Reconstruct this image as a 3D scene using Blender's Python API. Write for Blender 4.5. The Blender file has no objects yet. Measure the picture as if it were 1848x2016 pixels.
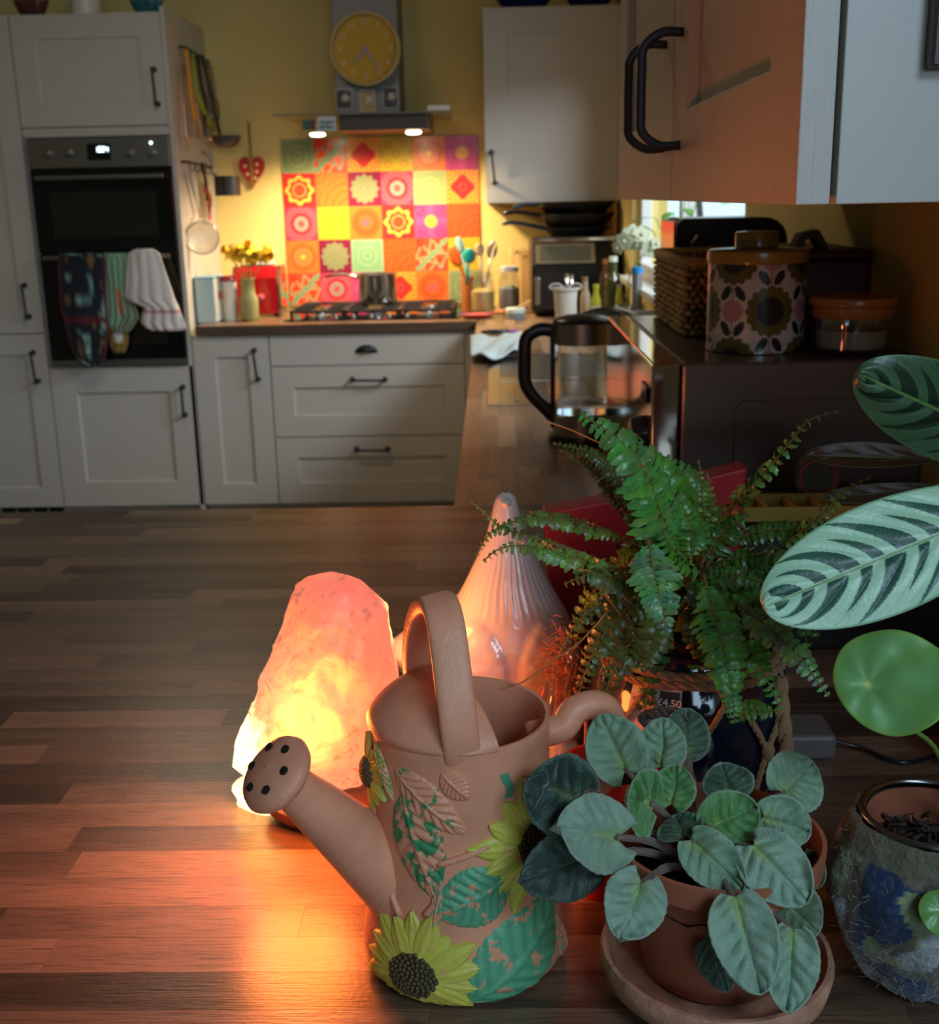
import bpy, bmesh, math, random
from mathutils import Vector, Matrix, noise
random.seed(7)
PI = math.pi
V = Vector
sc = bpy.context.scene
COL = bpy.context.collection

# ---------------------------------------------------------------- camera
F_PX = 2302.013; CX, CY = 924.0, 1008.0; EYE = V((0, 0, 1.4))
R3 = Matrix(((0.99960583, 0.01513059, -0.02364838),
             (0.01886181, 0.26196955, 0.9648918),
             (-0.02079454, 0.96495752, -0.2615809)))   # columns: camera right, up, forward in world
cam_d = bpy.data.cameras.new('camera'); cam = bpy.data.objects.new('camera', cam_d); COL.objects.link(cam)
r_, u_, f_ = R3.col[0], R3.col[1], R3.col[2]
M = Matrix((( r_.x, u_.x, -f_.x, EYE.x), (r_.y, u_.y, -f_.y, EYE.y), (r_.z, u_.z, -f_.z, EYE.z), (0, 0, 0, 1)))
cam.matrix_world = M
cam_d.sensor_fit = 'HORIZONTAL'; cam_d.sensor_width = 36.0; cam_d.lens = F_PX / 1848 * 36
cam_d.clip_start = 0.02; cam_d.clip_end = 100
cam_d.dof.use_dof = True; cam_d.dof.focus_distance = 0.74; cam_d.dof.aperture_fstop = 17
sc.camera = cam

# ---------------------------------------------------------------- light and exposure
sc.view_settings.view_transform = 'Standard'; sc.view_settings.look = 'None'
sc.view_settings.exposure = 0.4; sc.view_settings.gamma = 1.0; sc.view_settings.use_curve_mapping = False
sc.cycles.max_bounces = 7; sc.cycles.diffuse_bounces = 3; sc.cycles.glossy_bounces = 4
sc.cycles.transmission_bounces = 6; sc.cycles.transparent_max_bounces = 8
sc.cycles.caustics_reflective = False; sc.cycles.caustics_refractive = False
sc.cycles.use_denoising = True; sc.cycles.sample_clamp_indirect = 4.0
w = bpy.data.worlds.new('sky'); sc.world = w; w.use_nodes = True
bg = w.node_tree.nodes['Background']; bg.inputs[0].default_value = (0.62, 0.85, 1.0, 1); bg.inputs[1].default_value = 1.1

def area(name, loc, target, sx, sy, power, col):
    l = bpy.data.lights.new(name, 'AREA'); l.shape = 'RECTANGLE'; l.size = sx; l.size_y = sy; l.energy = power; l.color = col
    o = bpy.data.objects.new(name, l); COL.objects.link(o); o.location = loc
    o.rotation_euler = (V(target) - V(loc)).to_track_quat('-Z', 'Y').to_euler(); return o
# daylight through the sink window, through the tall rear window behind the camera
area('sink_window_daylight', (1.45, 3.2, 2.55), (-0.5, 4.3, 0.7), 1.7, 1.0, 96, (0.78, 0.89, 1.0))
area('rear_window_daylight', (0.9, -4.2, 2.3), (0.0, 3.0, 0.9), 2.0, 1.3, 34, (0.54, 0.78, 1.0))
area('added_ceiling_fill', (-0.9, 3.4, 2.5), (-0.9, 3.45, 0), 0.5, 0.5, 5.5, (1.0, 0.82, 0.58))  # added warm fill out of view, lifts the upper walls and cabinets
area('added_overhead_fill', (0.85, -0.85, 2.5), (0.15, 0.7, 1.0), 0.75, 0.75, 25, (0.56, 0.79, 1.0))  # added cool fill from above for the plants, no known roof window

def at(px, py, Y):
    """point where the sight line through a pixel of the photograph meets the vertical plane at depth Y"""
    d = R3 @ V((px - CX, -(py - CY), F_PX)); return EYE + d * ((Y - EYE.y) / d.y)
def atx(px, py, X):
    d = R3 @ V((px - CX, -(py - CY), F_PX)); return EYE + d * ((X - EYE.x) / d.x)
def atz(px, py, Z):
    d = R3 @ V((px - CX, -(py - CY), F_PX)); return EYE + d * ((Z - EYE.z) / d.z)

# ---------------------------------------------------------------- materials
MATS = {}
def nt(name):
    m = bpy.data.materials.new(name); m.use_nodes = True
    t = m.node_tree; b = t.nodes['Principled BSDF']; return m, t, b
def link(t, a, b): t.links.new(a, b)
def mat(name, col, rough=0.5, metal=0.0, bump=0.0, bscale=60, vary=0.0, vscale=8, trans=0.0, emit=None, estr=0, coat=0.0, ior=1.45,
        stretch=(1, 1, 1), sheen=0.0, attr=False, sss=0.0, alpha=1.0, spec=None, rnd=0.0):
    if name in MATS: return MATS[name]
    m, t, b = nt(name)
    c = (*col, 1.0)
    b.inputs['Base Color'].default_value = c; b.inputs['Roughness'].default_value = rough; b.inputs['Metallic'].default_value = metal
    b.inputs['IOR'].default_value = ior
    if spec is not None: b.inputs['Specular IOR Level'].default_value = spec
    if trans: b.inputs['Transmission Weight'].default_value = trans
    if coat: b.inputs['Coat Weight'].default_value = coat; b.inputs['Coat Roughness'].default_value = 0.08
    if sheen: b.inputs['Sheen Weight'].default_value = sheen; b.inputs['Sheen Roughness'].default_value = 0.4
    if alpha < 1: b.inputs['Alpha'].default_value = alpha
    if emit: b.inputs['Emission Color'].default_value = (*emit, 1); b.inputs['Emission Strength'].default_value = estr
    N = t.nodes; src = None
    if bump or vary:
        tc = N.new('ShaderNodeTexCoord'); mp = N.new('ShaderNodeMapping'); mp.inputs['Scale'].default_value = stretch
        link(t, tc.outputs['Object'], mp.inputs['Vector'])
    if attr:
        a = N.new('ShaderNodeAttribute'); a.attribute_name = 'Col'; src = a.outputs['Color']
        link(t, src, b.inputs['Base Color'])
    if rnd:
        oi = N.new('ShaderNodeObjectInfo'); mr = N.new('ShaderNodeMapRange'); mr.inputs[3].default_value = 1 - rnd; mr.inputs[4].default_value = 1 + rnd
        link(t, oi.outputs['Random'], mr.inputs[0])
        mx = N.new('ShaderNodeVectorMath'); mx.operation = 'SCALE'; mx.inputs[0].default_value = col
        link(t, mr.outputs[0], mx.inputs['Scale'])
        if src is not None: link(t, src, mx.inputs[0])
        src = mx.outputs[0]; link(t, src, b.inputs['Base Color'])
    if vary:
        n = N.new('ShaderNodeTexNoise'); n.inputs['Scale'].default_value = vscale; n.inputs['Detail'].default_value = 5
        link(t, mp.outputs[0], n.inputs['Vector'])
        mr = N.new('ShaderNodeMapRange'); mr.inputs[1].default_value = 0.3; mr.inputs[2].default_value = 0.7
        mr.inputs[3].default_value = 1 - vary; mr.inputs[4].default_value = 1 + vary
        link(t, n.outputs['Fac'], mr.inputs[0])
        mx = N.new('ShaderNodeVectorMath'); mx.operation = 'SCALE'; mx.inputs[0].default_value = col
        link(t, mr.outputs[0], mx.inputs['Scale'])
        if src is not None: link(t, src, mx.inputs[0])
        link(t, mx.outputs[0], b.inputs['Base Color'])
    if bump:
        n = N.new('ShaderNodeTexNoise'); n.inputs['Scale'].default_value = bscale; n.inputs['Detail'].default_value = 4
        link(t, mp.outputs[0], n.inputs['Vector'])
        bp = N.new('ShaderNodeBump'); bp.inputs['Strength'].default_value = bump; bp.inputs['Distance'].default_value = 0.002
        link(t, n.outputs['Fac'], bp.inputs['Height']); link(t, bp.outputs[0], b.inputs['Normal'])
    MATS[name] = m; return m

def wood_mat(name, dark, light, axis=0, rough=0.34, scale=1.0, orange_peel=True):
    """strip-laminated timber: tone differs per stave, grain runs along the given axis"""
    m, t, b = nt(name); N = t.nodes
    tc = N.new('ShaderNodeTexCoord'); oi = N.new('ShaderNodeObjectInfo')
    off = N.new('ShaderNodeVectorMath'); off.operation = 'SCALE'; off.inputs[0].default_value = (37.0, 19.0, 7.0); link(t, oi.outputs['Random'], off.inputs['Scale'])
    add = N.new('ShaderNodeVectorMath'); add.operation = 'ADD'; link(t, tc.outputs['Object'], add.inputs[0]); link(t, off.outputs[0], add.inputs[1])
    mp = N.new('ShaderNodeMapping'); s = [46 * scale, 46 * scale, 46 * scale]; s[axis] = 3.2 * scale; mp.inputs['Scale'].default_value = s; link(t, add.outputs[0], mp.inputs[0])
    n1 = N.new('ShaderNodeTexNoise'); n1.inputs['Scale'].default_value = 1.0; n1.inputs['Detail'].default_value = 3; n1.inputs['Distortion'].default_value = 0.8; link(t, mp.outputs[0], n1.inputs['Vector'])
    mp2 = N.new('ShaderNodeMapping'); s2 = [620, 620, 620]; s2[axis] = 34; mp2.inputs['Scale'].default_value = s2; link(t, add.outputs[0], mp2.inputs[0])
    n2 = N.new('ShaderNodeTexNoise'); n2.inputs['Scale'].default_value = 1.0; n2.inputs['Detail'].default_value = 2; link(t, mp2.outputs[0], n2.inputs['Vector'])
    # tone = random per stave + broad figure
    a1 = N.new('ShaderNodeMath'); a1.operation = 'MULTIPLY_ADD'; link(t, n1.outputs['Fac'], a1.inputs[0]); a1.inputs[1].default_value = 1.0; a1.inputs[2].default_value = -0.5
    a2 = N.new('ShaderNodeMath'); a2.operation = 'ADD'; link(t, oi.outputs['Random'], a2.inputs[0]); link(t, a1.outputs[0], a2.inputs[1])
    cr = N.new('ShaderNodeValToRGB'); cr.color_ramp.elements[0].color = (*dark, 1); cr.color_ramp.elements[1].color = (*light, 1)
    cr.color_ramp.elements[0].position = 0.0; cr.color_ramp.elements[1].position = 0.95; link(t, a2.outputs[0], cr.inputs[0])
    r2 = N.new('ShaderNodeMapRange'); r2.inputs[1].default_value = 0.28; r2.inputs[2].default_value = 0.5; r2.inputs[3].default_value = 0.452; r2.inputs[4].default_value = 1.0
    link(t, n2.outputs['Fac'], r2.inputs[0])
    mx = N.new('ShaderNodeVectorMath'); mx.operation = 'SCALE'; link(t, cr.outputs[0], mx.inputs[0]); link(t, r2.outputs[0], mx.inputs['Scale'])
    link(t, mx.outputs[0], b.inputs['Base Color']); b.inputs['Roughness'].default_value = rough; b.inputs['Specular IOR Level'].default_value = 0.65
    n3 = N.new('ShaderNodeTexNoise'); n3.inputs['Scale'].default_value = 260; n3.inputs['Detail'].default_value = 1; link(t, tc.outputs['Object'], n3.inputs['Vector'])
    bp = N.new('ShaderNodeBump'); bp.inputs['Strength'].default_value = 0.25 if orange_peel else 0.1; bp.inputs['Distance'].default_value = 0.0004; link(t, n3.outputs['Fac'], bp.inputs['Height'])
    bp2 = N.new('ShaderNodeBump'); bp2.inputs['Strength'].default_value = 0.5; bp2.inputs['Distance'].default_value = 0.0003; link(t, n2.outputs['Fac'], bp2.inputs['Height']); link(t, bp.outputs[0], bp2.inputs['Normal'])
    link(t, bp2.outputs[0], b.inputs['Normal'])
    MATS[name] = m; return m

# ---------------------------------------------------------------- mesh builder
class MB:
    def __init__(s): s.v = []; s.f = []; s.c = None
    def add(s, vs, fs, cols=None):
        o = len(s.v); s.v += [V(x) for x in vs]; s.f += [tuple(i + o for i in f) for f in fs]
        if cols is not None:
            if s.c is None: s.c = [(1, 1, 1)] * o
            s.c += list(cols)
        elif s.c is not None: s.c += [(1, 1, 1)] * len(vs)
        return s
    def box(s, x0, x1, y0, y1, z0, z1):
        return s.add([(x0, y0, z0), (x1, y0, z0), (x1, y1, z0), (x0, y1, z0), (x0, y0, z1), (x1, y0, z1), (x1, y1, z1), (x0, y1, z1)],
                     [(0, 3, 2, 1), (4, 5, 6, 7), (0, 1, 5, 4), (1, 2, 6, 5), (2, 3, 7, 6), (3, 0, 4, 7)])
    def obox(s, c, ax, ay, az):
        """oriented box, centre and three half-extent vectors"""
        c, ax, ay, az = V(c), V(ax), V(ay), V(az)
        return s.add([c - ax - ay - az, c + ax - ay - az, c + ax + ay - az, c - ax + ay - az, c - ax - ay + az, c + ax - ay + az, c + ax + ay + az, c - ax + ay + az],
                     [(0, 3, 2, 1), (4, 5, 6, 7), (0, 1, 5, 4), (1, 2, 6, 5), (2, 3, 7, 6), (3, 0, 4, 7)])
    def lathe(s, c, prof, n=32, axis='Z', cap0=True, cap1=True, sx=1.0, sy=1.0, fn=None):
        c = V(c); vs = []
        for (r, h) in prof:
            for k in range(n):
                a = 2 * PI * k / n; rr = r if fn is None else fn(a, h, r)
                p = V((rr * math.cos(a) * sx, rr * math.sin(a) * sy, h))
                if axis == 'Y': p = V((p.x, p.z, p.y))
                elif axis == 'X': p = V((p.z, p.x, p.y))
                vs.append(c + p)
        fs = []
        for i in range(len(prof) - 1):
            for k in range(n):
                a, b = i * n + k, i * n + (k + 1) % n
                fs.append((a, b, b + n, a + n) if axis != 'Y' else (a, a + n, b + n, b))
        if cap0: fs.append(tuple(range(n - 1, -1, -1)) if axis != 'Y' else tuple(range(n)))
        if cap1:
            o = (len(prof) - 1) * n; fs.append(tuple(range(o, o + n)) if axis != 'Y' else tuple(range(o + n - 1, o - 1, -1)))
        return s.add(vs, fs)
    def tube(s, pts, r, n=8, caps=True, flat=None):
        """tube along points; r number or list; flat=(w,h,upvector) makes an oval strap"""
        pts = [V(p) for p in pts]; vs = []; m = len(pts)
        rs = r if isinstance(r, (list, tuple)) else [r] * m
        up = None
        for i in range(m):
            t = (pts[min(i + 1, m - 1)] - pts[max(i - 1, 0)])
            if t.length < 1e-9: t = V((0, 0, 1))
            t.normalize()
            if up is None:
                up = V((0, 0, 1)) if abs(t.z) < 0.9 else V((1, 0, 0))
                if flat: up = V(flat[2])
            a = t.cross(up)
            if a.length < 1e-6: a = t.orthogonal()
            a.normalize(); b = a.cross(t).normalized(); up = b
            for k in range(n):
                an = 2 * PI * k / n
                if flat:
                    ca, sa = math.cos(an), math.sin(an)
                    e = 0.45
                    x = math.copysign(abs(ca) ** e, ca) * flat[0]; y = math.copysign(abs(sa) ** e, sa) * flat[1]
                    vs.append(pts[i] + (a * x + b * y) * rs[i])
                else: vs.append(pts[i] + (a * math.cos(an) + b * math.sin(an)) * rs[i])
        fs = []
        for i in range(m - 1):
            for k in range(n):
                a, b = i * n + k, i * n + (k + 1) % n; fs.append((a, b, b + n, a + n))
        if caps: fs.append(tuple(range(n - 1, -1, -1))); fs.append(tuple(range((m - 1) * n, m * n)))
        return s.add(vs, fs)
    def grid(s, fn, nu, nv, closed_u=False, cfn=None):
        vs, cs = [], []
        for i in range(nu if closed_u else nu + 1):
            for j in range(nv + 1):
                u, v = i / nu, j / nv; vs.append(fn(u, v))
                if cfn: cs.append(cfn(u, v))
        fs = []; q = nv + 1
        for i in range(nu):
            i2 = (i + 1) % nu if closed_u else i + 1
            for j in range(nv): fs.append((i * q + j, i2 * q + j, i2 * q + j + 1, i * q + j + 1))
        return s.add(vs, fs, cs if cfn else None)
    def sphere(s, c, r, n=16, m=10, sx=1, sy=1, sz=1):
        c = V(c)
        return s.lathe(c, [(max(r * math.sin(PI * i / m), r * 0.01), -r * math.cos(PI * i / m) * sz) for i in range(m + 1)], n, sx=sx, sy=sy)
    def prism(s, poly, y0, y1, plane='XZ'):
        """extrude a 2D outline; plane XZ -> along Y, XY -> along Z, YZ -> along X"""
        n = len(poly)
        def P(a, b, h): return (a, h, b) if plane == 'XZ' else ((a, b, h) if plane == 'XY' else (h, a, b))
        vs = [P(a, b, y0) for a, b in poly] + [P(a, b, y1) for a, b in poly]
        fs = [(i, (i + 1) % n, (i + 1) % n + n, i + n) for i in range(n)] + [tuple(range(n - 1, -1, -1)), tuple(range(n, 2 * n))]
        return s.add(vs, fs)
    def build(s, name, m, parent=None, smooth=False, bevel=0.0, solid=0.0, sub=0, origin=None, autos=None):
        base = V((0, 0, 0)); p = parent
        while p is not None: base = base + p.location; p = p.parent
        og = V(origin) if origin is not None else V((0, 0, 0)) if parent is not None else V((0, 0, 0))
        loc = og - base if origin is not None else V((0, 0, 0))
        off = base + loc
        me = bpy.data.meshes.new(name); me.from_pydata([tuple(x - off) for x in s.v], [], s.f); me.update()
        bm = bmesh.new(); bm.from_mesh(me); bmesh.ops.recalc_face_normals(bm, faces=bm.faces); bm.to_mesh(me); bm.free()
        if s.c is not None:
            at_ = me.color_attributes.new('Col', 'FLOAT_COLOR', 'POINT')
            flat = []
            for c in s.c: flat += [c[0], c[1], c[2], 1.0]
            at_.data.foreach_set('color', flat)
        me.materials.append(m)
        if smooth:
            me.polygons.foreach_set('use_smooth', [True] * len(me.polygons))
            if autos is not None: me.set_sharp_from_angle(angle=math.radians(autos))
        o = bpy.data.objects.new(name, me); COL.objects.link(o); o.parent = parent; o.location = loc
        if solid: d = o.modifiers.new('solid', 'SOLIDIFY'); d.thickness = solid; d.offset = 0
        if bevel: d = o.modifiers.new('bevel', 'BEVEL'); d.width = bevel; d.segments = 2; d.limit_method = 'ANGLE'; d.angle_limit = math.radians(40)
        if sub: d = o.modifiers.new('sub', 'SUBSURF'); d.levels = sub; d.render_levels = sub
        return o
def tag(o, label, cat, group=None, kind=None):
    o['label'] = label
    if cat: o['category'] = cat
    if group: o['group'] = group
    if kind: o['kind'] = kind
    return o
def thing(name, label, cat, loc=(0, 0, 0), group=None):
    o = bpy.data.objects.new(name, None); COL.objects.link(o); o.location = loc; o.empty_display_size = 0.02
    return tag(o, label, cat, group)
def struct(o): o['kind'] = 'structure'; return o
def crom(P, n=8):
    """smooth curve through points"""
    P = [V(p) for p in P]; Q = [P[0] * 2 - P[1]] + P + [P[-1] * 2 - P[-2]]; out = []
    for i in range(1, len(Q) - 2):
        for k in range(n):
            t = k / n; a, b, c, d = Q[i - 1], Q[i], Q[i + 1], Q[i + 2]
            out.append(0.5 * ((2 * b) + (c - a) * t + (2 * a - 5 * b + 4 * c - d) * t * t + (3 * b - a - 3 * c + d) * t ** 3))
    out.append(P[-1]); return out
def text_mesh(name, body, size, ext, m, off=0.0):
    c = bpy.data.curves.new(name, 'FONT'); c.body = body; c.size = size; c.extrude = ext; c.align_x = 'CENTER'; c.align_y = 'CENTER'; c.offset = off; c.resolution_u = 3
    t = bpy.data.objects.new(name, c); COL.objects.link(t); bpy.context.view_layer.update()
    me = bpy.data.meshes.new_from_object(t.evaluated_get(bpy.context.evaluated_depsgraph_get())); bpy.data.objects.remove(t); bpy.data.curves.remove(c)
    me.name = name; me.materials.clear(); me.materials.append(m); o = bpy.data.objects.new(name, me); COL.objects.link(o); return o
def lerp(a, b, t): return a + (b - a) * t
def mixc(a, b, t): t = max(0, min(1, t)); return tuple(x + (y - x) * t for x, y in zip(a, b))

# palette
CAB = mat('cabinet_paint', (0.56, 0.52, 0.47), 0.38, bump=0.10, bscale=14, stretch=(40, 40, 1.5))
CABN = mat('cabinet_paint_embossed_grain', (0.58, 0.52, 0.47), 0.42, bump=0.55, bscale=9, stretch=(40, 40, 1.6))
IRON = mat('blackened_iron', (0.035, 0.035, 0.038), 0.42, 0.6, bump=0.1)
STEEL = mat('brushed_steel', (0.32, 0.295, 0.26), 0.36, 1.0, bump=0.04, bscale=200, stretch=(1, 1, 30))
CHROME = mat('polished_steel', (0.8, 0.78, 0.75), 0.08, 1.0)
BLACKGLASS = mat('black_glass', (0.006, 0.006, 0.007), 0.06)
BLACKP = mat('black_plastic', (0.012, 0.012, 0.013), 0.3)
WALLY = mat('yellow_wall_paint', (0.80, 0.62, 0.23), 0.75, bump=0.12, bscale=120)
WALLW = mat('plain_wall_paint', (0.40, 0.32, 0.15), 0.8, bump=0.1, bscale=120)
GLASS = mat('clear_glass', (1, 1, 1), 0.02, trans=1.0, ior=1.3)
TERRA = mat('terracotta', (0.46, 0.17, 0.095), 0.5, bump=0.25, bscale=300, vary=0.14, vscale=30)
WOODTOP = wood_mat('laminated_worktop_wood', (0.06, 0.033, 0.02), (0.30, 0.175, 0.11), 0, rough=0.29)
WOODTOPY = wood_mat('laminated_worktop_wood_lengthwise', (0.13, 0.07, 0.035), (0.40, 0.245, 0.14), 1, rough=0.33)
def pane_mat(name, fac=0.04):
    m = bpy.data.materials.new(name); m.use_nodes = True; t = m.node_tree; N = t.nodes; N.remove(N['Principled BSDF']); out = N['Material Output']
    a = N.new('ShaderNodeBsdfTransparent'); b = N.new('ShaderNodeBsdfGlossy'); b.inputs['Roughness'].default_value = 0.02; 
    mx = N.new('ShaderNodeMixShader'); mx.inputs[0].default_value = fac; link(t, a.outputs[0], mx.inputs[1]); link(t, b.outputs[0], mx.inputs[2]); link(t, mx.outputs[0], out.inputs['Surface']); MATS[name] = m; return m
PANE = pane_mat('window_pane_glass'); THIN = pane_mat('thin_clear_glass', 0.13)
WHITE = mat('white_plastic', (0.75, 0.75, 0.72), 0.35)
# ================================================================ room shell
XR = 0.545; YB = 5.5; YF = 4.85; XL = -3.4; YR = -4.6; ZC = 2.55; SILL = 1.08; HEAD = 2.0; WY0, WY1 = 2.62, 4.72
struct(MB().box(XL, 2.4, YR, YB, -0.05, 0).build('floor', mat('grey_floor', (0.16, 0.14, 0.12), 0.5, vary=0.2)))
struct(MB().box(XL, 2.4, YR, YB, ZC, ZC + 0.05).build('ceiling', mat('ceiling_paint', (0.62, 0.6, 0.56), 0.8)))
struct(MB().box(XL - 0.1, XR + 0.25, YB, YB + 0.1, 0, ZC).build('wall_back', WALLY))
struct(MB().box(XL - 0.1, XL, YR, YB, 0, ZC).build('wall_left', WALLW))
wr = MB()
wr.box(XR, XR + 0.1, 0.25, WY0, 0, ZC).box(XR, XR + 0.1, WY1, YB, 0, ZC).box(XR, XR + 0.1, WY0, WY1, 0, SILL).box(XR, XR + 0.1, WY0, WY1, HEAD, ZC)
struct(wr.build('wall_right', WALLY))
rw = MB(); rw.box(XL, -0.4, YR - 0.1, YR, 0, ZC).box(-0.4, 2.3, YR - 0.1, YR, 0, 1.2)
struct(rw.build('wall_rear', WALLW))
struct(MB().box(XR, 2.3, 0.25, 0.35, 0, ZC).box(2.3, 2.4, YR, 0.35, 0, ZC).build('wall_alcove', WALLW))
rfw = MB(); rfw.box(0.35, 0.42, -1.35, -0.35, 2.5, ZC - 0.001).box(1.28, 1.35, -1.35, -0.35, 2.5, ZC - 0.001).box(0.42, 1.28, -1.35, -1.28, 2.5, ZC - 0.001).box(0.42, 1.28, -0.42, -0.35, 2.5, ZC - 0.001)
struct(rfw.build('overhead_fill_frame', mat('fill_frame_paint', (0.7, 0.7, 0.68), 0.5)))  # invented frame around the added overhead fill light
# sink window: frame, mullion, sill, pane
wf = MB(); t_ = 0.05; xa, xb = XR + 0.03, XR + 0.07
wf.box(xa, xb, WY0, WY0 + t_, SILL, HEAD).box(xa, xb, WY1 - t_, WY1, SILL, HEAD).box(xa, xb, WY0, WY1, SILL, SILL + t_).box(xa, xb, WY0, WY1, HEAD - t_, HEAD)
wn = struct(wf.build('window_1', mat('white_window_paint', (0.8, 0.8, 0.78), 0.4), bevel=0.003))
MB().box(xa, xb, 3.68, 3.73, SILL + t_, HEAD - t_).build('mullion', MATS['white_window_paint'], wn)
MB().box(XR - 0.05, xa, WY0 - 0.02, WY1 + 0.02, SILL - 0.02, SILL + 0.002).build('window_sill', MATS['white_window_paint'], wn, bevel=0.003)
MB().box(xa + 0.02, xa + 0.024, WY0 + t_, 3.68, SILL + t_, HEAD - t_).build('pane', PANE, wn)
MB().box(xa + 0.02, xa + 0.024, 3.73, WY1 - t_, SILL + t_, HEAD - t_).build('pane', PANE, wn)

# ================================================================ worktops (stave by stave)
def staves(parent, x0, x1, y0, y1, z, along, pitch, lens, m, th=0.0022, seed=1):
    """rows of staves lying on the board; meshes shared by length"""
    rnd = random.Random(seed); cache = {}
    base = V((0, 0, 0)); p = parent
    while p is not None: base += p.location; p = p.parent
    rows = int(round(((y1 - y0) if along == 'X' else (x1 - x0)) / pitch)); n = 0
    gap = 0.00008
    for r in range(rows):
        lo, hi = (x0, x1) if along == 'X' else (y0, y1)
        pos = lo - rnd.uniform(0.0, 0.25)
        while pos < hi:
            L = rnd.choice(lens); a, b = max(pos, lo), min(pos + L, hi)
            if b - a > 0.015:
                key = round(b - a, 3)
                if key not in cache:
                    mb = MB(); h = th
                    if along == 'X': mb.box(gap, key - gap, gap, pitch - gap, -h, 0)
                    else: mb.box(gap, pitch - gap, gap, key - gap, -h, 0)
                    me = bpy.data.meshes.new('stave'); me.from_pydata([tuple(q) for q in mb.v], [], mb.f); me.materials.append(m); cache[key] = me
                o = bpy.data.objects.new('stave', cache[key]); COL.objects.link(o); o.parent = parent
                rr = (y0 if along == 'X' else x0) + r * pitch
                o.location = (V((a, rr, z)) if along == 'X' else V((rr, a, z))) - base
                n += 1
            pos += L
    return n
DARKEDGE = mat('worktop_core', (0.10, 0.06, 0.035), 0.5, vary=0.3, vscale=3, stretch=(1, 1, 12))
YC = 1.885   # the peninsula's far edge
pw = tag(MB().box(-1.45, XR - 0.002, 0.28, YC, 0.862, 0.8979).build('peninsula_worktop', DARKEDGE, bevel=0.002), 'wide wood strip worktop in the foreground carrying the glowing lamp and plants', 'worktop')
n1 = staves(pw, -1.45, XR - 0.002, 0.56, YC, 0.9, 'X', 0.0379, [0.22, 0.3, 0.38, 0.45, 0.5], WOODTOP, seed=11)
sw = tag(MB().box(-0.072, XR - 0.002, YC + 0.001, YB - 0.002, 0.862, 0.8979).build('sink_run_worktop', DARKEDGE, bevel=0.002), 'wood strip worktop along the window wall under kettle and microwave', 'worktop')
n2 = staves(sw, -0.072, XR - 0.002, YC + 0.001, YB - 0.002, 0.9, 'Y', 0.0384, [0.28, 0.36, 0.44, 0.5], WOODTOPY, seed=5)
bw = tag(MB().box(-1.232, -0.074, YF - 0.02, YB - 0.002, 0.862, 0.8979).build('hob_run_worktop', DARKEDGE, bevel=0.002), 'wood strip worktop against the yellow back wall under the gas hob', 'worktop')
n3 = staves(bw, -1.232, -0.074, YF - 0.02, YB - 0.002, 0.9, 'X', 0.0395, [0.3, 0.4, 0.5], WOODTOP, seed=3)
print('staves', n1, n2, n3)
# peninsula carcass below its top
pc = thing('peninsula_cabinet', 'painted base cabinets hidden beneath the foreground worktop', 'cabinet', (-0.5, 1.0, 0))
MB().box(-1.4, XR - 0.004, 0.5, YC - 0.03, 0.1, 0.861).build('body', CAB, pc)

# ================================================================ cabinets
def shaker(mb, x0, x1, z0, z1, y, th=0.022, rail=0.085, rec=0.009, flat=False):
    """door or drawer front facing -Y whose face stands at y"""
    if flat: return mb.box(x0, x1, y, y + th, z0, z1)
    xi0, xi1, zi0, zi1 = x0 + rail, x1 - rail, z0 + rail, z1 - rail; b = 0.004
    f = y; r = y + rec
    vs = [(x0, f, z0), (x1, f, z0), (x1, f, z1), (x0, f, z1), (xi0, f, zi0), (xi1, f, zi0), (xi1, f, zi1), (xi0, f, zi1),
          (xi0 + b, r, zi0 + b), (xi1 - b, r, zi0 + b), (xi1 - b, r, zi1 - b), (xi0 + b, r, zi1 - b),
          (x0, y + th, z0), (x1, y + th, z0), (x1, y + th, z1), (x0, y + th, z1)]
    fs = [(0, 1, 5, 4), (1, 2, 6, 5), (2, 3, 7, 6), (3, 0, 4, 7), (4, 5, 9, 8), (5, 6, 10, 9), (6, 7, 11, 10), (7, 4, 8, 11), (8, 9, 10, 11),
          (0, 12, 13, 1), (1, 13, 14, 2), (2, 14, 15, 3), (3, 15, 12, 0), (12, 15, 14, 13)]
    return mb.add(vs, fs)
def bar_handle(parent, a, b, out, foot=0.012, r=0.0052, m=IRON, nm='handle'):
    """straight bar handle with flared feet, from a to b, standing off along out"""
    a, b, out = V(a), V(b), V(out); d = (b - a).normalized(); mb = MB(); so = 0.032
    mb.tube([a + out * so, b + out * so], r, 8)
    for p in (a, b):
        q = p + (d * 0.004 if p is a else -d * 0.004)
        mb.tube([q, q + out * 0.006, q + out * 0.02, q + out * (so + 0.004)], [foot, foot * 0.9, foot * 0.45, foot * 0.62], 10)
    return mb.build(nm, m, parent, smooth=True, autos=40)
yF = YF
def X_(px, py, Y=YF): return at(px, py, Y).x
def Z_(px, py, Y=YF): return at(px, py, Y).z
x_t0 = X_(70, 500); x_t1 = X_(362, 500)       # oven housing edges
zT = Z_(180, 26)
g = 0.0025
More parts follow.
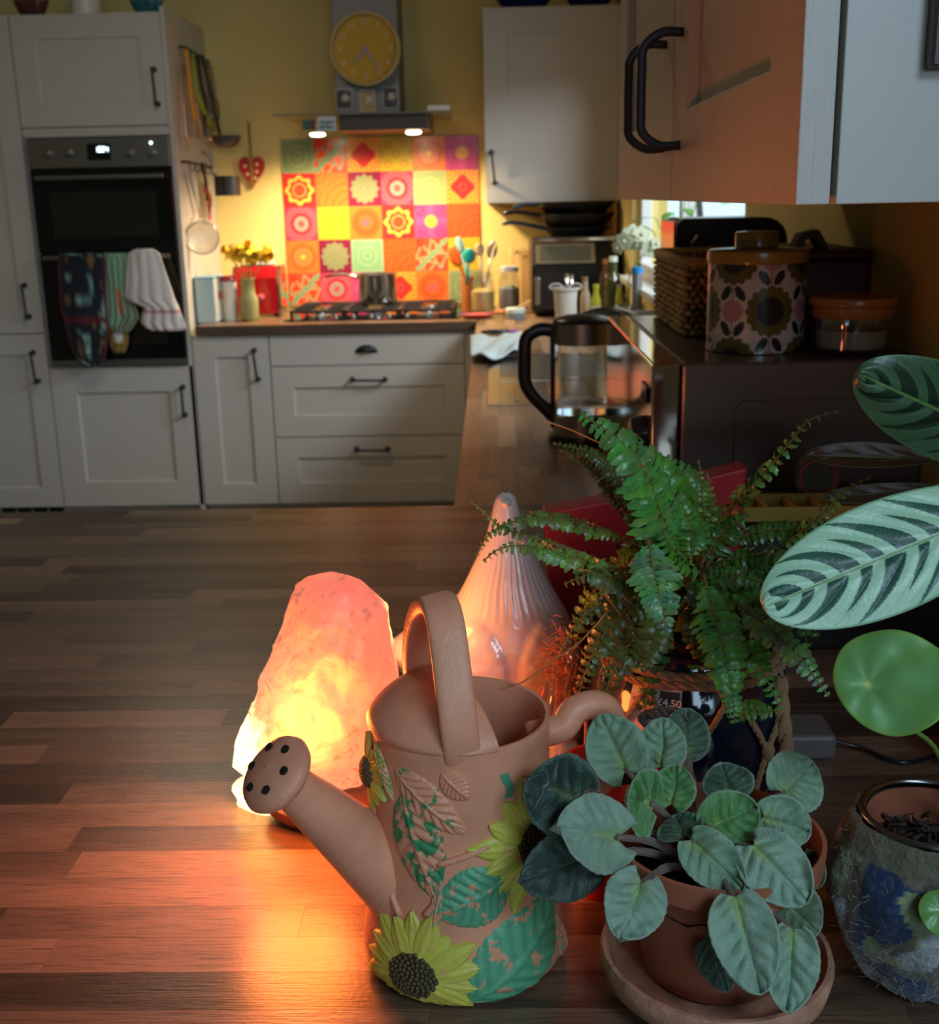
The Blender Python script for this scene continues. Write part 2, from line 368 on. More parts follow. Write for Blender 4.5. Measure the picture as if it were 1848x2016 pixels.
# tall larder at the far left
lc = thing('larder_cabinet', 'tall pale painted larder cabinet at the left edge beside the oven', 'cabinet', (x_t0 - 0.3, 5.1, 0))
MB().box(x_t0 - 0.6, x_t0 - 0.001, YF + 0.024, YB - 0.003, 0.13, zT).build('body', CAB, lc)
zs = Z_(60, 657)
d = shaker(MB(), x_t0 - 0.6 + g, x_t0 - g, zs + g, zT, YF).build('door', CAB, lc, origin=(x_t0 - 0.3, YF, zs))
bar_handle(d, at(48, 560, YF), at(58, 625, YF), (0, -1, 0))
d = shaker(MB(), x_t0 - 0.6 + g, x_t0 - g, 0.137, zs - g, YF).build('door', CAB, lc, origin=(x_t0 - 0.3, YF, zs))
bar_handle(d, at(65, 692, YF), at(76, 752, YF), (0, -1, 0))
MB().box(x_t0 - 0.6, x_t0, YF + 0.06, YF + 0.075, 0.0, 0.128).build('plinth', CAB, lc)
vent = MB()
for k in range(4): vent.box(x_t0 - 0.3 + k * 0.07, x_t0 - 0.24 + k * 0.07, YF + 0.055, YF + 0.06, 0.1, 0.126)
vent.build('plinth_vent', BLACKP, lc)
# oven housing
oc = thing('oven_housing', 'tall pale painted cabinet housing the black double oven with utensils on its side', 'cabinet', (0.5 * (x_t0 + x_t1), 5.1, 0))
zo1 = Z_(195, 270); zo0 = Z_(240, 719)
MB().box(x_t0 + 0.001, x_t0 + 0.019, YF + 0.024, YB - 0.003, 0.13, zT).box(x_t1 - 0.018, x_t1, YF + 0.0, YB - 0.003, 0.0, zT + 0.02).box(x_t0 + 0.019, x_t1 - 0.018, YF + 0.024, YB - 0.003, 0.13, zo0 - 0.004).box(x_t0 + 0.019, x_t1 - 0.018, YF + 0.024, YB - 0.003, zo1 + 0.03, zT).build('body', CAB, oc)
zd = Z_(190, 248)
d = shaker(MB(), x_t0 + g, x_t1 - 0.02, zd, zT, YF, rail=0.088).build('door', CAB, oc, origin=(x_t0, YF, zd)); d['label'] = 'upper door'
bar_handle(d, at(303, 135, YF), at(311, 207, YF), (0, -1, 0))
MB().box(x_t0 + g, x_t1 - 0.02, YF + 0.002, YF + 0.022, zo1 + 0.004, zd - 0.006).build('filler_rail', CAB, oc)
d = shaker(MB(), x_t0 + g, x_t1 - 0.003, 0.137, zo0 - 0.008, YF, rail=0.105).build('door', CAB, oc, origin=(x_t0, YF, 0.2)); d['label'] = 'lower door'
bar_handle(d, at(360, 760, YF), at(365, 818, YF), (0, -1, 0))
MB().box(x_t0, x_t1 - 0.019, YF + 0.06, YF + 0.075, 0.0, 0.128).build('plinth', CAB, oc)
# double oven
ov = thing('double_oven', 'black glass built-in double oven with steel control panel', 'oven', (0.5 * (x_t0 + x_t1), 5.1, zo0))
ox0, ox1 = x_t0 + 0.0215, x_t1 - 0.0205; yo = YF - 0.018
zc0 = Z_(200, 331); zm = Z_(220, 497); zb = Z_(240, 706)
MB().box(ox0, ox1, YF + 0.002, YB - 0.06, zo0 + 0.002, zo1 - 0.002).build('body', BLACKP, ov)
cp = MB().box(ox0, ox1, yo, YF + 0.001, zc0 + 0.002, zo1 - 0.001).build('control_panel', STEEL, ov, bevel=0.002)
a, b = at(170, 283, yo), at(220, 315, yo)
dsp = MB().box(a.x, b.x, yo - 0.002, yo + 0.004, b.z, a.z).build('display', BLACKGLASS, cp)
dg = MB(); a = at(187, 290, yo); gx = a.x
SEG = {'1': 'bc', '8': 'abcdefg', '2': 'abged', '4': 'fgbc'}
for ch in '1824':
    w_, h_ = 0.010, 0.018; z_ = a.z
    S = {'a': (0, w_, 0, 0.003), 'g': (0, w_, -h_ / 2, -h_ / 2 + 0.003), 'd': (0, w_, -h_, -h_ + 0.003), 'f': (0, 0.003, -h_ / 2, 0), 'b': (w_ - 0.003, w_, -h_ / 2, 0), 'e': (0, 0.003, -h_, -h_ / 2), 'c': (w_ - 0.003, w_, -h_, -h_ / 2)}
    for q in SEG[ch]: x0, x1, z0, z1 = S[q]; dg.box(gx + x0, gx + x1, yo - 0.0035, yo - 0.0022, z_ + z0, z_ + z1)
    gx += 0.014
dg.build('clock_digit', mat('display_light', (0.8, 0.95, 1), 0.5, emit=(0.7, 0.95, 1.0), estr=2.5), cp)
for px, py in ((94, 302), (134, 300), (254, 300), (297, 299)):
    p = at(px, py, yo); MB().lathe((p.x, yo, p.z), [(0.019, 0), (0.019, -0.004), (0.015, -0.008), (0.014, -0.024), (0.012, -0.026)], 20, 'Y').build('knob', STEEL, cp, smooth=True, autos=35)
MB().lathe(at(297, 281, yo), [(0.006, 0.0), (0.006, -0.002)], 12, 'Y').build('indicator_light', MATS['display_light'], cp)
for nm, z0, z1, px0, px1, py in (('upper_oven_door', zm + 0.004, zc0 - 0.002, 68, 322, 351), ('lower_oven_door', zb + 0.003, zm - 0.002, 84, 335, 508)):
    dr = MB().box(ox0, ox1, yo, YF + 0.001, z0, z1).build('oven_door', BLACKGLASS, ov, bevel=0.003)
    dr['label'] = nm.replace('_', ' ')
    MB().box(ox0 + 0.07, ox1 - 0.07, yo - 0.001, yo + 0.002, z0 + 0.06, z1 - 0.09).build('inner_window', mat('tinted_oven_glass', (0.02, 0.017, 0.012), 0.12), dr)
    p, q = at(px0, py, yo - 0.03), at(px1, py - 2, yo - 0.03); hb = MB()
    hb.box(p.x, q.x, yo - 0.038, yo - 0.026, p.z - 0.008, p.z + 0.008)
    for xx in (p.x + 0.02, q.x - 0.035): hb.box(xx, xx + 0.015, yo - 0.027, yo + 0.001, p.z - 0.006, p.z + 0.006)
    hb.build('door_handle', STEEL, dr, bevel=0.002); hz = p.z
MB().box(ox0, ox1, yo + 0.001, YF + 0.001, zo0 + 0.002, zb - 0.001).build('bottom_trim', STEEL, ov, bevel=0.002)
# narrow base cabinet
xb0 = x_t1 + 0.002; xb1 = X_(531, 700); xb2 = X_(914, 660); ztop = 0.859
nc = thing('narrow_base_cabinet', 'narrow pale base cabinet with one door beside the oven housing', 'cabinet', (0.5 * (xb0 + xb1), 5.1, 0))
MB().box(xb0, xb1 - 0.001, YF + 0.024, YB - 0.003, 0.13, ztop).build('body', CAB, nc)
d = shaker(MB(), xb0 + g, xb1 - g, 0.137, ztop - 0.002, YF, rail=0.088).build('door', CAB, nc)
bar_handle(d, at(500, 688, YF), at(509, 748, YF), (0, -1, 0))
MB().box(xb0, xb1, YF + 0.06, YF + 0.075, 0.0, 0.128).build('plinth', CAB, nc)
# drawer unit under the hob
du = thing('drawer_cabinet', 'pale three drawer base cabinet beneath the gas hob', 'cabinet', (0.5 * (xb1 + xb2), 5.1, 0))
MB().box(xb1, xb2, YF + 0.024, YB - 0.003, 0.13, ztop).build('body', CAB, du)
z1_, z2_ = Z_(700, 719), Z_(700, 859)
for nm, za, zb_, flat in (('top drawer', z1_ + 0.003, ztop - 0.002, True), ('middle drawer', z2_ + 0.003, z1_ - 0.002, False), ('bottom drawer', 0.137, z2_ - 0.002, False)):
    d = shaker(MB(), xb1 + g, xb2 - g, za, zb_, YF, rail=0.088, flat=flat).build('drawer', CAB, du); d['label'] = nm
    if flat:
        p = at(721, 688, YF)
        MB().grid(lambda u, v: V((p.x + 0.047 * math.cos(PI * u) * math.sin(PI * 0.5 * v) , YF - 0.024 * math.cos(PI * 0.5 * v) * (0.35 + 0.65 * math.sin(PI * u)) , p.z - 0.012 + 0.030 * math.sin(PI * u) * math.sin(PI * 0.5 * v))), 14, 8).build('cup_handle', IRON, d, smooth=True, solid=0.002)
    else:
        py = 747 if 'middle' in nm else 884
        bar_handle(d, at(692 if py < 800 else 700, py, YF), at(760 if py < 800 else 765, py, YF), (0, -1, 0))
MB().box(xb1, xb2, YF + 0.06, YF + 0.075, 0.0, 0.128).build('plinth', CAB, du)
# corner filler and the sink run carcass facing left
sk = thing('sink_base_cabinet', 'pale base cabinets under the sink worktop seen edge on', 'cabinet', (0.25, 3.5, 0))
MB().box(-0.035, XR - 0.004, YC + 0.02, YB - 0.004, 0.1, 0.78).build('body', CAB, sk)
MB().box(xb2 + 0.001, -0.036, YF + 0.004, YF + 0.024, 0.13, ztop).build('corner_filler', CAB, sk)
for k in range(4):
    y0 = 2.0 + k * 0.66
    dd = MB(); dd.box(-0.058, -0.036, y0, y0 + 0.655, 0.137, ztop - 0.002); d = dd.build('door', CAB, sk, bevel=0.002)
    bar_handle(d, (-0.058, y0 + 0.06, 0.72), (-0.058, y0 + 0.06, 0.56), (-1, 0, 0))
# wall cabinet right of the hood
YW = YB - 0.335; a, b = at(950, 13, YW), at(1222, 398, YW); zb_ = 0.5 * (at(955, 396, YW).z + b.z); zt_ = at(1090, 12, YW).z
wc = thing('wall_cabinet', 'pale single door wall cabinet on the back wall right of the clock', 'cabinet', (0.5 * (a.x + b.x), 5.3, zb_))
MB().box(a.x, XR - 0.004, YW + 0.023, YB - 0.003, zb_, zt_ - 0.002).build('body', CAB, wc)
d = shaker(MB(), a.x, XR - 0.006, zb_, zt_, YW, rail=0.098).build('door', CAB, wc)
bar_handle(d, at(967, 298, YW), at(974, 362, YW), (0, -1, 0))
# near wall cabinet, doors facing left
XD = 0.2; ZB = 1.389; Y0, Y1, Y2 = 0.803, 1.362, 1.925; ZT = 2.1
nw = thing('near_wall_cabinet', 'large pale double door wall cabinet at upper right with arched iron handles', 'cabinet', (0.37, 1.36, ZB))
MB().box(XD + 0.0265, XR - 0.004, Y0, Y2, ZB, ZT).build('body', CAB, nw, bevel=0.001)
def side_door(y0, y1):
    mb = MB(); shaker(mb, y0, y1, ZB, ZT, XD, th=0.0225, rail=0.092, rec=0.011)
    mb.v = [V((q.y, q.x, q.z)) for q in mb.v]; return mb
def dhandle(parent, p, q):
    """arched D handle standing off to the left"""
    p, q = V(p), V(q); pts = []
    o = V((-1, 0, 0)); H = 0.04
    L = [p, p + o * H * 0.55, p + o * H + (q - p) * 0.12, p + o * H * 1.05 + (q - p) * 0.3, q + o * H * 1.05 + (p - q) * 0.3, q + o * H + (p - q) * 0.12, q + o * H * 0.55, q]
    MB().tube(crom(L, 6), 1.0, 10, flat=(0.0048, 0.0036, (0, 1, 0))).build('handle', IRON, parent, smooth=True)
for k, (y0, y1) in enumerate(((Y0, Y1 - 0.0015), (Y1 + 0.0015, Y2))):
    d = side_door(y0, y1).build('door', CABN, nw, bevel=0.0012)
    if k == 0: dhandle(d, atx(1345, 63, XD), atx(1338, 286, XD))
    else: dhandle(d, atx(1312, 88, XD), atx(1306, 292, XD))
p = at(1817, 137, Y0)
pf = thing('framed_picture', 'dark framed picture hung on the side of the near wall cabinet', 'picture', (p.x + 0.06, Y0 - 0.01, p.z))
MB().box(p.x, p.x + 0.12, Y0 - 0.014, Y0 - 0.0008, p.z, p.z + 0.16).build('frame', mat('dark_frame_wood', (0.05, 0.03, 0.03), 0.3), pf, bevel=0.002)
MB().box(p.x + 0.008, p.x + 0.112, Y0 - 0.016, Y0 - 0.0135, p.z + 0.008, p.z + 0.152).build('picture', mat('dark_blue_print', (0.012, 0.018, 0.035), 0.25), pf)

# ================================================================ splashback: tile by tile
def ring(r, a, b, s=0.02): return max(0, min(1, (r - a) / s)) * max(0, min(1, (b - r) / s))
ORA, RED, YEL, MAR, SAGE, MINT, PNK, PUR, DOR = (0.80, 0.17, 0.035), (0.72, 0.03, 0.03), (0.62, 0.37, 0.03), (0.20, 0.015, 0.05), (0.22, 0.27, 0.12), (0.20, 0.37, 0.20), (0.62, 0.04, 0.10), (0.42, 0.03, 0.14), (0.62, 0.09, 0.02)
LG = (0.29, 0.34, 0.13); GRY = (0.32, 0.27, 0.23)
def tile_col(kind, x, y):
    r = math.hypot(x, y); a = math.atan2(y, x); m8 = math.cos(8 * a)
    if kind in ('sage', 'lgreen', 'mint'):
        B = {'sage': SAGE, 'lgreen': LG, 'mint': MINT}[kind]; c = B; hi = mixc(B, (0.7, 0.72, 0.5), 0.25); lo = mixc(B, (0.1, 0.12, 0.05), 0.35)
        c = mixc(c, hi, ring(r, 0.55, 0.63)); c = mixc(c, lo, ring(r, 0.4, 0.45) * 0.6); c = mixc(c, hi, ring(r, 0.2, 0.27) * 0.8); c = mixc(c, lo, ring(r, 0, 0.08))
        if max(abs(x), abs(y)) > 0.9: c = mixc(c, hi, 0.7)
        return c
    if kind == 'yellow':
        c = mixc(YEL, (0.6, 0.35, 0.02), 0.45 * ring(r, -0.1, 0.42)); return mixc(c, (0.6, 0.35, 0.02), 0.25 * ring(r, 0.5 + 0.03 * m8, 0.6)) 
    if kind == 'ydots':
        c = YEL
        for (qx, qy) in ((0, 0), (0.5, 0.58), (-0.5, 0.58), (0.5, -0.58), (-0.5, -0.58), (1, 0), (-1, 0), (0, 1.1), (0, -1.1)):
            q = math.hypot(x - qx, y - qy); c = mixc(c, (0.45, 0.22, 0.02), 0.8 * ring(q, 0.14, 0.25)); c = mixc(c, (0.7, 0.35, 0.03), ring(q, -0.1, 0.12))
        return c
    if kind == 'orings':
        c = ORA; c = mixc(c, DOR, 0.8 * ring(r, 0.3, 0.9)); c = mixc(c, RED, ring(r, 0.55, 0.62)); c = mixc(c, ORA, ring(r, 0.4, 0.46)); return mixc(c, (0.6, 0.1, 0.12), ring(r, -0.1, 0.28))
    if kind == 'osun':
        c = ORA; c = mixc(c, DOR, 0.7 * ring(r, 0.35, 0.85 + 0.03 * m8)); c = mixc(c, (0.7, 0.2, 0.06), ring(r, 0.3, 0.6)); return mixc(c, (0.95, 0.45, 0.06), ring(r, -0.1, 0.18))
    if kind == 'psun':
        n = noise.noise(V((x * 7, y * 7, 3))); c = mixc(PUR, (0.65, 0.08, 0.25), 0.5 + n); c = mixc(c, (0.7, 0.1, 0.3), 0.7 * max(0, 1 - 3 * min(abs(x), abs(y))))
        return mixc(c, (0.9, 0.45, 0.06), ring(r, -0.1, 0.38 + 0.05 * math.cos(14 * a)))
    if kind == 'octa':
        c = RED; k = 0.84 + 0.09 * m8; c = mixc(c, (0.9, 0.5, 0.04), ring(r, 0.62 + 0.05 * m8, k)); c = mixc(c, (0.35, 0.25, 0.28), ring(r, 0.72 + 0.03 * m8, 0.77 + 0.05 * m8) * (0.5 + 0.5 * m8))
        c = mixc(c, (0.9, 0.5, 0.1), ring(r, 0.32, 0.46) * (0.5 + 0.5 * math.cos(16 * a))); return mixc(c, (0.75, 0.06, 0.02), ring(r, -0.1, 0.27))
    if kind in ('oswirl', 'dswirl'):
        B = ORA if kind == 'oswirl' else (0.68, 0.11, 0.02); q = math.hypot(x + 0.9, y - 1.0); s_ = math.sin(q * 16 + 2 * math.sin(a * 2)); q2 = math.hypot(x - 1.0, y + 1.1)
        return mixc(B, DOR if kind == 'oswirl' else (0.42, 0.05, 0.02), 0.5 * (0.5 + 0.5 * (s_ if q < 1.3 else math.sin(q2 * 14))))
    if kind == 'doily':
        c = MAR; k = 0.84 + 0.07 * math.cos(12 * a); tex = 0.5 + 0.5 * math.sin(r * 30) * math.cos(24 * a)
        return mixc(c, mixc(LG, MINT, 0.4), ring(r, -0.1, k) * (0.3 + 0.7 * tex))
    if kind == 'pring':
        n = 0.5 + 0.5 * math.cos(16 * a) * math.cos(r * 20); c = mixc(PNK, GRY, 0.45 * n * ring(r, 0.65, 1.1)); c = mixc(c, RED, ring(r, 0.48, 0.64)); c = mixc(c, GRY, ring(r, 0.2, 0.46)); return mixc(c, (0.9, 0.1, 0.08), ring(r, -0.1, 0.17))
    if kind == 'diamond':
        dd = abs(x) + abs(y); c = ORA; sc_ = 0.5 + 0.5 * math.sin(math.hypot(abs(x) - 0.85, abs(y) - 0.85) * 26); c = mixc(c, (0.95, 0.45, 0.05), 0.8 * sc_); c = mixc(c, RED, 1 if dd < 0.82 else 0)
        c = mixc(c, (0.5, 0.1, 0.06), 0.6 * ring(r, 0.15, 0.28)); return c
    if kind == 'redteal':
        c = mixc(RED, ORA, 0.3); T = MINT
        u, v = (x + y) / 1.414, (x - y) / 1.414
        for (qx, qy, an) in ((0.15, 0.35, 0.3), (0.5, -0.25, -1.0), (-0.3, -0.7, 0.9), (-0.55, 0.1, 2.2)):
            dx, dy = x - qx, y - qy; ca, sa = math.cos(an), math.sin(an); e, f = dx * ca + dy * sa, -dx * sa + dy * ca
            t3 = max(abs(e) * 0.87 + f * 0.5, -f)
            if t3 < 0.34: c = T
            if t3 < 0.26: c = (0.85, 0.12, 0.03)
            if t3 < 0.1: c = RED
        if abs(v) < 0.14 + 0.05 * math.sin(u * 14): c = T if (math.sin(u * 30) > -0.4) else (0.15, 0.3, 0.15)
        if math.hypot(x - 0.6, y + 0.72) < 0.12: c = (0.3, 0.3, 0.25)
        if math.hypot(x + 0.7, y - 0.72) < 0.25: c = (0.7, 0.05, 0.02)
        return c
    return ORA
TILE_M = mat('printed_glass_tile', (1, 1, 1), 0.22, attr=True)
TY = YB - 0.012
sp = thing('tiled_splashback', 'patchwork splashback of red orange yellow and green patterned tiles behind the hob', 'splashback', (-0.52, YB, 0.98))
ta, tb = at(551, 272, TY), at(941, 268, TY); tw = (tb.x - ta.x) / 6; zt0 = 0.5 * (ta.z + tb.z)
rows = [['sage', 'redteal', 'diamond', 'ydots', 'osun', 'psun'], ['octa', 'oswirl', 'doily', 'pring', 'lgreen', 'diamond'], ['pring', 'yellow', 'orings', 'octa', 'psun', 'dswirl'],
        ['osun', 'doily', 'mint', 'dswirl', 'redteal', 'yellow'], ['redteal', 'pring', 'psun', 'diamond', 'orings', 'sage']]
NM = {'sage': 'sage green tile with pale rings', 'redteal': 'red tile with mint green triangles', 'diamond': 'orange tile with red diamond', 'ydots': 'yellow tile with brown rosettes', 'osun': 'orange tile with yellow centre', 'psun': 'purple tile with golden sun',
      'octa': 'red tile with yellow eight-pointed ring', 'oswirl': 'plain orange tile with faint swirls', 'dswirl': 'dark orange tile with faint swirls', 'doily': 'maroon tile with green doily', 'pring': 'pink tile with grey ring', 'lgreen': 'light green tile with ring', 'mint': 'mint green tile with ring', 'yellow': 'yellow tile', 'orings': 'orange tile with red rings'}
tcache = {}; NT = 46
for r, row in enumerate(rows):
    for c, kd in enumerate(row):
        if kd not in tcache:
            mb = MB(); h = tw / 2 - 0.0008
            mb.grid(lambda u, v: V(((u * 2 - 1) * h, 0, (v * 2 - 1) * h)), NT, NT, cfn=lambda u, v: tile_col(kd, u * 2 - 1, v * 2 - 1))
            mb.add([(-h, 0, -h), (h, 0, -h), (h, 0, h), (-h, 0, h), (-h, 0.006, -h), (h, 0.006, -h), (h, 0.006, h), (-h, 0.006, h)], [(0, 1, 5, 4), (1, 2, 6, 5), (2, 3, 7, 6), (3, 0, 4, 7), (4, 5, 6, 7)], [tile_col(kd, 1, 1)] * 8)
            o = mb.build('tile', TILE_M, sp); tcache[kd] = o.data
        else:
            o = bpy.data.objects.new('tile', tcache[kd]); COL.objects.link(o); o.parent = sp
        o.location = V((ta.x + tw * (c + 0.5), TY, zt0 - tw * (r + 0.5))) - sp.location
        if o.data.users == 1: 
            for q in o.data.vertices: q.co = q.co + sp.location
        o['label'] = NM[kd]
MB().box(ta.x, tb.x, TY + 0.0065, YB - 0.001, zt0 - tw * 5, zt0).build('backing_panel', mat('splash_backing', (0.25, 0.2, 0.15), 0.6), sp)
# ================================================================ cooker hood and hob
YH = 5.02
hx0, hx1 = at(668, 240, YH).x, at(842, 240, YH).x; hz0, hz1 = at(750, 256, YH).z, at(750, 226, YH).z
hd = thing('cooker_hood', 'steel chimney cooker hood with glass canopy and two lit lamps above the hob', 'cooker hood', (0.5 * (hx0 + hx1), YB, hz0))
MB().box(hx0, hx1, YH, YB - 0.014, hz0, hz1).build('body', mat('dark_hood_steel', (0.075, 0.06, 0.05), 0.4, 0.4), hd, bevel=0.003)
ca, cb = at(656, 100, 5.2).x, at(784, 100, 5.2).x
MB().box(ca, cb, 5.2, YB - 0.002, hz1 + 0.012, ZC - 0.002).build('chimney', mat('matt_steel', (0.20, 0.19, 0.18), 0.5, 0.8), hd, bevel=0.002)
gl, gr = at(540, 229, YH).x, at(890, 224, YH).x
gm = MB(); gm.prism([(gl, YH - 0.03), (gr, YH - 0.03), (gr - 0.02, YB - 0.014), (gl + 0.02, YB - 0.014)], hz1 + 0.001, hz1 + 0.009, 'XY')
gm.build('glass_canopy', mat('smoked_canopy_glass', (0.25, 0.25, 0.2), 0.08, alpha=0.75), hd, bevel=0.001)
WARM = (1.0, 0.76, 0.42)
LAMPM = mat('lamp_disc', (1, 1, 1), 0.5, emit=(1.0, 0.86, 0.5), estr=26)
for px in (623, 813):
    p = at(px, 257, YH + 0.06)
    MB().lathe((p.x, YH + 0.085, hz0), [(0.04, 0.001), (0.04, -0.004), (0.032, -0.006)], 20).build('lamp_housing', CHROME, hd, smooth=True, autos=40)
    MB().lathe((p.x, YH + 0.085, hz0 - 0.006), [(0.031, 0), (0.028, -0.006), (0.015, -0.008)], 20).build('lamp_lens', LAMPM, hd, smooth=True)
    l = bpy.data.lights.new('hood_lamp_light', 'SPOT'); l.energy = 33; l.color = WARM; l.spot_size = math.radians(162); l.spot_blend = 0.7; l.shadow_soft_size = 0.03
    o = bpy.data.objects.new('hood_lamp_light', l); COL.objects.link(o); o.location = (p.x, YH + 0.085, hz0 - 0.03); o.rotation_euler = (math.radians(6), 0, 0)
# photos stuck on the chimney front, cards on the hood edge
for nm, x0, x1, y0, y1, col, lab in (('photo_magnet', 663, 691, 176, 214, (0.05, 0.035, 0.03), 'small dark picture magnet at left of chimney below the clock'),
                                 ('photo_magnet', 710, 736, 178, 218, (0.55, 0.36, 0.12), 'small golden picture magnet in the middle of chimney below the clock'),
                                 ('photo_magnet', 755, 781, 172, 212, (0.04, 0.045, 0.04), 'small dark picture magnet at right of chimney below the clock')):
    a, b = at(x0, y1, 5.196), at(x1, y0, 5.196); cc = col
    mb = MB(); mb.grid(lambda u, v: V((lerp(a.x, b.x, u), 5.1965, lerp(a.z, b.z, v))), 12, 14, cfn=lambda u, v: mixc(cc, (0.75, 0.6, 0.45), 0.9 if math.hypot(u - 0.6, (v - 0.55) * 1.3) < 0.25 else 0.25 * max(0, noise.noise(V((u * 5, v * 5, x0))))))
    mb.box(a.x - 0.002, b.x + 0.002, 5.1966, 5.1995, a.z - 0.002, b.z + 0.002)
    tag(mb.build(nm, mat('photo_print', (1, 1, 1), 0.4, attr=True)), lab, 'magnet')
a, b = at(625, 258, 4.985), at(660, 229, 4.985)
mb = MB(); mb.grid(lambda u, v: V((lerp(a.x, b.x, u), 4.987, lerp(a.z, b.z, v))), 12, 12, cfn=lambda u, v: (0.12, 0.25, 0.25) if 0.15 < u < 0.85 and 0.1 < v < 0.7 and noise.noise(V((u * 6, v * 6, 1))) > -0.1 else (0.55, 0.6, 0.62))
mb.box(a.x, b.x, 4.9872, 4.989, a.z, b.z)
tag(mb.build('picture_card', MATS['photo_print']), 'small white edged picture card hanging from the hood glass left of centre', 'card')
a, b = at(596, 256, 4.985), at(620, 236, 4.985)
mb = MB(); mb.grid(lambda u, v: V((lerp(a.x, b.x, u), 4.987, lerp(a.z, b.z, v))), 8, 8, cfn=lambda u, v: (0.02, 0.14, 0.12) if u < 0.6 else (0.15, 0.05, 0.04)); mb.box(a.x, b.x, 4.9872, 4.989, a.z, b.z)
tag(mb.build('picture_card', MATS['photo_print']), 'tiny dark green card beside the white edged card under the hood glass', 'card')
a, b = at(842, 226, 5.0), at(884, 219, 5.0)
tag(MB().box(a.x, b.x, 4.99, 5.10, hz1 + 0.010, hz1 + 0.03).build('spice_tin_box', mat('pale_card', (0.7, 0.68, 0.62), 0.5), bevel=0.002), 'small flat pale box lying on the right end of the hood glass', 'box')
# wall clock leaning on the chimney
pc_ = at(717, 95, 5.12); R_ = (at(787, 95, 5.12).x - at(647, 95, 5.12).x) / 2
ck = thing('wall_clock', 'round clock with mustard yellow face and pale wooden rim on the chimney', 'clock', (pc_.x, 5.19, pc_.z))
MB().lathe((pc_.x, 5.19, pc_.z), [(R_ * 0.97, 0.006), (R_, -0.01), (R_, -0.05), (R_ * 0.985, -0.06), (R_ * 0.93, -0.062), (R_ * 0.905, -0.055), (R_ * 0.90, -0.03)], 48, 'Y', cap1=False).build('rim', mat('pale_beech', (0.62, 0.44, 0.22), 0.4, vary=0.1, vscale=20), ck, smooth=True, autos=50)
MB().lathe((pc_.x, 5.19, pc_.z), [(R_ * 0.91, -0.028), (R_ * 0.91, -0.034)], 48, 'Y').build('face', mat('mustard_face', (0.62, 0.34, 0.02), 0.55), ck)
PALE = mat('pale_numeral', (0.72, 0.62, 0.42), 0.5); HANDM = mat('grey_hand', (0.35, 0.33, 0.34), 0.4)
for n in range(1, 13):
    an = PI / 2 - n * PI / 6; o = text_mesh('numeral', str(n), 0.034, 0.0008, PALE); o.parent = ck; o.rotation_euler = (PI / 2, 0, 0)
    o.location = V((math.cos(an) * R_ * 0.73, -0.0355, math.sin(an) * R_ * 0.73))
for nm, ang, L, wd in (('hour_hand', -(7.4) * PI / 6 + PI / 2, R_ * 0.46, 0.005), ('minute_hand', PI / 2 - 24 / 60 * 2 * PI, R_ * 0.66, 0.004)):
    dv = V((math.cos(ang), 0, math.sin(ang))); q = V((-dv.z, 0, dv.x)); c0 = V((pc_.x, 5.19 - (0.040 if 'hour' in nm else 0.043), pc_.z))
    MB().obox(c0 + dv * L * 0.42, dv * L * 0.58, q * wd, V((0, 0.001, 0))).build(nm, HANDM, ck)
MB().lathe((pc_.x, 5.19, pc_.z), [(0.008, -0.034), (0.008, -0.047)], 16, 'Y').build('spindle', HANDM, ck)
# hob
hb0, hb1 = at(562, 624, 5.0).x, at(905, 618, 5.0).x; hbx0, hbx1 = hb0, hb1; HY0, HY1 = 4.935, 5.41
hob = thing('gas_hob', 'black gas hob with cast iron pan supports set in the worktop below the splashback', 'hob', (0.5 * (hbx0 + hbx1), 5.17, 0.9))
MB().box(hbx0, hbx1, HY0, HY1, 0.9, 0.907).build('glass_plate', BLACKGLASS, hob, bevel=0.002)
cx_ = [hbx0 + 0.14, 0.5 * (hbx0 + hbx1), hbx1 - 0.14]
CAST = mat('cast_iron', (0.02, 0.02, 0.02), 0.5, bump=0.2)
for k, x in enumerate(cx_):
    for y in ((5.06, 5.29) if k != 1 else (5.17,)):
        MB().lathe((x, y, 0.907), [(0.045, 0), (0.045, 0.008), (0.03, 0.012), (0.03, 0.018), (0.028, 0.022), (0.01, 0.024)], 20).build('burner', mat('burner_metal', (0.5, 0.48, 0.45), 0.3, 1.0), hob, smooth=True, autos=40)
    mb = MB(); w2 = 0.115; t3 = 0.006; z0, z1 = 0.932, 0.944
    mb.box(x - w2, x + w2, HY0 + 0.03, HY0 + 0.03 + 2 * t3, z0, z1).box(x - w2, x + w2, HY1 - 0.04, HY1 - 0.04 + 2 * t3, z0, z1)
    mb.box(x - w2, x - w2 + 2 * t3, HY0 + 0.03, HY1 - 0.03, z0, z1).box(x + w2 - 2 * t3, x + w2, HY0 + 0.03, HY1 - 0.03, z0, z1)
    for yy in (5.06, 5.17, 5.29): mb.box(x - w2, x - 0.035, yy - t3, yy + t3, z0, z1 + 0.004).box(x + 0.035, x + w2, yy - t3, yy + t3, z0, z1 + 0.004)
    for xx in (x - w2, x + w2 - 2 * t3):
        for yy in (HY0 + 0.03, HY1 - 0.042): mb.box(xx, xx + 2 * t3, yy, yy + 2 * t3, 0.907, z0)
    mb.build('pan_support', CAST, hob, bevel=0.002)
for k in range(5):
    MB().lathe((hbx0 + 0.22 + k * 0.075, HY0 + 0.014, 0.907), [(0.011, 0), (0.011, 0.012), (0.008, 0.02)], 14).build('knob', STEEL, hob, smooth=True, autos=40)
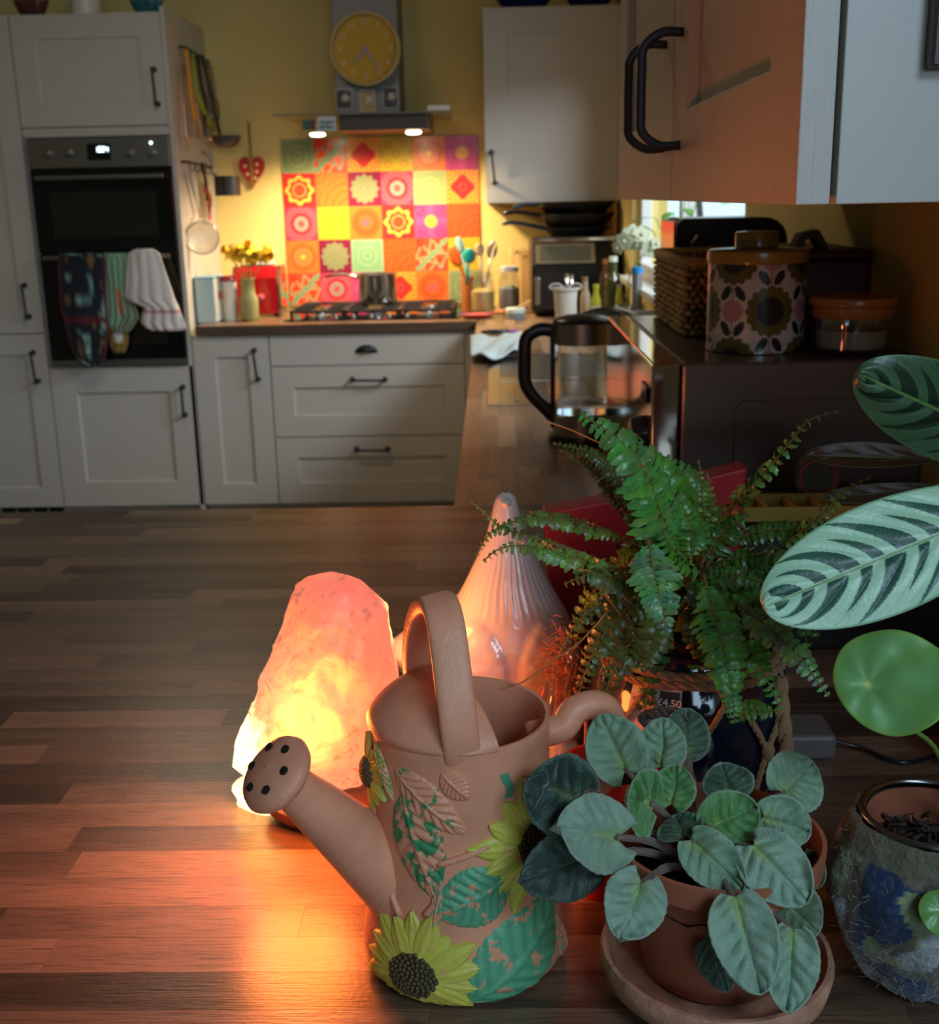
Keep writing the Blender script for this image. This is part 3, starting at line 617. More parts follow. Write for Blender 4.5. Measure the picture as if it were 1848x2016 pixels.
# saucepan
sy = 5.19; a, b = at(706, 575, sy), at(781, 575, sy); sx, sr = 0.5 * (a.x + b.x), 0.5 * (b.x - a.x); z0, z1 = 0.95, at(742, 541, sy - sr).z
SPST = mat('pan_steel', (0.75, 0.72, 0.68), 0.2, 1.0)
pn = thing('saucepan', 'polished steel saucepan on the middle burner with handle to the left', 'saucepan', (sx, sy, z0))
MB().lathe((sx, sy, 0), [(0.002, z0), (sr * 0.92, z0), (sr, z0 + 0.012), (sr, z1 - 0.004), (sr * 1.05, z1), (sr * 0.97, z1), (sr * 0.96, z0 + 0.01), (0.002, z0 + 0.008)], 40, cap0=False, cap1=False).build('pan_body', SPST, pn, smooth=True, autos=50)
p0, p1 = V((sx - sr * 0.95, sy, z1 - 0.018)), at(640, 545, sy)
MB().tube(crom([p0, lerp(p0, p1, 0.3) + V((0, 0, 0.012)), lerp(p0, p1, 0.7) + V((0, 0, 0.01)), p1], 5), 1, 10, flat=(0.012, 0.006, (0, 0, 1))).build('handle', BLACKP, pn, smooth=True)
MB().tube([p0 + V((0.01, 0, 0)), lerp(p0, p1, 0.35) + V((0, 0, 0.013))], 1.1, 10, flat=(0.013, 0.0065, (0, 0, 1))).build('handle_bracket', SPST, pn, smooth=True)

# ================================================================ things on the hob run, left
a, b = at(382, 632, 5.0), at(456, 545, 5.0)
tx0 = max(a.x, x_t1 + 0.002); tx1 = at(424, 600, 4.95).x; 
tn = thing('storage_tin', 'pale blue and cream rectangular tin standing beside the oven housing', 'tin', (tx0 + 0.05, 5.0, 0.9))
tzt = at(400, 545, 4.95).z
TB = mat('pale_blue_enamel', (0.42, 0.56, 0.60), 0.35); TC = mat('cream_enamel', (0.75, 0.72, 0.62), 0.35)
mb = MB().box(tx0 + 0.004, tx1, 4.95, 5.12, 0.9, tzt - 0.01); mb.build('body', TB, tn, bevel=0.006)
MB().box(tx0 + 0.002, tx1 + 0.002, 4.948, 5.122, tzt - 0.0095, tzt).build('lid', mat('blue_lid', (0.3, 0.55, 0.68), 0.35), tn, bevel=0.003)
MB().box(tx1 + 0.0005, tx1 + 0.002, 4.957, 5.113, 0.906, tzt - 0.014).build('side_panel', TC, tn)
MB().lathe((tx1 + 0.002, 5.03, 1.01), [(0.02, 0), (0.02, 0.001)], 14, 'X').build('red_emblem', mat('red_print', (0.6, 0.05, 0.05), 0.4), tn)
bx0, bx1 = tx1 + 0.012, tx1 + 0.065
tn2 = thing('coffee_tin', 'cream tin with a red lid behind the pale blue tin', 'tin', (bx0 + 0.03, 5.2, 0.9))
MB().lathe((bx0 + 0.024, 5.07, 0), [(0.032, 0.9), (0.032, 1.065)], 24).build('body', TC, tn2, smooth=True, autos=40)
MB().lathe((bx0 + 0.024, 5.07, 0), [(0.034, 1.066), (0.034, 1.085), (0.030, 1.09)], 24).build('lid', mat('red_enamel', (0.5, 0.02, 0.02), 0.2, coat=0.6), tn2, smooth=True, autos=40)
# toaster
a, b = at(466, 612, 5.28), at(560, 525, 5.28)
ts = thing('toaster', 'glossy red toaster with chrome end on the worktop beside the splashback', 'toaster', (0.5 * (a.x + b.x), 5.25, 0.9))
zt2 = at(520, 524, 5.2).z; x0, x1 = a.x, b.x - 0.008; ym = 5.27; hw = 0.085
prof = [(ym - hw, 0.912), (ym - hw, zt2 - 0.05), (ym - hw + 0.012, zt2 - 0.02), (ym - hw + 0.04, zt2 - 0.002), (ym + hw - 0.04, zt2 - 0.002), (ym + hw - 0.012, zt2 - 0.02), (ym + hw, zt2 - 0.05), (ym + hw, 0.912)]
MB().prism(prof, x0 + 0.02, x1 - 0.012, 'YZ').build('body', mat('red_gloss', (0.42, 0.008, 0.015), 0.15, coat=0.7), ts, bevel=0.004)
MB().prism([(lerp(ym, q, 1.03), lerp(0.99, z, 1.02)) for q, z in prof], x1 - 0.012, x1, 'YZ').build('end_cap', CHROME, ts, bevel=0.004)
MB().prism([(lerp(ym, q, 1.03), lerp(0.99, z, 1.02)) for q, z in prof], x0 + 0.008, x0 + 0.02, 'YZ').build('end_cap', CHROME, ts, bevel=0.004)
MB().box(x0 + 0.04, x1 - 0.04, ym - 0.035, ym - 0.012, zt2 - 0.0018, zt2 + 0.002).build('slot', BLACKP, ts); MB().box(x0 + 0.04, x1 - 0.04, ym + 0.012, ym + 0.035, zt2 - 0.0018, zt2 + 0.002).build('slot', BLACKP, ts)
MB().lathe((lerp(x0, x1, 0.6), ym - hw, 0.985), [(0.016, 0.0), (0.015, -0.012), (0.01, -0.016)], 16, 'Y').build('dial', mat('pink_dial', (0.55, 0.1, 0.14), 0.25), ts, smooth=True, autos=40)
for xx in (x0 + 0.04, x1 - 0.04): MB().lathe((xx, ym, 0.9), [(0.012, 0), (0.012, 0.013)], 10).build('foot', BLACKP, ts)
# vase of daffodils
vy = 5.05; c = at(490, 600, vy); vr = (at(508, 590, vy).x - at(471, 590, vy).x) / 2; zr = at(490, 548, vy).z
dv_ = thing('flower_vase', 'ribbed greenish glass bottle vase holding daffodils', 'vase', (c.x, vy, 0.9))
MB().lathe((c.x, vy, 0), [(vr * 0.9, 0.9), (vr, 0.91), (vr, 0.985), (vr * 0.93, 1.0), (vr * 0.72, 1.012), (vr * 0.68, zr - 0.008), (vr * 0.85, zr - 0.003), (vr * 0.85, zr), (vr * 0.6, zr), (vr * 0.55, 1.01), (vr * 0.85, 0.98), (vr * 0.85, 0.91)], 32, cap1=True, fn=lambda a, h, r: r * (1 + 0.015 * math.cos(12 * a))).build('bottle', mat('green_glass', (0.50, 0.48, 0.20), 0.12, trans=0.35, ior=1.35), dv_, smooth=True)
PETAL = mat('daffodil_yellow', (0.85, 0.58, 0.02), 0.55, sheen=0.2); STEM = mat('flower_stem', (0.16, 0.24, 0.04), 0.5)
def flower(label, px, py, face, r=0.042, Y=vy):
    tip = at(px, py, Y); f = thing('daffodil', label, 'flower', tip, 'daffodils in the vase')
    base = V((c.x, vy, zr - 0.06)); MB().tube(crom([base, lerp(base, tip, 0.5) + V((0, 0, 0.01)), tip], 5), 0.0035, 6).build('stem', STEM, f, smooth=True)
    fd = V(face).normalized(); s = fd.orthogonal().normalized(); t = fd.cross(s)
    for k in range(6):
        an = k * PI / 3; d = s * math.cos(an) + t * math.sin(an); q = fd.cross(d)
        MB().grid(lambda u, v: tip + d * (0.004 + r * u) + q * ((v - 0.5) * r * 0.75 * math.sin(PI * min(1, 0.12 + u * 0.88))) + fd * (0.006 * u * (1 - u) * 4 - 0.002), 6, 4).build('petal', PETAL, f, smooth=True, solid=0.001)
    MB().grid(lambda u, v: tip + (s * math.cos(2 * PI * u) + t * math.sin(2 * PI * u)) * (r * (0.22 + 0.22 * v + 0.03 * math.cos(2 * PI * u * 8) * v)) + fd * (v * r * 0.8), 20, 4, closed_u=True).build('trumpet', mat('trumpet_yellow', (0.85, 0.42, 0.01), 0.5), f, smooth=True, solid=0.001)
flower('leftmost daffodil in the vase, leaning out over the tins', 452, 496, (-0.7, -0.6, 0.4)); flower('daffodil second from the left in the vase', 470, 500, (-0.2, -1, 0.3))
flower('middle daffodil standing highest in the vase', 487, 490, (0.1, -0.6, 0.8)); flower('daffodil just left of the gap in the bunch', 496, 503, (0.5, -1, -0.1)); flower('rightmost daffodil nodding in front of the wall socket', 522, 500, (0.8, -0.8, -0.3), 0.046)
p = at(525, 508, YB); sk_ = thing('wall_socket', 'white double wall socket on the yellow wall above the toaster', 'socket', (p.x, YB - 0.005, p.z))
MB().box(p.x - 0.065, p.x + 0.035, YB - 0.01, YB - 0.0005, p.z - 0.045, p.z + 0.045).build('plate', WHITE, sk_, bevel=0.003)
for dx in (-0.04, 0.005): MB().box(p.x + dx - 0.006, p.x + dx + 0.006, YB - 0.014, YB - 0.0101, p.z + 0.012, p.z + 0.03).build('switch', WHITE, sk_)
# hanging heart
hy = YB - 0.02; a, b = at(471, 330, hy), at(521, 330, hy); zt3, zb3 = at(495, 308, hy).z, at(497, 371, hy).z
cx3 = 0.5 * (a.x + b.x); hwid = (b.x - a.x) / 2
poly = []
for k in range(40):
    t = 2 * PI * k / 40; x = 16 * math.sin(t) ** 3 / 16; z = (13 * math.cos(t) - 5 * math.cos(2 * t) - 2 * math.cos(3 * t) - math.cos(4 * t)) / 17
    poly.append((cx3 + x * hwid, lerp(zb3, zt3, (z + 1) / 1.72)))
ht = thing('heart_ornament', 'red wooden heart with pale dots hanging on the yellow wall', 'heart', (cx3, hy, zt3))
MB().prism(poly, hy - 0.012, hy + 0.012).build('heart', mat('red_painted_wood', (0.42, 0.02, 0.015), 0.4), ht, bevel=0.003)
zz = at(495, 240, hy).z; MB().box(cx3 - 0.006, cx3 + 0.006, hy - 0.0155, hy - 0.012, lerp(zb3, zt3, 0.05), zz).build('ribbon', mat('olive_ribbon', (0.28, 0.2, 0.04), 0.7), ht)
for fx, fz in ((0.45, 0.75), (0.4, 0.52), (0.25, 0.32), (-0.5, 0.7), (-0.35, 0.45)):
    MB().lathe((cx3 + fx * hwid, hy, lerp(zb3, zt3, fz)), [(0.008, -0.0122), (0.008, -0.0135)], 12, 'Y').build('dot', mat('pale_dot', (0.75, 0.5, 0.3), 0.5), ht)

# ================================================================ utensils on the side of the oven housing
XS = x_t1
def onside(px, py, off=0.02): return atx(px, py, XS + off)
def rail(py0, px0, py1, px1, label):
    p, q = onside(px0, py0), onside(px1, py1); o = thing('utensil_rail', label, 'rail', p)
    MB().tube([p, q], 0.004, 8).build('rod', IRON, o, smooth=True)
    for z in (p, q): MB().tube([V((XS, z.y, z.z)), z], 0.005, 8).build('bracket', IRON, o, smooth=True)
    return p, q
HK = mat('hook_wire', (0.06, 0.05, 0.045), 0.4, 0.6)
r1 = rail(92, 362, 122, 412, 'upper thin metal rail with hooks on the side of the oven housing')
r2 = rail(318, 366, 330, 420, 'lower thin metal rail with hooks on the side of the oven housing')
def hook(p, label):
    h = MB().tube(crom([p + V((0.004, 0, 0.006)), p + V((0.006, 0, 0.0)), p + V((0.002, 0, -0.025)), p + V((0.012, 0, -0.035)), p + V((0.02, 0, -0.025))], 4), 0.0022, 6).build('rail_hook', HK, None, smooth=True)
    tag(h, label, 'hook', 'hooks on the utensil rails')
NTH = ['nearest the oven door', 'second from the oven', 'third from the oven', 'fourth from the oven', 'fifth from the oven', 'nearest the back wall']
for k in range(6): hook(lerp(r1[0], r1[1], 0.06 + k * 0.17), 'dark wire hook on the upper utensil rail, ' + NTH[k])
for k in range(5): hook(lerp(r2[0], r2[1], 0.08 + k * 0.2), 'dark wire hook on the lower utensil rail, ' + (NTH[k] if k < 4 else NTH[5]))
def utensil(name, label, cat, pts, wid, m, head=None, hm=None, off=0.03):
    P = [onside(x, y, off) for x, y in pts]; o = thing(name, label, cat, P[0], 'utensils hanging from the rails')
    MB().tube(crom(P, 5), 1, 8, flat=(wid * 1.5, 0.005, (1, 0, 0))).build('handle', m, o, smooth=True)
    if head:
        q = P[-1]; kind, s = head; hm = hm or m
        if kind == 'blade': MB().obox(q + V((0, 0, -s)), V((0.002, 0, 0)), V((0, s * 0.6, 0)), V((0, 0, s))).build('blade', hm, o, bevel=0.0015)
        if kind == 'bowl': MB().lathe(q + V((0.03, 0.0, -s * 0.2)), [(s * math.sin(PI / 2 * i / 8) + 1e-4, -s * 0.8 * math.cos(PI / 2 * i / 8)) for i in range(9)], 20, cap1=False).build('bowl', hm, o, smooth=True, solid=0.002)
        if kind == 'ring': MB().tube([q + V((0.0, s * math.sin(t), -s + s * math.cos(t))) for t in [2 * PI * k / 24 for k in range(25)]], 0.0035, 8, caps=False).build('ring', hm, o, smooth=True)
    return o
YU = mat('orange_plastic', (0.85, 0.36, 0.01), 0.4); GU = mat('lime_plastic', (0.32, 0.42, 0.01), 0.4); BU = mat('black_nylon', (0.015, 0.014, 0.014), 0.4); SU = mat('worn_steel', (0.4, 0.38, 0.36), 0.35, 0.9); PU = mat('copper_steel', (0.62, 0.42, 0.30), 0.3, 0.9)
utensil('spatula', 'long orange plastic spatula hanging from the upper rail', 'spatula', [(367, 97), (376, 180), (384, 238)], 0.012, YU, ('blade', 0.03), PU)
utensil('spatula', 'lime green spatula curving down from the upper rail', 'spatula', [(380, 105), (388, 180), (405, 225), (420, 250)], 0.012, GU)
utensil('fish_slice', 'steel slice with a lime green insert below the orange spatula', 'slice', [(364, 130), (364, 215), (368, 278)], 0.010, PU, ('blade', 0.02), GU)
utensil('serving_spoon', 'black nylon spoon hanging between green spatula and grey tools', 'spoon', [(388, 108), (396, 165), (406, 205), (402, 240)], 0.009, BU, ('blade', 0.03))
utensil('ladle', 'black nylon ladle with deep bowl hanging from the upper rail', 'ladle', [(398, 112), (418, 190), (426, 235), (432, 262)], 0.009, BU, ('bowl', 0.062), mat('grey_nylon', (0.06, 0.06, 0.065), 0.35), off=0.05)
utensil('potato_masher', 'grey handled steel masher near the back of the upper rail', 'masher', [(403, 118), (410, 170), (416, 215)], 0.012, mat('grey_plastic', (0.22, 0.22, 0.23), 0.4), ('ring', 0.03), SU)
utensil('whisk', 'wire whisk at the far end of the upper rail', 'whisk', [(412, 122), (420, 165), (424, 195)], 0.007, SU, ('ring', 0.045), HK, off=0.05)
utensil('measuring_spoon', 'copper toned measuring spoon beside the black spoon', 'spoon', [(386, 200), (392, 245), (396, 270)], 0.008, PU, ('bowl', 0.016), PU)
utensil('peeler', 'small dark peeler hanging from the lower rail', 'peeler', [(398, 322), (406, 365), (408, 395)], 0.009, BU, ('blade', 0.015), mat('pink_plastic', (0.55, 0.10, 0.12), 0.4))
utensil('scissors', 'red handled scissors hanging from the lower rail', 'scissors', [(404, 372), (414, 390), (412, 415)], 0.009, mat('red_plastic', (0.5, 0.03, 0.04), 0.4), ('ring', 0.02))
# sieve
p0, p1 = onside(372, 340), onside(392, 418); o = thing('sieve', 'round wire sieve hanging with its long steel handle above the tins', 'sieve', p0, 'utensils hanging from the rails')
MB().tube([p0, p1], 1, 8, flat=(0.011, 0.003, (1, 0, 0))).build('handle', mat('blued_steel', (0.5, 0.6, 0.72), 0.25, 0.9), o)
c_ = at(398, 468, 4.93); rr = 0.066; sn_ = V((0.25, -0.97, 0)).normalized(); st_ = V((0.97, 0.25, 0)).normalized()
MB().tube([p1, c_ + V((0, 0, rr))], 0.004, 8).build('neck', SU, o, smooth=True)
MB().tube([c_ + st_ * (rr * math.cos(t)) + V((0, 0, rr * math.sin(t))) for t in [2 * PI * k / 32 for k in range(33)]], 0.0035, 8, caps=False).build('rim', SU, o, smooth=True)
MB().grid(lambda u, v: c_ + (st_ * math.cos(2 * PI * u) + V((0, 0, math.sin(2 * PI * u)))) * (rr * math.cos(PI / 2 * v)) - sn_ * (0.035 * math.sin(PI / 2 * v)), 28, 8, closed_u=True).build('mesh_bowl', mat('wire_mesh', (0.6, 0.56, 0.5), 0.4, 0.5, alpha=0.5), o, smooth=True)
# small pot (milk pan) hanging
a, b = onside(425, 352, 0.16), onside(471, 385, 0.16); o = thing('milk_pan', 'small black milk pan hanging from the lower rail over the worktop', 'pan', (XS + 0.1, a.y, b.z))
mr = 0.055; cc = V((XS + 0.12, onside(448, 368, 0.12).y, b.z))
MB().lathe(cc, [(0.001, 0), (mr, 0), (mr, 0.082), (mr * 0.94, 0.082), (mr * 0.93, 0.004), (0.001, 0.004)], 28, cap0=False, cap1=False).build('pan_body', BU, o, smooth=True, autos=40)
MB().tube(crom([onside(398, 300, 0.02), cc + V((-0.07, 0, 0.16)), cc + V((-0.045, 0, 0.085))], 5), 1, 8, flat=(0.008, 0.004, (1, 0, 0))).build('handle', SU, o, smooth=True)

# ================================================================ cloths on the oven door
def cloth(name, label, cat, rows, Y, m, thick=0.006, folds=5, amp=0.008, seed=0, top_label=None, cfn=None, nv=26):
    """rows: list of (py, px left, px right); the cloth hangs a little in front of the glass"""
    def F(u, v):
        t = v * (len(rows) - 1); i = min(int(t), len(rows) - 2); f = t - i
        py = lerp(rows[i][0], rows[i + 1][0], f); x0 = lerp(rows[i][1], rows[i + 1][1], f); x1 = lerp(rows[i][2], rows[i + 1][2], f)
        p = at(lerp(x0, x1, u), py, Y); d = amp * (0.4 + v) * math.sin(u * folds * PI + seed + 2 * v) + 0.004 * noise.noise(V((u * 4, v * 5, seed)))
        return p + V((0, -abs(d) - 0.002 - 0.012 * math.sin(PI * min(1, u * 1.0)), 0))
    o = MB().grid(F, 30, nv, cfn=cfn).build(name, m, None, smooth=True, solid=thick)
    return tag(o, label, cat)
YC_ = yo - 0.045
def mitt_col(u, v):
    n = noise.noise(V((u * 5, v * 9, 2))); n2 = noise.noise(V((u * 11, v * 22, 9)))
    c = (0.008, 0.012, 0.022)
    if n > 0.28: c = (0.10, 0.20, 0.18)
    if n > 0.42 and n2 > 0: c = (0.30, 0.42, 0.36)
    if n < -0.38: c = (0.16, 0.09, 0.03)
    if u < 0.04 or u > 0.96: c = (0.10, 0.01, 0.02)
    if abs(v - 0.5) < 0.012: c = (0.12, 0.01, 0.02)
    return c
FAB = lambda n: mat(n, (1, 1, 1), 0.9, attr=True, sheen=0.3, bump=0.3, bscale=400)
cloth('oven_gloves', 'dark navy flowered oven gloves hanging over the lower oven handle', 'oven gloves',
      [(498, 119, 205), (505, 117, 208), (550, 118, 210), (608, 122, 212), (650, 134, 214), (690, 144, 210), (710, 154, 204), (720, 172, 192)], YC_, FAB('flowered_quilt'), 0.018, 2, 0.006, 1, cfn=mitt_col)
cloth('tea_towel', 'crumpled pale green tea towel hanging between oven gloves and striped towel', 'tea towel',
      [(498, 205, 248), (515, 203, 258), (560, 208, 262), (600, 212, 268), (625, 213, 276), (645, 214, 262), (652, 225, 255)], YC_ + 0.008, FAB('green_cotton'), 0.004, 5, 0.010, 4,
      cfn=lambda u, v: mixc((0.22, 0.42, 0.30), (0.16, 0.12, 0.06), 0.6 if (v > 0.45 and u > 0.5) or v > 0.8 else 0.15 * noise.noise(V((u * 5, v * 4, 1))) + 0.1) if not (0.42 < u < 0.55 and 0.35 < v < 0.62) else (0.6, 0.1, 0.02))
def towel_col(u, v):
    c = (0.72, 0.66, 0.64)
    for q in (0.56, 0.62, 0.86, 0.90, 0.93):
        if abs(v - q) < 0.012: c = (0.50, 0.18, 0.18)
    return c
cloth('tea_towel', 'white tea towel with red stripes hanging at the right of the oven handle', 'tea towel',
      [(490, 268, 300), (498, 252, 315), (530, 250, 325), (560, 248, 335), (590, 246, 345), (605, 285, 352), (620, 280, 358), (635, 278, 364), (646, 290, 366), (650, 300, 362)], YC_ - 0.012, FAB('striped_cotton'), 0.004, 4, 0.007, 2, cfn=towel_col)
cloth('pot_holder', 'small mustard and white pot holder showing below the green tea towel', 'pot holder',
      [(640, 214, 250), (660, 213, 254), (680, 217, 252), (694, 224, 246)], YC_ + 0.012, FAB('mustard_cotton'), 0.006, 3, 0.004, 5, cfn=lambda u, v: (0.6, 0.58, 0.55) if 0.3 < u < 0.75 and v < 0.6 else (0.22, 0.13, 0.02), nv=10)

# ================================================================ things on top of the cupboards
def basin(label, px0, px1, py, Y, h, col, top=1.0):
    a, b = at(px0, py, Y), at(px1, py, Y); r = (b.x - a.x) / 2; z0 = (zT if px1 < 400 else zt_) + 0.001
    o = thing('basin', label, 'bowl', (0.5 * (a.x + b.x), Y + 0.05, z0)); m = mat('glaze_%s' % label.split()[0], col, 0.2, coat=0.5)
    MB().lathe((0.5 * (a.x + b.x), Y + r * 0.5, z0), [(r * 0.55, 0), (r * 0.8, h * 0.4), (r, h), (r * 0.95, h), (r * 0.75, h * 0.42), (r * 0.5, 0.01)], 32, sy=0.5).build('bowl_body', m, o, smooth=True, autos=60)
    MB().lathe((0.5 * (a.x + b.x), Y + r * 0.5, z0), [(r * 1.0, h + 0.0005), (r * 1.03, h + 0.004), (r * 0.96, h + 0.006)], 32, sy=0.5, cap0=False, cap1=False).build('rim', m, o, smooth=True)
basin('blue glazed bowl on top of the wall cabinet, left one', 972, 1092, 5, 5.22, 0.06, (0.01, 0.015, 0.12)); basin('navy glazed bowl on top of the wall cabinet, right one', 1112, 1212, 4, 5.22, 0.05, (0.012, 0.012, 0.10))
basin('teal glazed bowl on top of the oven housing', 250, 318, 4, 4.9, 0.05, (0.02, 0.14, 0.17)); basin('brown wooden bowl on top of the larder cabinet', 20, 90, 8, 4.9, 0.06, (0.10, 0.03, 0.02))
a, b = at(126, 6, 4.9), at(188, 6, 4.9)
o = thing('enamel_pot', 'cream cylindrical pot on top of the oven housing', 'pot', (0.5 * (a.x + b.x), 4.95, zT)); MB().lathe((0.5 * (a.x + b.x), 4.97, zT + 0.001), [(0.06, 0), (0.06, 0.12), (0.055, 0.12), (0.055, 0.005)], 24).build('pot_body', TC, o, smooth=True, autos=40)
MB().lathe((0.5 * (a.x + b.x), 4.97, zT + 0.122), [(0.062, 0), (0.062, 0.01), (0.02, 0.02), (0.012, 0.035)], 24).build('lid', TC, o, smooth=True, autos=40)

# ================================================================ back right corner
# utensil crock with spatulas
cy = 5.22; c = at(922, 585, cy); cr = (at(934, 585, cy).x - at(908, 585, cy).x) / 2
o = thing('utensil_crock', 'tall slim terracotta utensil pot at the right end of the splashback', 'pot', (c.x, cy, 0.9))
ct = at(922, 545, cy).z; MB().lathe((c.x, cy, 0), [(cr, 0.9), (cr * 1.1, ct), (cr * 0.95, ct), (cr * 0.85, 0.91)], 24).build('crock_body', mat('orange_glaze', (0.45, 0.14, 0.04), 0.3), o, smooth=True, autos=40)
def stick(name, label, cat, b0, tip, m, w2=0.006, head=None, hm=None, Y=cy):
    p, q = at(*b0, Y), at(*tip, Y); p.z = max(p.z, 0.915); t = thing(name, label, cat, p, 'utensils in the pots by the hob')
    MB().tube([p, lerp(p, q, 0.5) + V((0, 0.004, 0)), q], 1, 8, flat=(w2, 0.003, (0, 1, 0))).build('handle', m, t, smooth=True)
    if head:
        d = (q - p).normalized(); s = V((d.z, 0, -d.x)); L, W = head
        MB().grid(lambda u, v: q + d * (L * (u - 0.08)) + s * ((v - 0.5) * 2 * W * math.sin(PI * (0.12 + 0.8 * u)) ** 0.7) + V((0, 0.01 * (2 * v - 1) ** 2 - 0.005, 0)), 10, 6).build('blade', hm or m, t, smooth=True, solid=0.003)
ORP = mat('orange_silicone', (0.75, 0.13, 0.02), 0.45); TEAL = mat('teal_silicone', (0.01, 0.30, 0.30), 0.4); TURQ = mat('pale_turquoise', (0.35, 0.62, 0.62), 0.4); WOODU = mat('bare_beech', (0.60, 0.40, 0.20), 0.55, vary=0.12)
stick('silicone_spatula', 'orange silicone spatula standing in the crock against the tiles', 'spatula', (920, 560), (904, 520), ORP, head=(0.09, 0.03), Y=cy)
stick('silicone_spoon', 'pale turquoise spoon standing tallest in the crock', 'spoon', (924, 560), (908, 495), TURQ, head=(0.07, 0.016), Y=cy - 0.02)
stick('slotted_turner', 'teal slotted turner leaning right out of the crock', 'turner', (918, 560), (922, 515), TEAL, head=(0.06, 0.03), Y=cy - 0.04)
# glass jars
def jar(label, px, py, px0, px1, pyt, Y, glass, content=None, ccol=None, lid=None, cat='jar'):
    c = at(px, py, Y); r = (at(px1, py, Y).x - at(px0, py, Y).x) / 2; zt = at(px, pyt, Y).z; z0 = 0.9005; H = zt - z0
    o = thing('glass_jar', label, cat, (c.x, Y, z0))
    MB().lathe((c.x, Y, z0), [(r * 0.85, 0), (r, H * 0.08), (r, H * 0.7), (r * 0.8, H * 0.84), (r * 0.78, H), (r * 0.72, H), (r * 0.73, H * 0.84), (r * 0.92, H * 0.68), (r * 0.92, H * 0.1), (r * 0.5, H * 0.05)], 28).build('glass_body', glass, o, smooth=True, autos=50)
    if ccol: MB().lathe((c.x, Y, z0), [(r * 0.88, H * 0.11), (r * 0.9, H * 0.2), (r * 0.9, H * 0.55), (r * 0.4, H * 0.62)], 20).build('contents', mat('contents_%d' % px, ccol, 0.6), o, smooth=True, autos=40)
    if lid: MB().lathe((c.x, Y, z0), [(r * 0.84, H * 0.93), (r * 0.84, H * 1.03), (r * 0.7, H * 1.05)], 24).build('lid', lid, o, smooth=True, autos=40)
    return o, c, r, zt
jar('clip top glass jar with pale wooden spoons beside the crock', 950, 575, 924, 974, 535, 5.1, THIN, 1, (0.50, 0.36, 0.12))
jar('round glass jar with white lid right of the spoon jar', 1002, 575, 980, 1024, 528, 5.15, THIN, 1, (0.42, 0.44, 0.40), WHITE)
stick('wooden_spoon', 'wooden spoon with round head standing in the glass jar', 'spoon', (948, 570), (944, 500), WOODU, head=(0.05, 0.02), Y=5.1)
stick('wooden_fork', 'thin wooden fork leaning right out of the glass jar', 'fork', (950, 570), (976, 478), WOODU, w2=0.004, Y=5.11)
stick('metal_spoon', 'grey metal serving spoon standing in the glass jar', 'spoon', (955, 570), (966, 505), SU, head=(0.07, 0.022), Y=5.13)
# spoon rest and small tub
p = at(938, 606, 5.0); o = thing('spoon_rest', 'terracotta dish with purple rim lying beside the hob', 'dish', (p.x, 4.95, 0.9))
MB().lathe((p.x, 4.96, 0.9005), [(0.04, 0), (0.075, 0.012), (0.08, 0.018), (0.072, 0.016), (0.04, 0.006)], 28, sy=0.8).build('dish_body', ORP, o, smooth=True, autos=60)
MB().lathe((p.x, 4.96, 0.9005), [(0.072, 0.0175), (0.081, 0.0195), (0.072, 0.021)], 28, sy=0.8, cap0=False, cap1=False).build('rim', mat('purple_glaze', (0.2, 0.15, 0.4), 0.25), o, smooth=True)
MB().tube([V((p.x + 0.07, 4.95, 0.92)), V((p.x + 0.12, 4.95, 0.93)), V((p.x + 0.15, 4.95, 0.94))], 1, 8, flat=(0.012, 0.004, (0, 0, 1))).build('handle', ORP, o, smooth=True)
p = at(1014, 608, 4.95); o = thing('butter_tub', 'small grey tub with pale lid and a wooden stick in it', 'tub', (p.x, 4.9, 0.9))
MB().lathe((p.x, 4.9, 0.9005), [(0.036, 0), (0.04, 0.025)], 24).build('tub_body', mat('slate_plastic', (0.22, 0.28, 0.32), 0.4), o, smooth=True, autos=40)
MB().lathe((p.x, 4.9, 0.9005), [(0.041, 0.0255), (0.042, 0.04), (0.038, 0.045)], 24).build('lid', mat('pale_lid', (0.6, 0.68, 0.66), 0.4), o, smooth=True, autos=40)
MB().tube([V((p.x + 0.01, 4.9, 0.945)), V((p.x + 0.06, 4.88, 0.975))], 0.005, 8).build('stick', WOODU, o)
# chopping boards leaning on the wall
for k, (px0, px1, pyt, col, lab) in enumerate(((1008, 1030, 486, (0.6, 0.42, 0.18), 'tall pale wooden chopping board leaning on the back wall'), (1026, 1041, 492, (0.45, 0.26, 0.1), 'darker wooden chopping board in front of the pale one'))):
    a, b = at(px0, 590, 5.4), at(px1, pyt, 5.4); m = mat('board_wood_%d' % k, col, 0.5, vary=0.15, vscale=6, stretch=(8, 8, 1)); yy = 5.36 - k * 0.06
    o = thing('chopping_board', lab, 'board', (0.5 * (a.x + b.x), yy, 0.9)); mb = MB(); cxx = 0.5 * (a.x + b.x); hw2 = (b.x - a.x) / 2 * 1.3
    mb.obox((cxx, yy + 0.03, 0.5 * (0.902 + b.z)), (hw2, 0, 0), (0, 0.009, -0.0015), (0, 0.03, 0.5 * (b.z - 0.902))); mb.build('board', m, o, bevel=0.005)
    MB().tube([V((cxx + hw2 * 0.3 * math.cos(t), yy + 0.045, b.z - 0.03 + hw2 * 0.3 * math.sin(t))) for t in [2 * PI * q / 12 for q in range(13)]], 0.003, 6, caps=False).build('hanging_loop', mat('leather_loop', (0.12, 0.06, 0.03), 0.7), o, smooth=True)
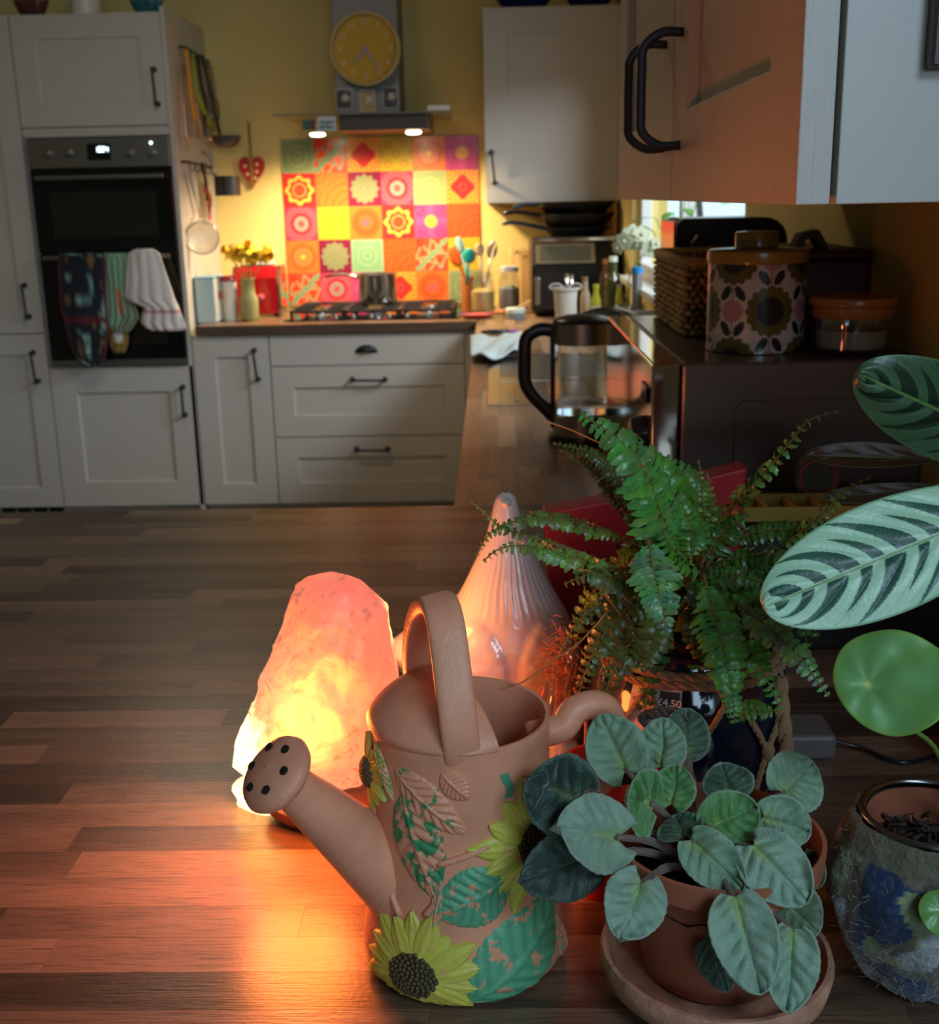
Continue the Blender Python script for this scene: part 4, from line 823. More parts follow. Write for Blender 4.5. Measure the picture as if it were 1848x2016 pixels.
# air fryer
ay = 4.93; a, b = at(1042, 612, ay), at(1212, 612, ay); x0, x1 = a.x, b.x; zt5 = at(1130, 466, ay + 0.1).z; zm5 = at(1130, 522, ay).z
af = thing('air_fryer', 'large black twin drawer air fryer with silver top band in the corner', 'air fryer', (0.5 * (x0 + x1), 5.1, 0.9))
prof = [(ay + 0.02, 0.912), (ay, 0.93), (ay, zm5), (ay + 0.075, zt5 - 0.02), (5.38, zt5 - 0.02), (5.38, 0.912)]
MB().prism(prof, x0 + 0.01, x1, 'YZ').build('body', mat('black_gloss_shell', (0.012, 0.012, 0.012), 0.22), af, bevel=0.012)
MB().box(x0 + 0.012, x1 - 0.002, ay + 0.07, 5.375, zt5 - 0.0195, zt5).build('top_band', CHROME, af, bevel=0.005)
d_ = V((0, 0.075, zt5 - 0.02 - zm5)); nrm = V((0, -d_.z, d_.y)).normalized(); c0 = V((lerp(x0, x1, 0.42), ay, zm5)) + d_ * 0.5
MB().obox(c0 + nrm * 0.0015, V(((x1 - x0) * 0.34, 0, 0)), d_ * 0.42, nrm * 0.002).build('panel_frame', mat('champagne_trim', (0.62, 0.52, 0.36), 0.25, 0.8), af, bevel=0.001)
MB().obox(c0 + nrm * 0.0035, V(((x1 - x0) * 0.29, 0, 0)), d_ * 0.32, nrm * 0.002).build('control_screen', mat('glossy_panel', (0.10, 0.09, 0.06), 0.12), af, bevel=0.001)
for k in range(2):
    xa_, xb_ = lerp(x0, x1, 0.03 + 0.49 * k) + 0.008, lerp(x0, x1, 0.5 + 0.48 * k)
    dr = MB().box(xa_, xb_, ay - 0.008, ay - 0.0005, 0.93, zm5 - 0.03).build('basket_drawer', BLACKP, af, bevel=0.006)
    xh = lerp(xa_, xb_, 0.02 if k == 0 else 0.12); MB().box(xh, xh + 0.022, ay - 0.045, ay - 0.009, 0.955, zm5 - 0.045).build('handle', STEEL, dr, bevel=0.005)
# pans stacked on the air fryer
def fpan(label, zc, r, h, tipx, tipy, Y, hm, cx=0.36, dy=5.2):
    o = thing('frying_pan', label, 'pan', (cx, dy, zc), 'pans stacked on the air fryer')
    MB().lathe((cx, dy, zc), [(0.001, 0), (r * 0.72, 0), (r, h), (r * 0.97, h), (r * 0.70, 0.004), (0.001, 0.004)], 36, cap0=False, cap1=False, sy=0.85).build('pan_body', BU, o, smooth=True, autos=60)
    q = at(tipx, tipy, Y); p = V((cx - r * 0.9, dy - 0.03, zc + h * 0.9))
    MB().tube(crom([p, lerp(p, q, 0.35) + V((0, 0, 0.004)), lerp(p, q, 0.75) + V((0, 0, 0.008)), q], 5), [0.7] + [1.0] * 14 + [0.9], 8, flat=(0.014, 0.008, (0, 0, 1))).build('handle', hm, o, smooth=True)
    MB().sphere(lerp(p, q, 0.12) + V((0, -0.012, 0)), 0.007, 10, 6).build('rivet', CHROME, o, smooth=True)
NAVY = mat('navy_handle', (0.02, 0.028, 0.04), 0.3)
fpan('black frying pan lowest in the stack, curved handle', zt5 + 0.001, 0.15, 0.035, 992, 440, 4.9, NAVY)
fpan('black wok in the middle of the stack, blunt handle', zt5 + 0.037, 0.17, 0.055, 996, 420, 4.95, BLACKP)
fpan('black pan on top of the stack with grey capped handle', zt5 + 0.0935, 0.175, 0.045, 1015, 408, 4.9, NAVY, cx=0.355)

# white beaker with cutlery
by = 4.35; a, b = at(1086, 575, by), at(1140, 575, by); zb5, zt6 = 0.9005, at(1112, 566, by).z; r = (b.x - a.x) / 2; cxb = 0.5 * (a.x + b.x)
o = thing('cutlery_beaker', 'white tapered beaker with small ears holding a spoon by the sink', 'beaker', (cxb, by, 0.9))
MB().lathe((cxb, by, zb5), [(r * 0.62, 0), (r * 0.88, zt6 - zb5 - 0.01), (r, zt6 - zb5 - 0.008), (r, zt6 - zb5), (r * 0.88, zt6 - zb5), (r * 0.6, 0.005)], 32).build('beaker_body', mat('cream_ceramic', (0.68, 0.62, 0.54), 0.3), o, smooth=True, autos=50)
for s in (-1, 1): MB().tube([V((cxb + s * r * (0.7 + 0.45 * math.cos(t)), by, zt6 + 0.002 + 0.012 * math.sin(t))) for t in [2 * PI * k / 16 for k in range(17)]], 0.003, 6, caps=False).build('ear', MATS['cream_ceramic'], o, smooth=True)
for k, (dx, dz) in enumerate(((0.004, 0.05), (0.02, 0.045))):
    t = thing('spoon', ['steel spoon handle standing upright in the white beaker', 'second spoon handle right of the upright one in the beaker'][k], 'spoon', (cxb + dx, by, zt6 - 0.05), 'cutlery in the white beaker')
    MB().tube([V((cxb + dx * 0.5, by, zb5 + 0.012)), V((cxb + dx, by + 0.004, zt6)), V((cxb + dx * 1.2, by + 0.006, zt6 + dz))], 1, 8, flat=(0.006, 0.002, (0, 1, 0))).build('handle', CHROME, t, smooth=True)
    MB().sphere((cxb + dx * 0.5, by, zb5 + 0.02), 0.012, 12, 8, sy=0.35).build('bowl', CHROME, t, smooth=True)
# bottles
def bottle(name, label, cat, px, py, px0, px1, pyt, Y, m, cap=None, neck=0.3, hs=0.6, lab=None, grp=None, capn='cap'):
    c = at(px, py, Y); r = (at(px1, py, Y).x - at(px0, py, Y).x) / 2; z0 = 0.9005; H = at(px, pyt, Y).z - z0
    o = thing(name, label, cat, (c.x, Y, z0), grp)
    MB().lathe((c.x, Y, z0), [(r * 0.9, 0), (r, H * 0.03), (r, H * hs), (r * 0.85, H * (hs + 0.07)), (r * neck * 1.1, H * (hs + 0.18)), (r * neck, H * 0.92)], 24).build('bottle_body', m, o, smooth=True, autos=60)
    MB().lathe((c.x, Y, z0), [(r * neck * 1.15, H * 0.921), (r * neck * 1.15, H), (r * neck * 0.9, H * 1.005)], 18).build(capn, cap or BLACKP, o, smooth=True, autos=40)
    if lab: MB().lathe((c.x, Y, z0), [(r * 1.01, H * 0.15), (r * 1.01, H * (hs - 0.1))], 24, cap0=False, cap1=False).build('paper_label', lab, o, smooth=True)
OLIVE = mat('dark_green_glass', (0.045, 0.05, 0.008), 0.08, coat=0.4); LGN = mat('yellow_green_glass', (0.42, 0.45, 0.04), 0.1, coat=0.4)
bottle('oil_bottle', 'tall dark green oil bottle with pale cap', 'bottle', 1206, 590, 1187, 1222, 505, 4.7, OLIVE, mat('pale_cap', (0.7, 0.74, 0.66), 0.4), 0.42, 0.6, mat('dark_label', (0.06, 0.07, 0.02), 0.6))
bottle('oil_bottle', 'brown vinegar bottle with copper cap left of the dark green bottle', 'bottle', 1190, 590, 1178, 1202, 510, 4.82, mat('brown_glass', (0.10, 0.045, 0.01), 0.1, coat=0.4), mat('copper_cap', (0.5, 0.2, 0.08), 0.35, 0.6), 0.4, 0.62)
bottle('soap_bottle', 'small yellow green washing up bottle in front of the oil bottles', 'bottle', 1173, 595, 1164, 1184, 560, 4.5, LGN, mat('lime_cap', (0.5, 0.6, 0.05), 0.4), 0.5, 0.62, mat('cream_label', (0.6, 0.55, 0.4), 0.5))
bottle('sauce_bottle', 'cloudy glass bottle with pale label between beaker and green bottle', 'bottle', 1152, 598, 1142, 1162, 545, 4.62, mat('cloudy_glass', (0.45, 0.38, 0.26), 0.15, coat=0.3), CHROME, 0.45, 0.58)
bottle('water_flask', 'silver water flask with bright blue cap beside the basket', 'flask', 1253, 590, 1234, 1274, 526, 4.05, mat('satin_silver', (0.5, 0.55, 0.62), 0.25, 0.85), mat('blue_cap', (0.01, 0.22, 0.55), 0.35), 0.5, 0.35)
for k, (px, py, h, lab) in enumerate(((1128, 612, 0.045, 'tiny glass salt shaker at the foot of the white beaker'), (1218, 600, 0.07, 'small green glass bottle standing behind the silver flask'))):
    bottle('shaker' if k == 0 else 'small_bottle', lab, 'shaker' if k == 0 else 'bottle', px, py, px - 7, px + 7, py - 40, 4.45, mat('faint_glass2', (0.8, 0.75, 0.6), 0.1, coat=0.5) if k == 0 else LGN, CHROME, 0.6, 0.7)
# driftwood ornament and orchid
p = at(1250, 440, 4.95)
mb = MB(); P = [V((p.x + 0.0, 5.0, 0.9)), V((p.x - 0.01, 5.0, 1.0)), V((p.x + 0.01, 5.0, 1.12)), V((p.x - 0.005, 5.0, 1.22)), V((p.x + 0.004, 4.98, 1.32)), V((p.x + 0.002, 4.97, at(1250, 398, 4.97).z))]
mb.tube(crom(P, 4), [0.03 + 0.008 * math.sin(i * 1.7) for i in range(21)], 9)
tag(mb.build('driftwood_piece', mat('driftwood', (0.26, 0.16, 0.08), 0.8, bump=0.8, bscale=60, vary=0.3, stretch=(6, 6, 1)), None, smooth=True), 'tall gnarled driftwood piece standing in the corner by the window', 'driftwood')
oy = 4.3; pb = at(1262, 590, oy)
orc = thing('orchid_plant', 'white orchid in bloom in front of the window beside the flask', 'orchid', (0.48, oy, 0.9))
ocx = 0.485
MB().lathe((ocx, oy, 0.9005), [(0.035, 0), (0.045, 0.09), (0.047, 0.1), (0.04, 0.1), (0.03, 0.01)], 20).build('pot', WHITE, orc, smooth=True, autos=40)
MB().lathe((ocx, oy, 0.9005), [(0.039, 0.09), (0.001, 0.093)], 20, cap0=False).build('bark', mat('bark_chips', (0.07, 0.04, 0.02), 0.9), orc)
pt = [V((ocx, oy, 0.99)), V((ocx + 0.01, oy, 1.12)), at(1290, 470, oy), at(1262, 445, oy), at(1225, 462, oy)]
MB().tube(crom(pt, 6), 0.0028, 6).build('stem', STEM, orc, smooth=True)
OP = mat('orchid_petal', (0.45, 0.47, 0.30), 0.5, sheen=0.2)
def orchid_flower(px, py, s, face):
    c = at(px, py, oy - 0.01); f = V(face).normalized(); a_ = f.orthogonal().normalized(); b_ = f.cross(a_); fl = MB()
    for k in range(5):
        an = k * 2 * PI / 5; d = a_ * math.cos(an) + b_ * math.sin(an); q = f.cross(d)
        fl.grid(lambda u, v: c + d * (s * u) + q * ((v - 0.5) * s * 1.0 * math.sin(PI * (0.1 + 0.85 * u))) + f * (0.25 * s * u * (1 - u)), 6, 5)
    fl.sphere(c + f * 0.006, s * 0.2, 8, 6)
    fl.build('blossom', OP, orc, smooth=True, solid=0.0015)
for q in ((1228, 475, 0.036, (-0.4, -1, -0.3)), (1243, 462, 0.038, (0.1, -1, 0.1)), (1262, 462, 0.036, (0.3, -1, 0.3)), (1252, 480, 0.030, (-0.2, -1, -0.6)), (1216, 488, 0.026, (-0.8, -1, -0.4)), (1278, 490, 0.034, (0.3, -0.9, -0.1)), (1290, 480, 0.026, (0.6, -0.8, 0.1))): orchid_flower(*q)
LF = mat('houseplant_green', (0.10, 0.26, 0.04), 0.4)
for k in range(4):
    an = -0.6 + k * 0.9; d = V((math.cos(an) * 0.4, math.sin(an) * 0.8 - 0.2, 0.3)).normalized(); c0 = V((ocx, oy, 0.995)); q = d.cross(V((0, 0, 1))).normalized()
    MB().grid(lambda u, v: c0 + d * (0.10 * u) + q * ((v - 0.5) * 0.035 * math.sin(PI * (0.1 + 0.85 * u))) + V((0, 0, -0.06 * u * u)), 8, 4).build('leaf', LF, orc, smooth=True, solid=0.002)
# trailing green plant on the sill
spg = thing('sill_plant', 'small leafy green plant standing on the window sill', 'plant', (XR + 0.0, 3.45, SILL))
MB().lathe((XR - 0.02, 3.45, SILL + 0.0025), [(0.015, 0), (0.022, 0.05), (0.019, 0.05), (0.014, 0.01)], 18).build('pot', WHITE, spg, smooth=True, autos=40)
rnd = random.Random(4)
for k in range(9):
    c0 = V((XR - 0.02, 3.45, SILL + 0.06)); tp = c0 + V((rnd.uniform(-0.06, 0.04), rnd.uniform(-0.22, 0.2), rnd.uniform(0.14, 0.30)))
    MB().tube(crom([c0, lerp(c0, tp, 0.5) + V((0, 0, 0.03)), tp], 4), 0.0015, 5).build('stem', STEM, spg)
    d = V((rnd.uniform(-0.6, 0.2), rnd.uniform(-1, 1), rnd.uniform(-0.2, 0.5))).normalized(); q = d.cross(V((0, 0, 1))).normalized()
    MB().grid(lambda u, v: tp + d * (0.08 * u) + q * ((v - 0.5) * 0.028 * math.sin(PI * (0.08 + 0.88 * u))) + V((0, 0, -0.03 * u * u)), 7, 4).build('leaf', LF, spg, smooth=True, solid=0.001)
# garden outside the window
gd = struct(MB().box(XR + 0.3, 14, -2, 20, -0.4, -0.3).build('ground', mat('lawn', (0.12, 0.25, 0.06), 0.9, vary=0.3)))
rnd = random.Random(12)
for k, (x, y, z, s, lab, m) in enumerate(((2.2, 9.0, 1.75, 0.9, 'leafy green shrub outside the window seen over the bread bin', 'a'), (1.9, 11.5, 1.9, 0.8, 'pink flowering shrub outside behind the leafy green one', 'b'))):
    o = thing('garden_shrub', lab, 'shrub', (x, y, -0.3)); lm = MB()
    MB().tube([V((x, y, -0.3)), V((x + 0.1, y, 0.8)), V((x, y, z))], [0.05, 0.04, 0.02], 8).build('trunk', mat('bark', (0.12, 0.08, 0.05), 0.9), o)
    for q in range(130):
        c0 = V((x, y, z)) + V((rnd.gauss(0, s * 0.5), rnd.gauss(0, s * 0.6), rnd.gauss(0, s * 0.33))); d = V((rnd.uniform(-1, 1), rnd.uniform(-1, 1), rnd.uniform(-1, 1))).normalized(); e = d.orthogonal().normalized() * 0.035
        lm.add([c0 - d * 0.07, c0 + e, c0 + d * 0.07, c0 - e], [(0, 1, 2, 3)])
    lo = lm.build('foliage', mat('shrub_leaf_' + m, (0.35, 0.6, 0.12) if m == 'a' else (0.75, 0.45, 0.5), 0.6), o); lo['kind'] = 'stuff'

# ================================================================ sink zone
sxa, sxb, sya, syb = -0.02, 0.44, 2.83, 3.77
sn = thing('steel_sink', 'inset steel sink with drainer under the window behind the kettle', 'sink', (0.2, 3.3, 0.9))
SINKM = mat('satin_sink_steel', (0.62, 0.58, 0.50), 0.16, 1.0, bump=0.05, bscale=30)
mb = MB(); mb.box(sxa, sxb, sya, sya + 0.03, 0.9001, 0.903).box(sxa, sxb, syb - 0.03, syb, 0.9001, 0.903).box(sxa, sxa + 0.035, sya + 0.03, syb - 0.03, 0.9001, 0.903).box(sxb - 0.06, sxb, sya + 0.03, syb - 0.03, 0.9001, 0.903)
mb.box(sxa + 0.035, sxb - 0.06, 3.22, 3.27, 0.9001, 0.903); mb.build('rim', SINKM, sn, bevel=0.001)
MB().box(sxa + 0.035, sxb - 0.06, sya + 0.03, 3.22, 0.9002, 0.9014).build('drainer_plate', SINKM, sn)
for k in range(7): MB().box(sxa + 0.07 + k * 0.045, sxa + 0.08 + k * 0.045, sya + 0.06, 3.19, 0.9015, 0.9035).build('drainer_rib', SINKM, sn, bevel=0.001)
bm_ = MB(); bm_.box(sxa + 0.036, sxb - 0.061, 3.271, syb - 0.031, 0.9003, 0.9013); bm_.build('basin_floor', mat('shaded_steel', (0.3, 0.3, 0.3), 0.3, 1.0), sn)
tp = thing('kitchen_tap', 'curved dark steel mixer tap at the back of the sink', 'tap', (0.41, 3.3, 0.9))
MB().tube(crom([V((0.415, 3.3, 0.903)), V((0.415, 3.3, 1.0)), V((0.39, 3.3, 1.06)), V((0.30, 3.3, 1.08)), V((0.22, 3.3, 1.05)), V((0.205, 3.3, 1.01))], 6), 0.011, 12).build('spout', mat('dark_chrome', (0.2, 0.2, 0.2), 0.15, 1.0), tp, smooth=True)
MB().lathe((0.415, 3.3, 0.903), [(0.026, 0), (0.026, 0.01), (0.018, 0.03)], 20).build('base', MATS['dark_chrome'], tp, smooth=True, autos=40)
MB().tube([V((0.415, 3.32, 0.95)), V((0.40, 3.38, 0.98))], 0.006, 8).build('lever', MATS['dark_chrome'], tp, smooth=True)
# dish cloth, knife
def F(u, v):
    p = atz(lerp(926, 1030, u), lerp(668, 710, v) + 6 * math.sin(u * 5), 0.9035); return p + V((0, 0, 0.004 + 0.02 * abs(math.sin(u * 6 + v * 3)) * (0.4 + noise.noise(V((u * 3, v * 3, 5)))) + 0.008))
tag(MB().grid(F, 24, 16).build('dish_cloth', mat('pale_cloth', (0.52, 0.60, 0.60), 0.9, bump=0.3, bscale=300), None, smooth=True, solid=0.006), 'pale crumpled dish cloth lying over the front edge of the sink', 'cloth')
kn = thing('kitchen_knife', 'black handled kitchen knife with purple tip lying on the worktop', 'knife', atz(980, 653, 0.9)); a, b, c = atz(948, 653, 0.91), atz(1000, 653, 0.91), atz(1018, 652, 0.91)
MB().tube([a, lerp(a, b, 0.3), b], [0.6, 1, 1], 8, flat=(0.014, 0.008, (0, 0, 1))).build('handle', NAVY, kn, smooth=True)
MB().tube([b, c], [1, 0.8], 8, flat=(0.012, 0.006, (0, 0, 1))).build('tip', mat('purple_plastic', (0.25, 0.06, 0.5), 0.4), kn, smooth=True)
a, b = atz(948, 668, 0.9), atz(1010, 662, 0.9)
tag(MB().box(a.x, a.x + 0.16, a.y, a.y + 0.03, 0.9003, 0.912).build('knife_sheath', BLACKP, None, bevel=0.003), 'flat black sheath lying on the worktop in front of the knife', 'sheath')
# wooden board under the knife area
a = atz(945, 650, 0.9)
# ================================================================ kettle
kx, ky, kr = 0.178, 2.40, 0.061
kt = thing('glass_kettle', 'glass kettle with black handle and lid and steel bands beside the microwave', 'kettle', (kx, ky, 0.9))
MB().lathe((kx, ky, 0.9005), [(kr * 1.12, 0), (kr * 1.15, 0.004), (kr * 1.1, 0.016)], 32).build('base_plate', BLACKP, kt, smooth=True, autos=40)
MB().lathe((kx, ky, 0.917), [(kr, 0), (kr, 0.042), (kr * 0.95, 0.044)], 36).build('lower_band', STEEL, kt, smooth=True, autos=40)
zg0, zg1 = 0.962, 1.104
MB().lathe((kx, ky, 0), [(kr * 0.97, zg0), (kr * 0.97, zg1), (kr * 0.92, zg1), (kr * 0.92, zg0)], 40, cap0=False, cap1=False).build('glass_wall', GLASS, kt, smooth=True, autos=40)
MB().lathe((kx, ky, 0), [(kr * 0.91, zg0), (kr * 0.91, zg0 + 0.022)], 36).build('water', mat('water', (0.85, 0.95, 1), 0.0, trans=1.0, ior=1.2), kt, smooth=True, autos=40)
MB().lathe((kx, ky, zg1), [(kr, 0), (kr, 0.042)], 36).build('upper_band', STEEL, kt, smooth=True, autos=40)
MB().lathe((kx, ky, zg1 + 0.0425), [(kr * 1.01, 0), (kr * 0.98, 0.006), (kr * 0.6, 0.013), (0.002, 0.015)], 36, cap1=False).build('lid', BLACKP, kt, smooth=True, autos=60)
hp = [V((kx - kr * 0.95, ky, 1.130)), V((kx - kr - 0.025, ky, 1.132)), V((kx - kr - 0.052, ky, 1.115)), V((kx - kr - 0.056, ky, 1.07)), V((kx - kr - 0.055, ky, 1.025)), V((kx - kr - 0.038, ky, 0.995)), V((kx - kr - 0.012, ky, 0.968)), V((kx - kr * 0.97, ky, 0.952))]
MB().tube(crom(hp, 5), 1, 12, flat=(0.0135, 0.012, (0, 1, 0))).build('handle', BLACKP, kt, smooth=True)
MB().box(kx - kr - 0.004, kx - kr + 0.006, ky - 0.014, ky + 0.014, 0.93, 1.14).build('handle_spine', BLACKP, kt, bevel=0.003)

# ================================================================ microwave and what stands on it
mx0, mx1, my0, my1, mz = 0.198, 0.543, 1.472, 2.075, 1.19
MWS = mat('bronze_painted_metal', (0.17, 0.125, 0.105), 0.24, 0.35, bump=0.03, bscale=40); MWD = mat('bronze_door_mirror', (0.55, 0.46, 0.38), 0.07, 0.9)
mw = thing('microwave_oven', 'large bronze metallic microwave oven facing left beside the kettle', 'microwave', (0.37, 1.77, 0.9))
MB().box(mx0 + 0.0375, mx1, my0, my1, 0.912, mz).build('case', MWS, mw, bevel=0.004)
MB().box(mx0, mx0 + 0.035, my0, my1, 0.912, mz).build('door_panel', MWD, mw, bevel=0.003)
rp = [(mx0 + 0.105, 0.935), (mx1 - 0.02, 0.935), (mx1 - 0.02, mz - 0.048), (mx0 + 0.115, mz - 0.048), (mx0 + 0.105, mz - 0.058)]
MB().prism(rp, my0 - 0.0035, my0 - 0.0002).build('pressed_side_panel', MWS, mw, bevel=0.003)
MB().lathe((mx0, my0 + 0.06, 1.09), [(0.024, -0.0002), (0.023, -0.014), (0.02, -0.02)], 24, 'X').build('knob', mat('dark_knob', (0.03, 0.03, 0.03), 0.2), mw, smooth=True, autos=40)
MB().box(mx0 - 0.003, mx0 - 0.0002, my0 + 0.03, my0 + 0.09, 1.135, 1.155).build('display', BLACKGLASS, mw)
for xx in (mx0 + 0.03, mx1 - 0.04):
    for yy in (my0 + 0.04, my1 - 0.04): MB().lathe((xx, yy, 0.9002), [(0.014, 0), (0.014, 0.0118)], 12).build('foot', BLACKP, mw)
# retro canister
cxn, cyn, crn = 0.352, 1.60, 0.0645; cz0 = mz + 0.0012; zt7 = at(1490, 522, cyn - crn).z
cn = thing('patterned_canister', 'round canister with retro brown and pink flower print and mustard lid', 'canister', (cxn, cyn, mz))
BROWN, DARKB, PINK, OFFW = (0.13, 0.095, 0.015), (0.02, 0.015, 0.022), (0.52, 0.22, 0.20), (0.62, 0.52, 0.44)
def flower_hit(du, dv, R):
    r = math.hypot(du, dv); a = math.atan2(dv, du); e = R * (0.9 + 0.11 * abs(math.cos(8 * a)))
    if r < R * 0.56: return DARKB
    if r < e: return BROWN
    return None
def can_col(u, v):
    s = (u * 2 * PI * crn) ; z = v * Hc; c = OFFW; P = 0.1012; Q = Hc / 1.18
    front = 0.75 * 2 * PI * crn
    for i in range(-5, 5):
        for j in range(-1, 3):
            fx = front + 0.006 + i * P / 2 ; fz = 0.055 + j * 0.066 + (0 if i % 2 == 0 else 0.0)
            if (i + j) % 2 == 0:
                h = flower_hit(s - fx, z - fz, 0.033)
                if h: return h
            else:
                du, dz = s - fx, z - fz
                if math.hypot(du, dz) < 0.0148: return PINK
                for sg in (-1, 1):
                    for sv in (-1, 1):
                        ex, ez = du - sg * 0.010, dz - sv * 0.023; an = sg * sv * 0.6; e1 = ex * math.cos(an) + ez * math.sin(an); e2 = -ex * math.sin(an) + ez * math.cos(an)
                        if (e1 / 0.0058) ** 2 + (e2 / 0.011) ** 2 < 1: return DARKB
                if abs(du) < 0.0007 and abs(dz) < 0.032: return DARKB
    return c
Hc = zt7 - cz0
MB().grid(lambda u, v: V((cxn + crn * math.cos(2 * PI * u), cyn + crn * math.sin(2 * PI * u), cz0 + Hc * v)), 330, 100, closed_u=True, cfn=can_col).build('canister_body', mat('glazed_print', (1, 1, 1), 0.22, attr=True, coat=0.4), cn, smooth=True)
MUST = mat('mustard_enamel', (0.42, 0.24, 0.035), 0.28, coat=0.3)
MB().lathe((cxn, cyn, zt7 + 0.0005), [(crn * 1.02, 0), (crn * 1.035, 0.006), (crn * 1.02, 0.015), (crn * 0.97, 0.017), (crn * 0.45, 0.019), (crn * 0.1, 0.0195)], 40).build('lid', MUST, cn, smooth=True, autos=50)
MB().lathe((cxn - 0.002, cyn, zt7 + 0.0205), [(0.0285, 0), (0.0285, 0.016), (0.0275, 0.019), (0.02, 0.020)], 32).build('lid_knob', mat('olive_enamel', (0.26, 0.2, 0.05), 0.3, coat=0.3), cn, smooth=True, autos=50)
# wicker basket
wk0x, wk0y = 0.275, 1.74; wkt = at(1345, 512, 1.74).z
bk = thing('wicker_basket', 'chunky woven water hyacinth basket on the microwave behind the canister', 'basket', (0.33, 1.9, mz))
WK = mat('braided_hyacinth', (0.42, 0.26, 0.11), 0.7, bump=0.6, bscale=400, rnd=0.4, vary=0.2, vscale=60)
bx_ = (0.275, 0.415); by_ = (1.74, 2.06); zB = mz + 0.001
MB().box(bx_[0] + 0.009, bx_[1] - 0.009, by_[0] + 0.009, by_[1] - 0.009, zB, zB + 0.006).build('base', WK, bk)
wm = MB()
for side in range(4):
    if side == 0: A, B_ = V((bx_[0] + 0.006, by_[0], 0)), V((bx_[0] + 0.006, by_[1], 0))
    if side == 1: A, B_ = V((bx_[0], by_[0] + 0.006, 0)), V((bx_[1], by_[0] + 0.006, 0))
    if side == 2: A, B_ = V((bx_[1] - 0.006, by_[0], 0)), V((bx_[1] - 0.006, by_[1], 0))
    if side == 3: A, B_ = V((bx_[0], by_[1] - 0.006, 0)), V((bx_[1], by_[1] - 0.006, 0))
    L = (B_ - A).length; nk = int(L / 0.0125); d = (B_ - A).normalized(); nn = V((d.y, -d.x, 0)); rowsn = int((wkt - zB) / 0.0095)
    for r in range(rowsn):
        for k in range(nk):
            c0 = A + d * ((k + 0.5 + (0.5 if r % 2 else 0) * 1) * L / (nk + 0.5)) + V((0, 0, zB + 0.005 + r * 0.0095)); t = (d + V((0, 0, 0.7 if k % 2 else -0.7))).normalized()
            c0 = c0 + nn * random.uniform(-0.0012, 0.0012)
            q = t.cross(nn).normalized(); hs_, ws_ = 0.0082, 0.0058
            vs = [c0 - t * hs_, c0 + q * ws_, c0 + t * hs_, c0 - q * ws_, c0 + nn * 0.0072, c0 - nn * 0.0072]
            kk = random.uniform(0.55, 1.45); wm.add(vs, [(0, 1, 4), (1, 2, 4), (2, 3, 4), (3, 0, 4), (1, 0, 5), (2, 1, 5), (3, 2, 5), (0, 3, 5)], [(0.50 * kk, 0.31 * kk, 0.13 * kk)] * 6)
o = wm.build('weave', mat('woven_knot', (1, 1, 1), 0.65, attr=True, bump=0.5, bscale=500), bk, smooth=True); o['kind'] = 'stuff'
mb = MB(); zr_ = zB + rowsn * 0.0095 + 0.003
mb.tube([V((bx_[0] + .006, by_[0] + .006, zr_)), V((bx_[1] - .006, by_[0] + .006, zr_)), V((bx_[1] - .006, by_[1] - .006, zr_)), V((bx_[0] + .006, by_[1] - .006, zr_)), V((bx_[0] + .006, by_[0] + .006, zr_))], 0.0075, 8)
mb.build('rim', WK, bk, smooth=True)
MB().box(bx_[0] + 0.016, bx_[1] - 0.016, by_[0] + 0.016, by_[1] - 0.016, zB + 0.0065, zr_ - 0.02).build('dark_lining', mat('dark_cloth', (0.01, 0.01, 0.01), 0.9), bk)
# bread bin seen over the basket
YB0 = 2.02; a, b = at(1332, 432, YB0), at(1566, 430, YB0); x0, x1, zt8 = a.x, min(b.x, XR - 0.012), a.z
bb = thing('bread_bin', 'black rounded metal bin with bright trim at the back of the microwave', 'bin', (0.42, 2.12, mz))
x0 += 0.002; zlo = zr_ + 0.006
def rprof(x0, x1, z0, z1, rl, rr):
    P = [(x0, z0), (x0, z1 - rl)] + [(x0 + rl - rl * math.cos(t), z1 - rl + rl * math.sin(t)) for t in [PI / 2 * k / 5 for k in range(1, 6)]] + [(x1 - rr + rr * math.sin(t), z1 - rr + rr * math.cos(t)) for t in [PI / 2 * k / 7 for k in range(0, 8)]] + [(x1, z0)]
    return P
# the bin stands on the microwave behind the basket
MB().prism(rprof(x0 + 0.006, x1, mz + 0.0012, zt8, 0.014, 0.04), 2.066, 2.22).build('body', mat('black_enamel', (0.006, 0.006, 0.007), 0.25), bb, bevel=0.003)
MB().prism(rprof(x0, x0 + 0.0055, mz + 0.0012, zt8 - 0.004, 0.003, 0.002), 2.064, 2.22).build('trim', mat('chrome_orange_reflection', (0.75, 0.35, 0.2), 0.15, 1.0), bb)  # chrome strip, its orange reflections are put into the metal colour
MB().tube([V((x0 + 0.03, 2.062, zt8 - 0.05)), V((x0 + 0.03, 2.05, zt8 - 0.04)), V((x0 + 0.036, 2.05, zt8 - 0.03)), V((x0 + 0.036, 2.063, zt8 - 0.025))], 0.003, 8).build('catch', CHROME, bb, smooth=True)
# white milk frother cup tip beyond the microwave, right of the flask
p = at(1262, 630, 2.3)
jg = thing('white_jug', 'white jug whose pointed spout shows behind the microwave top', 'jug', (0.31, 2.5, 0.9))
MB().lathe((0.335, 2.5, 0.9005), [(0.05, 0), (0.058, 0.12), (0.05, 0.2), (0.052, 0.252), (0.048, 0.252), (0.046, 0.2), (0.05, 0.02)], 28).build('jug_body', WHITE, jg, smooth=True, autos=60)
MB().prism([(0.335 - 0.04, 1.153), (0.335 - 0.075, 1.165), (0.335 - 0.045, 1.12)], 2.487, 2.513).build('spout', WHITE, jg, bevel=0.003)
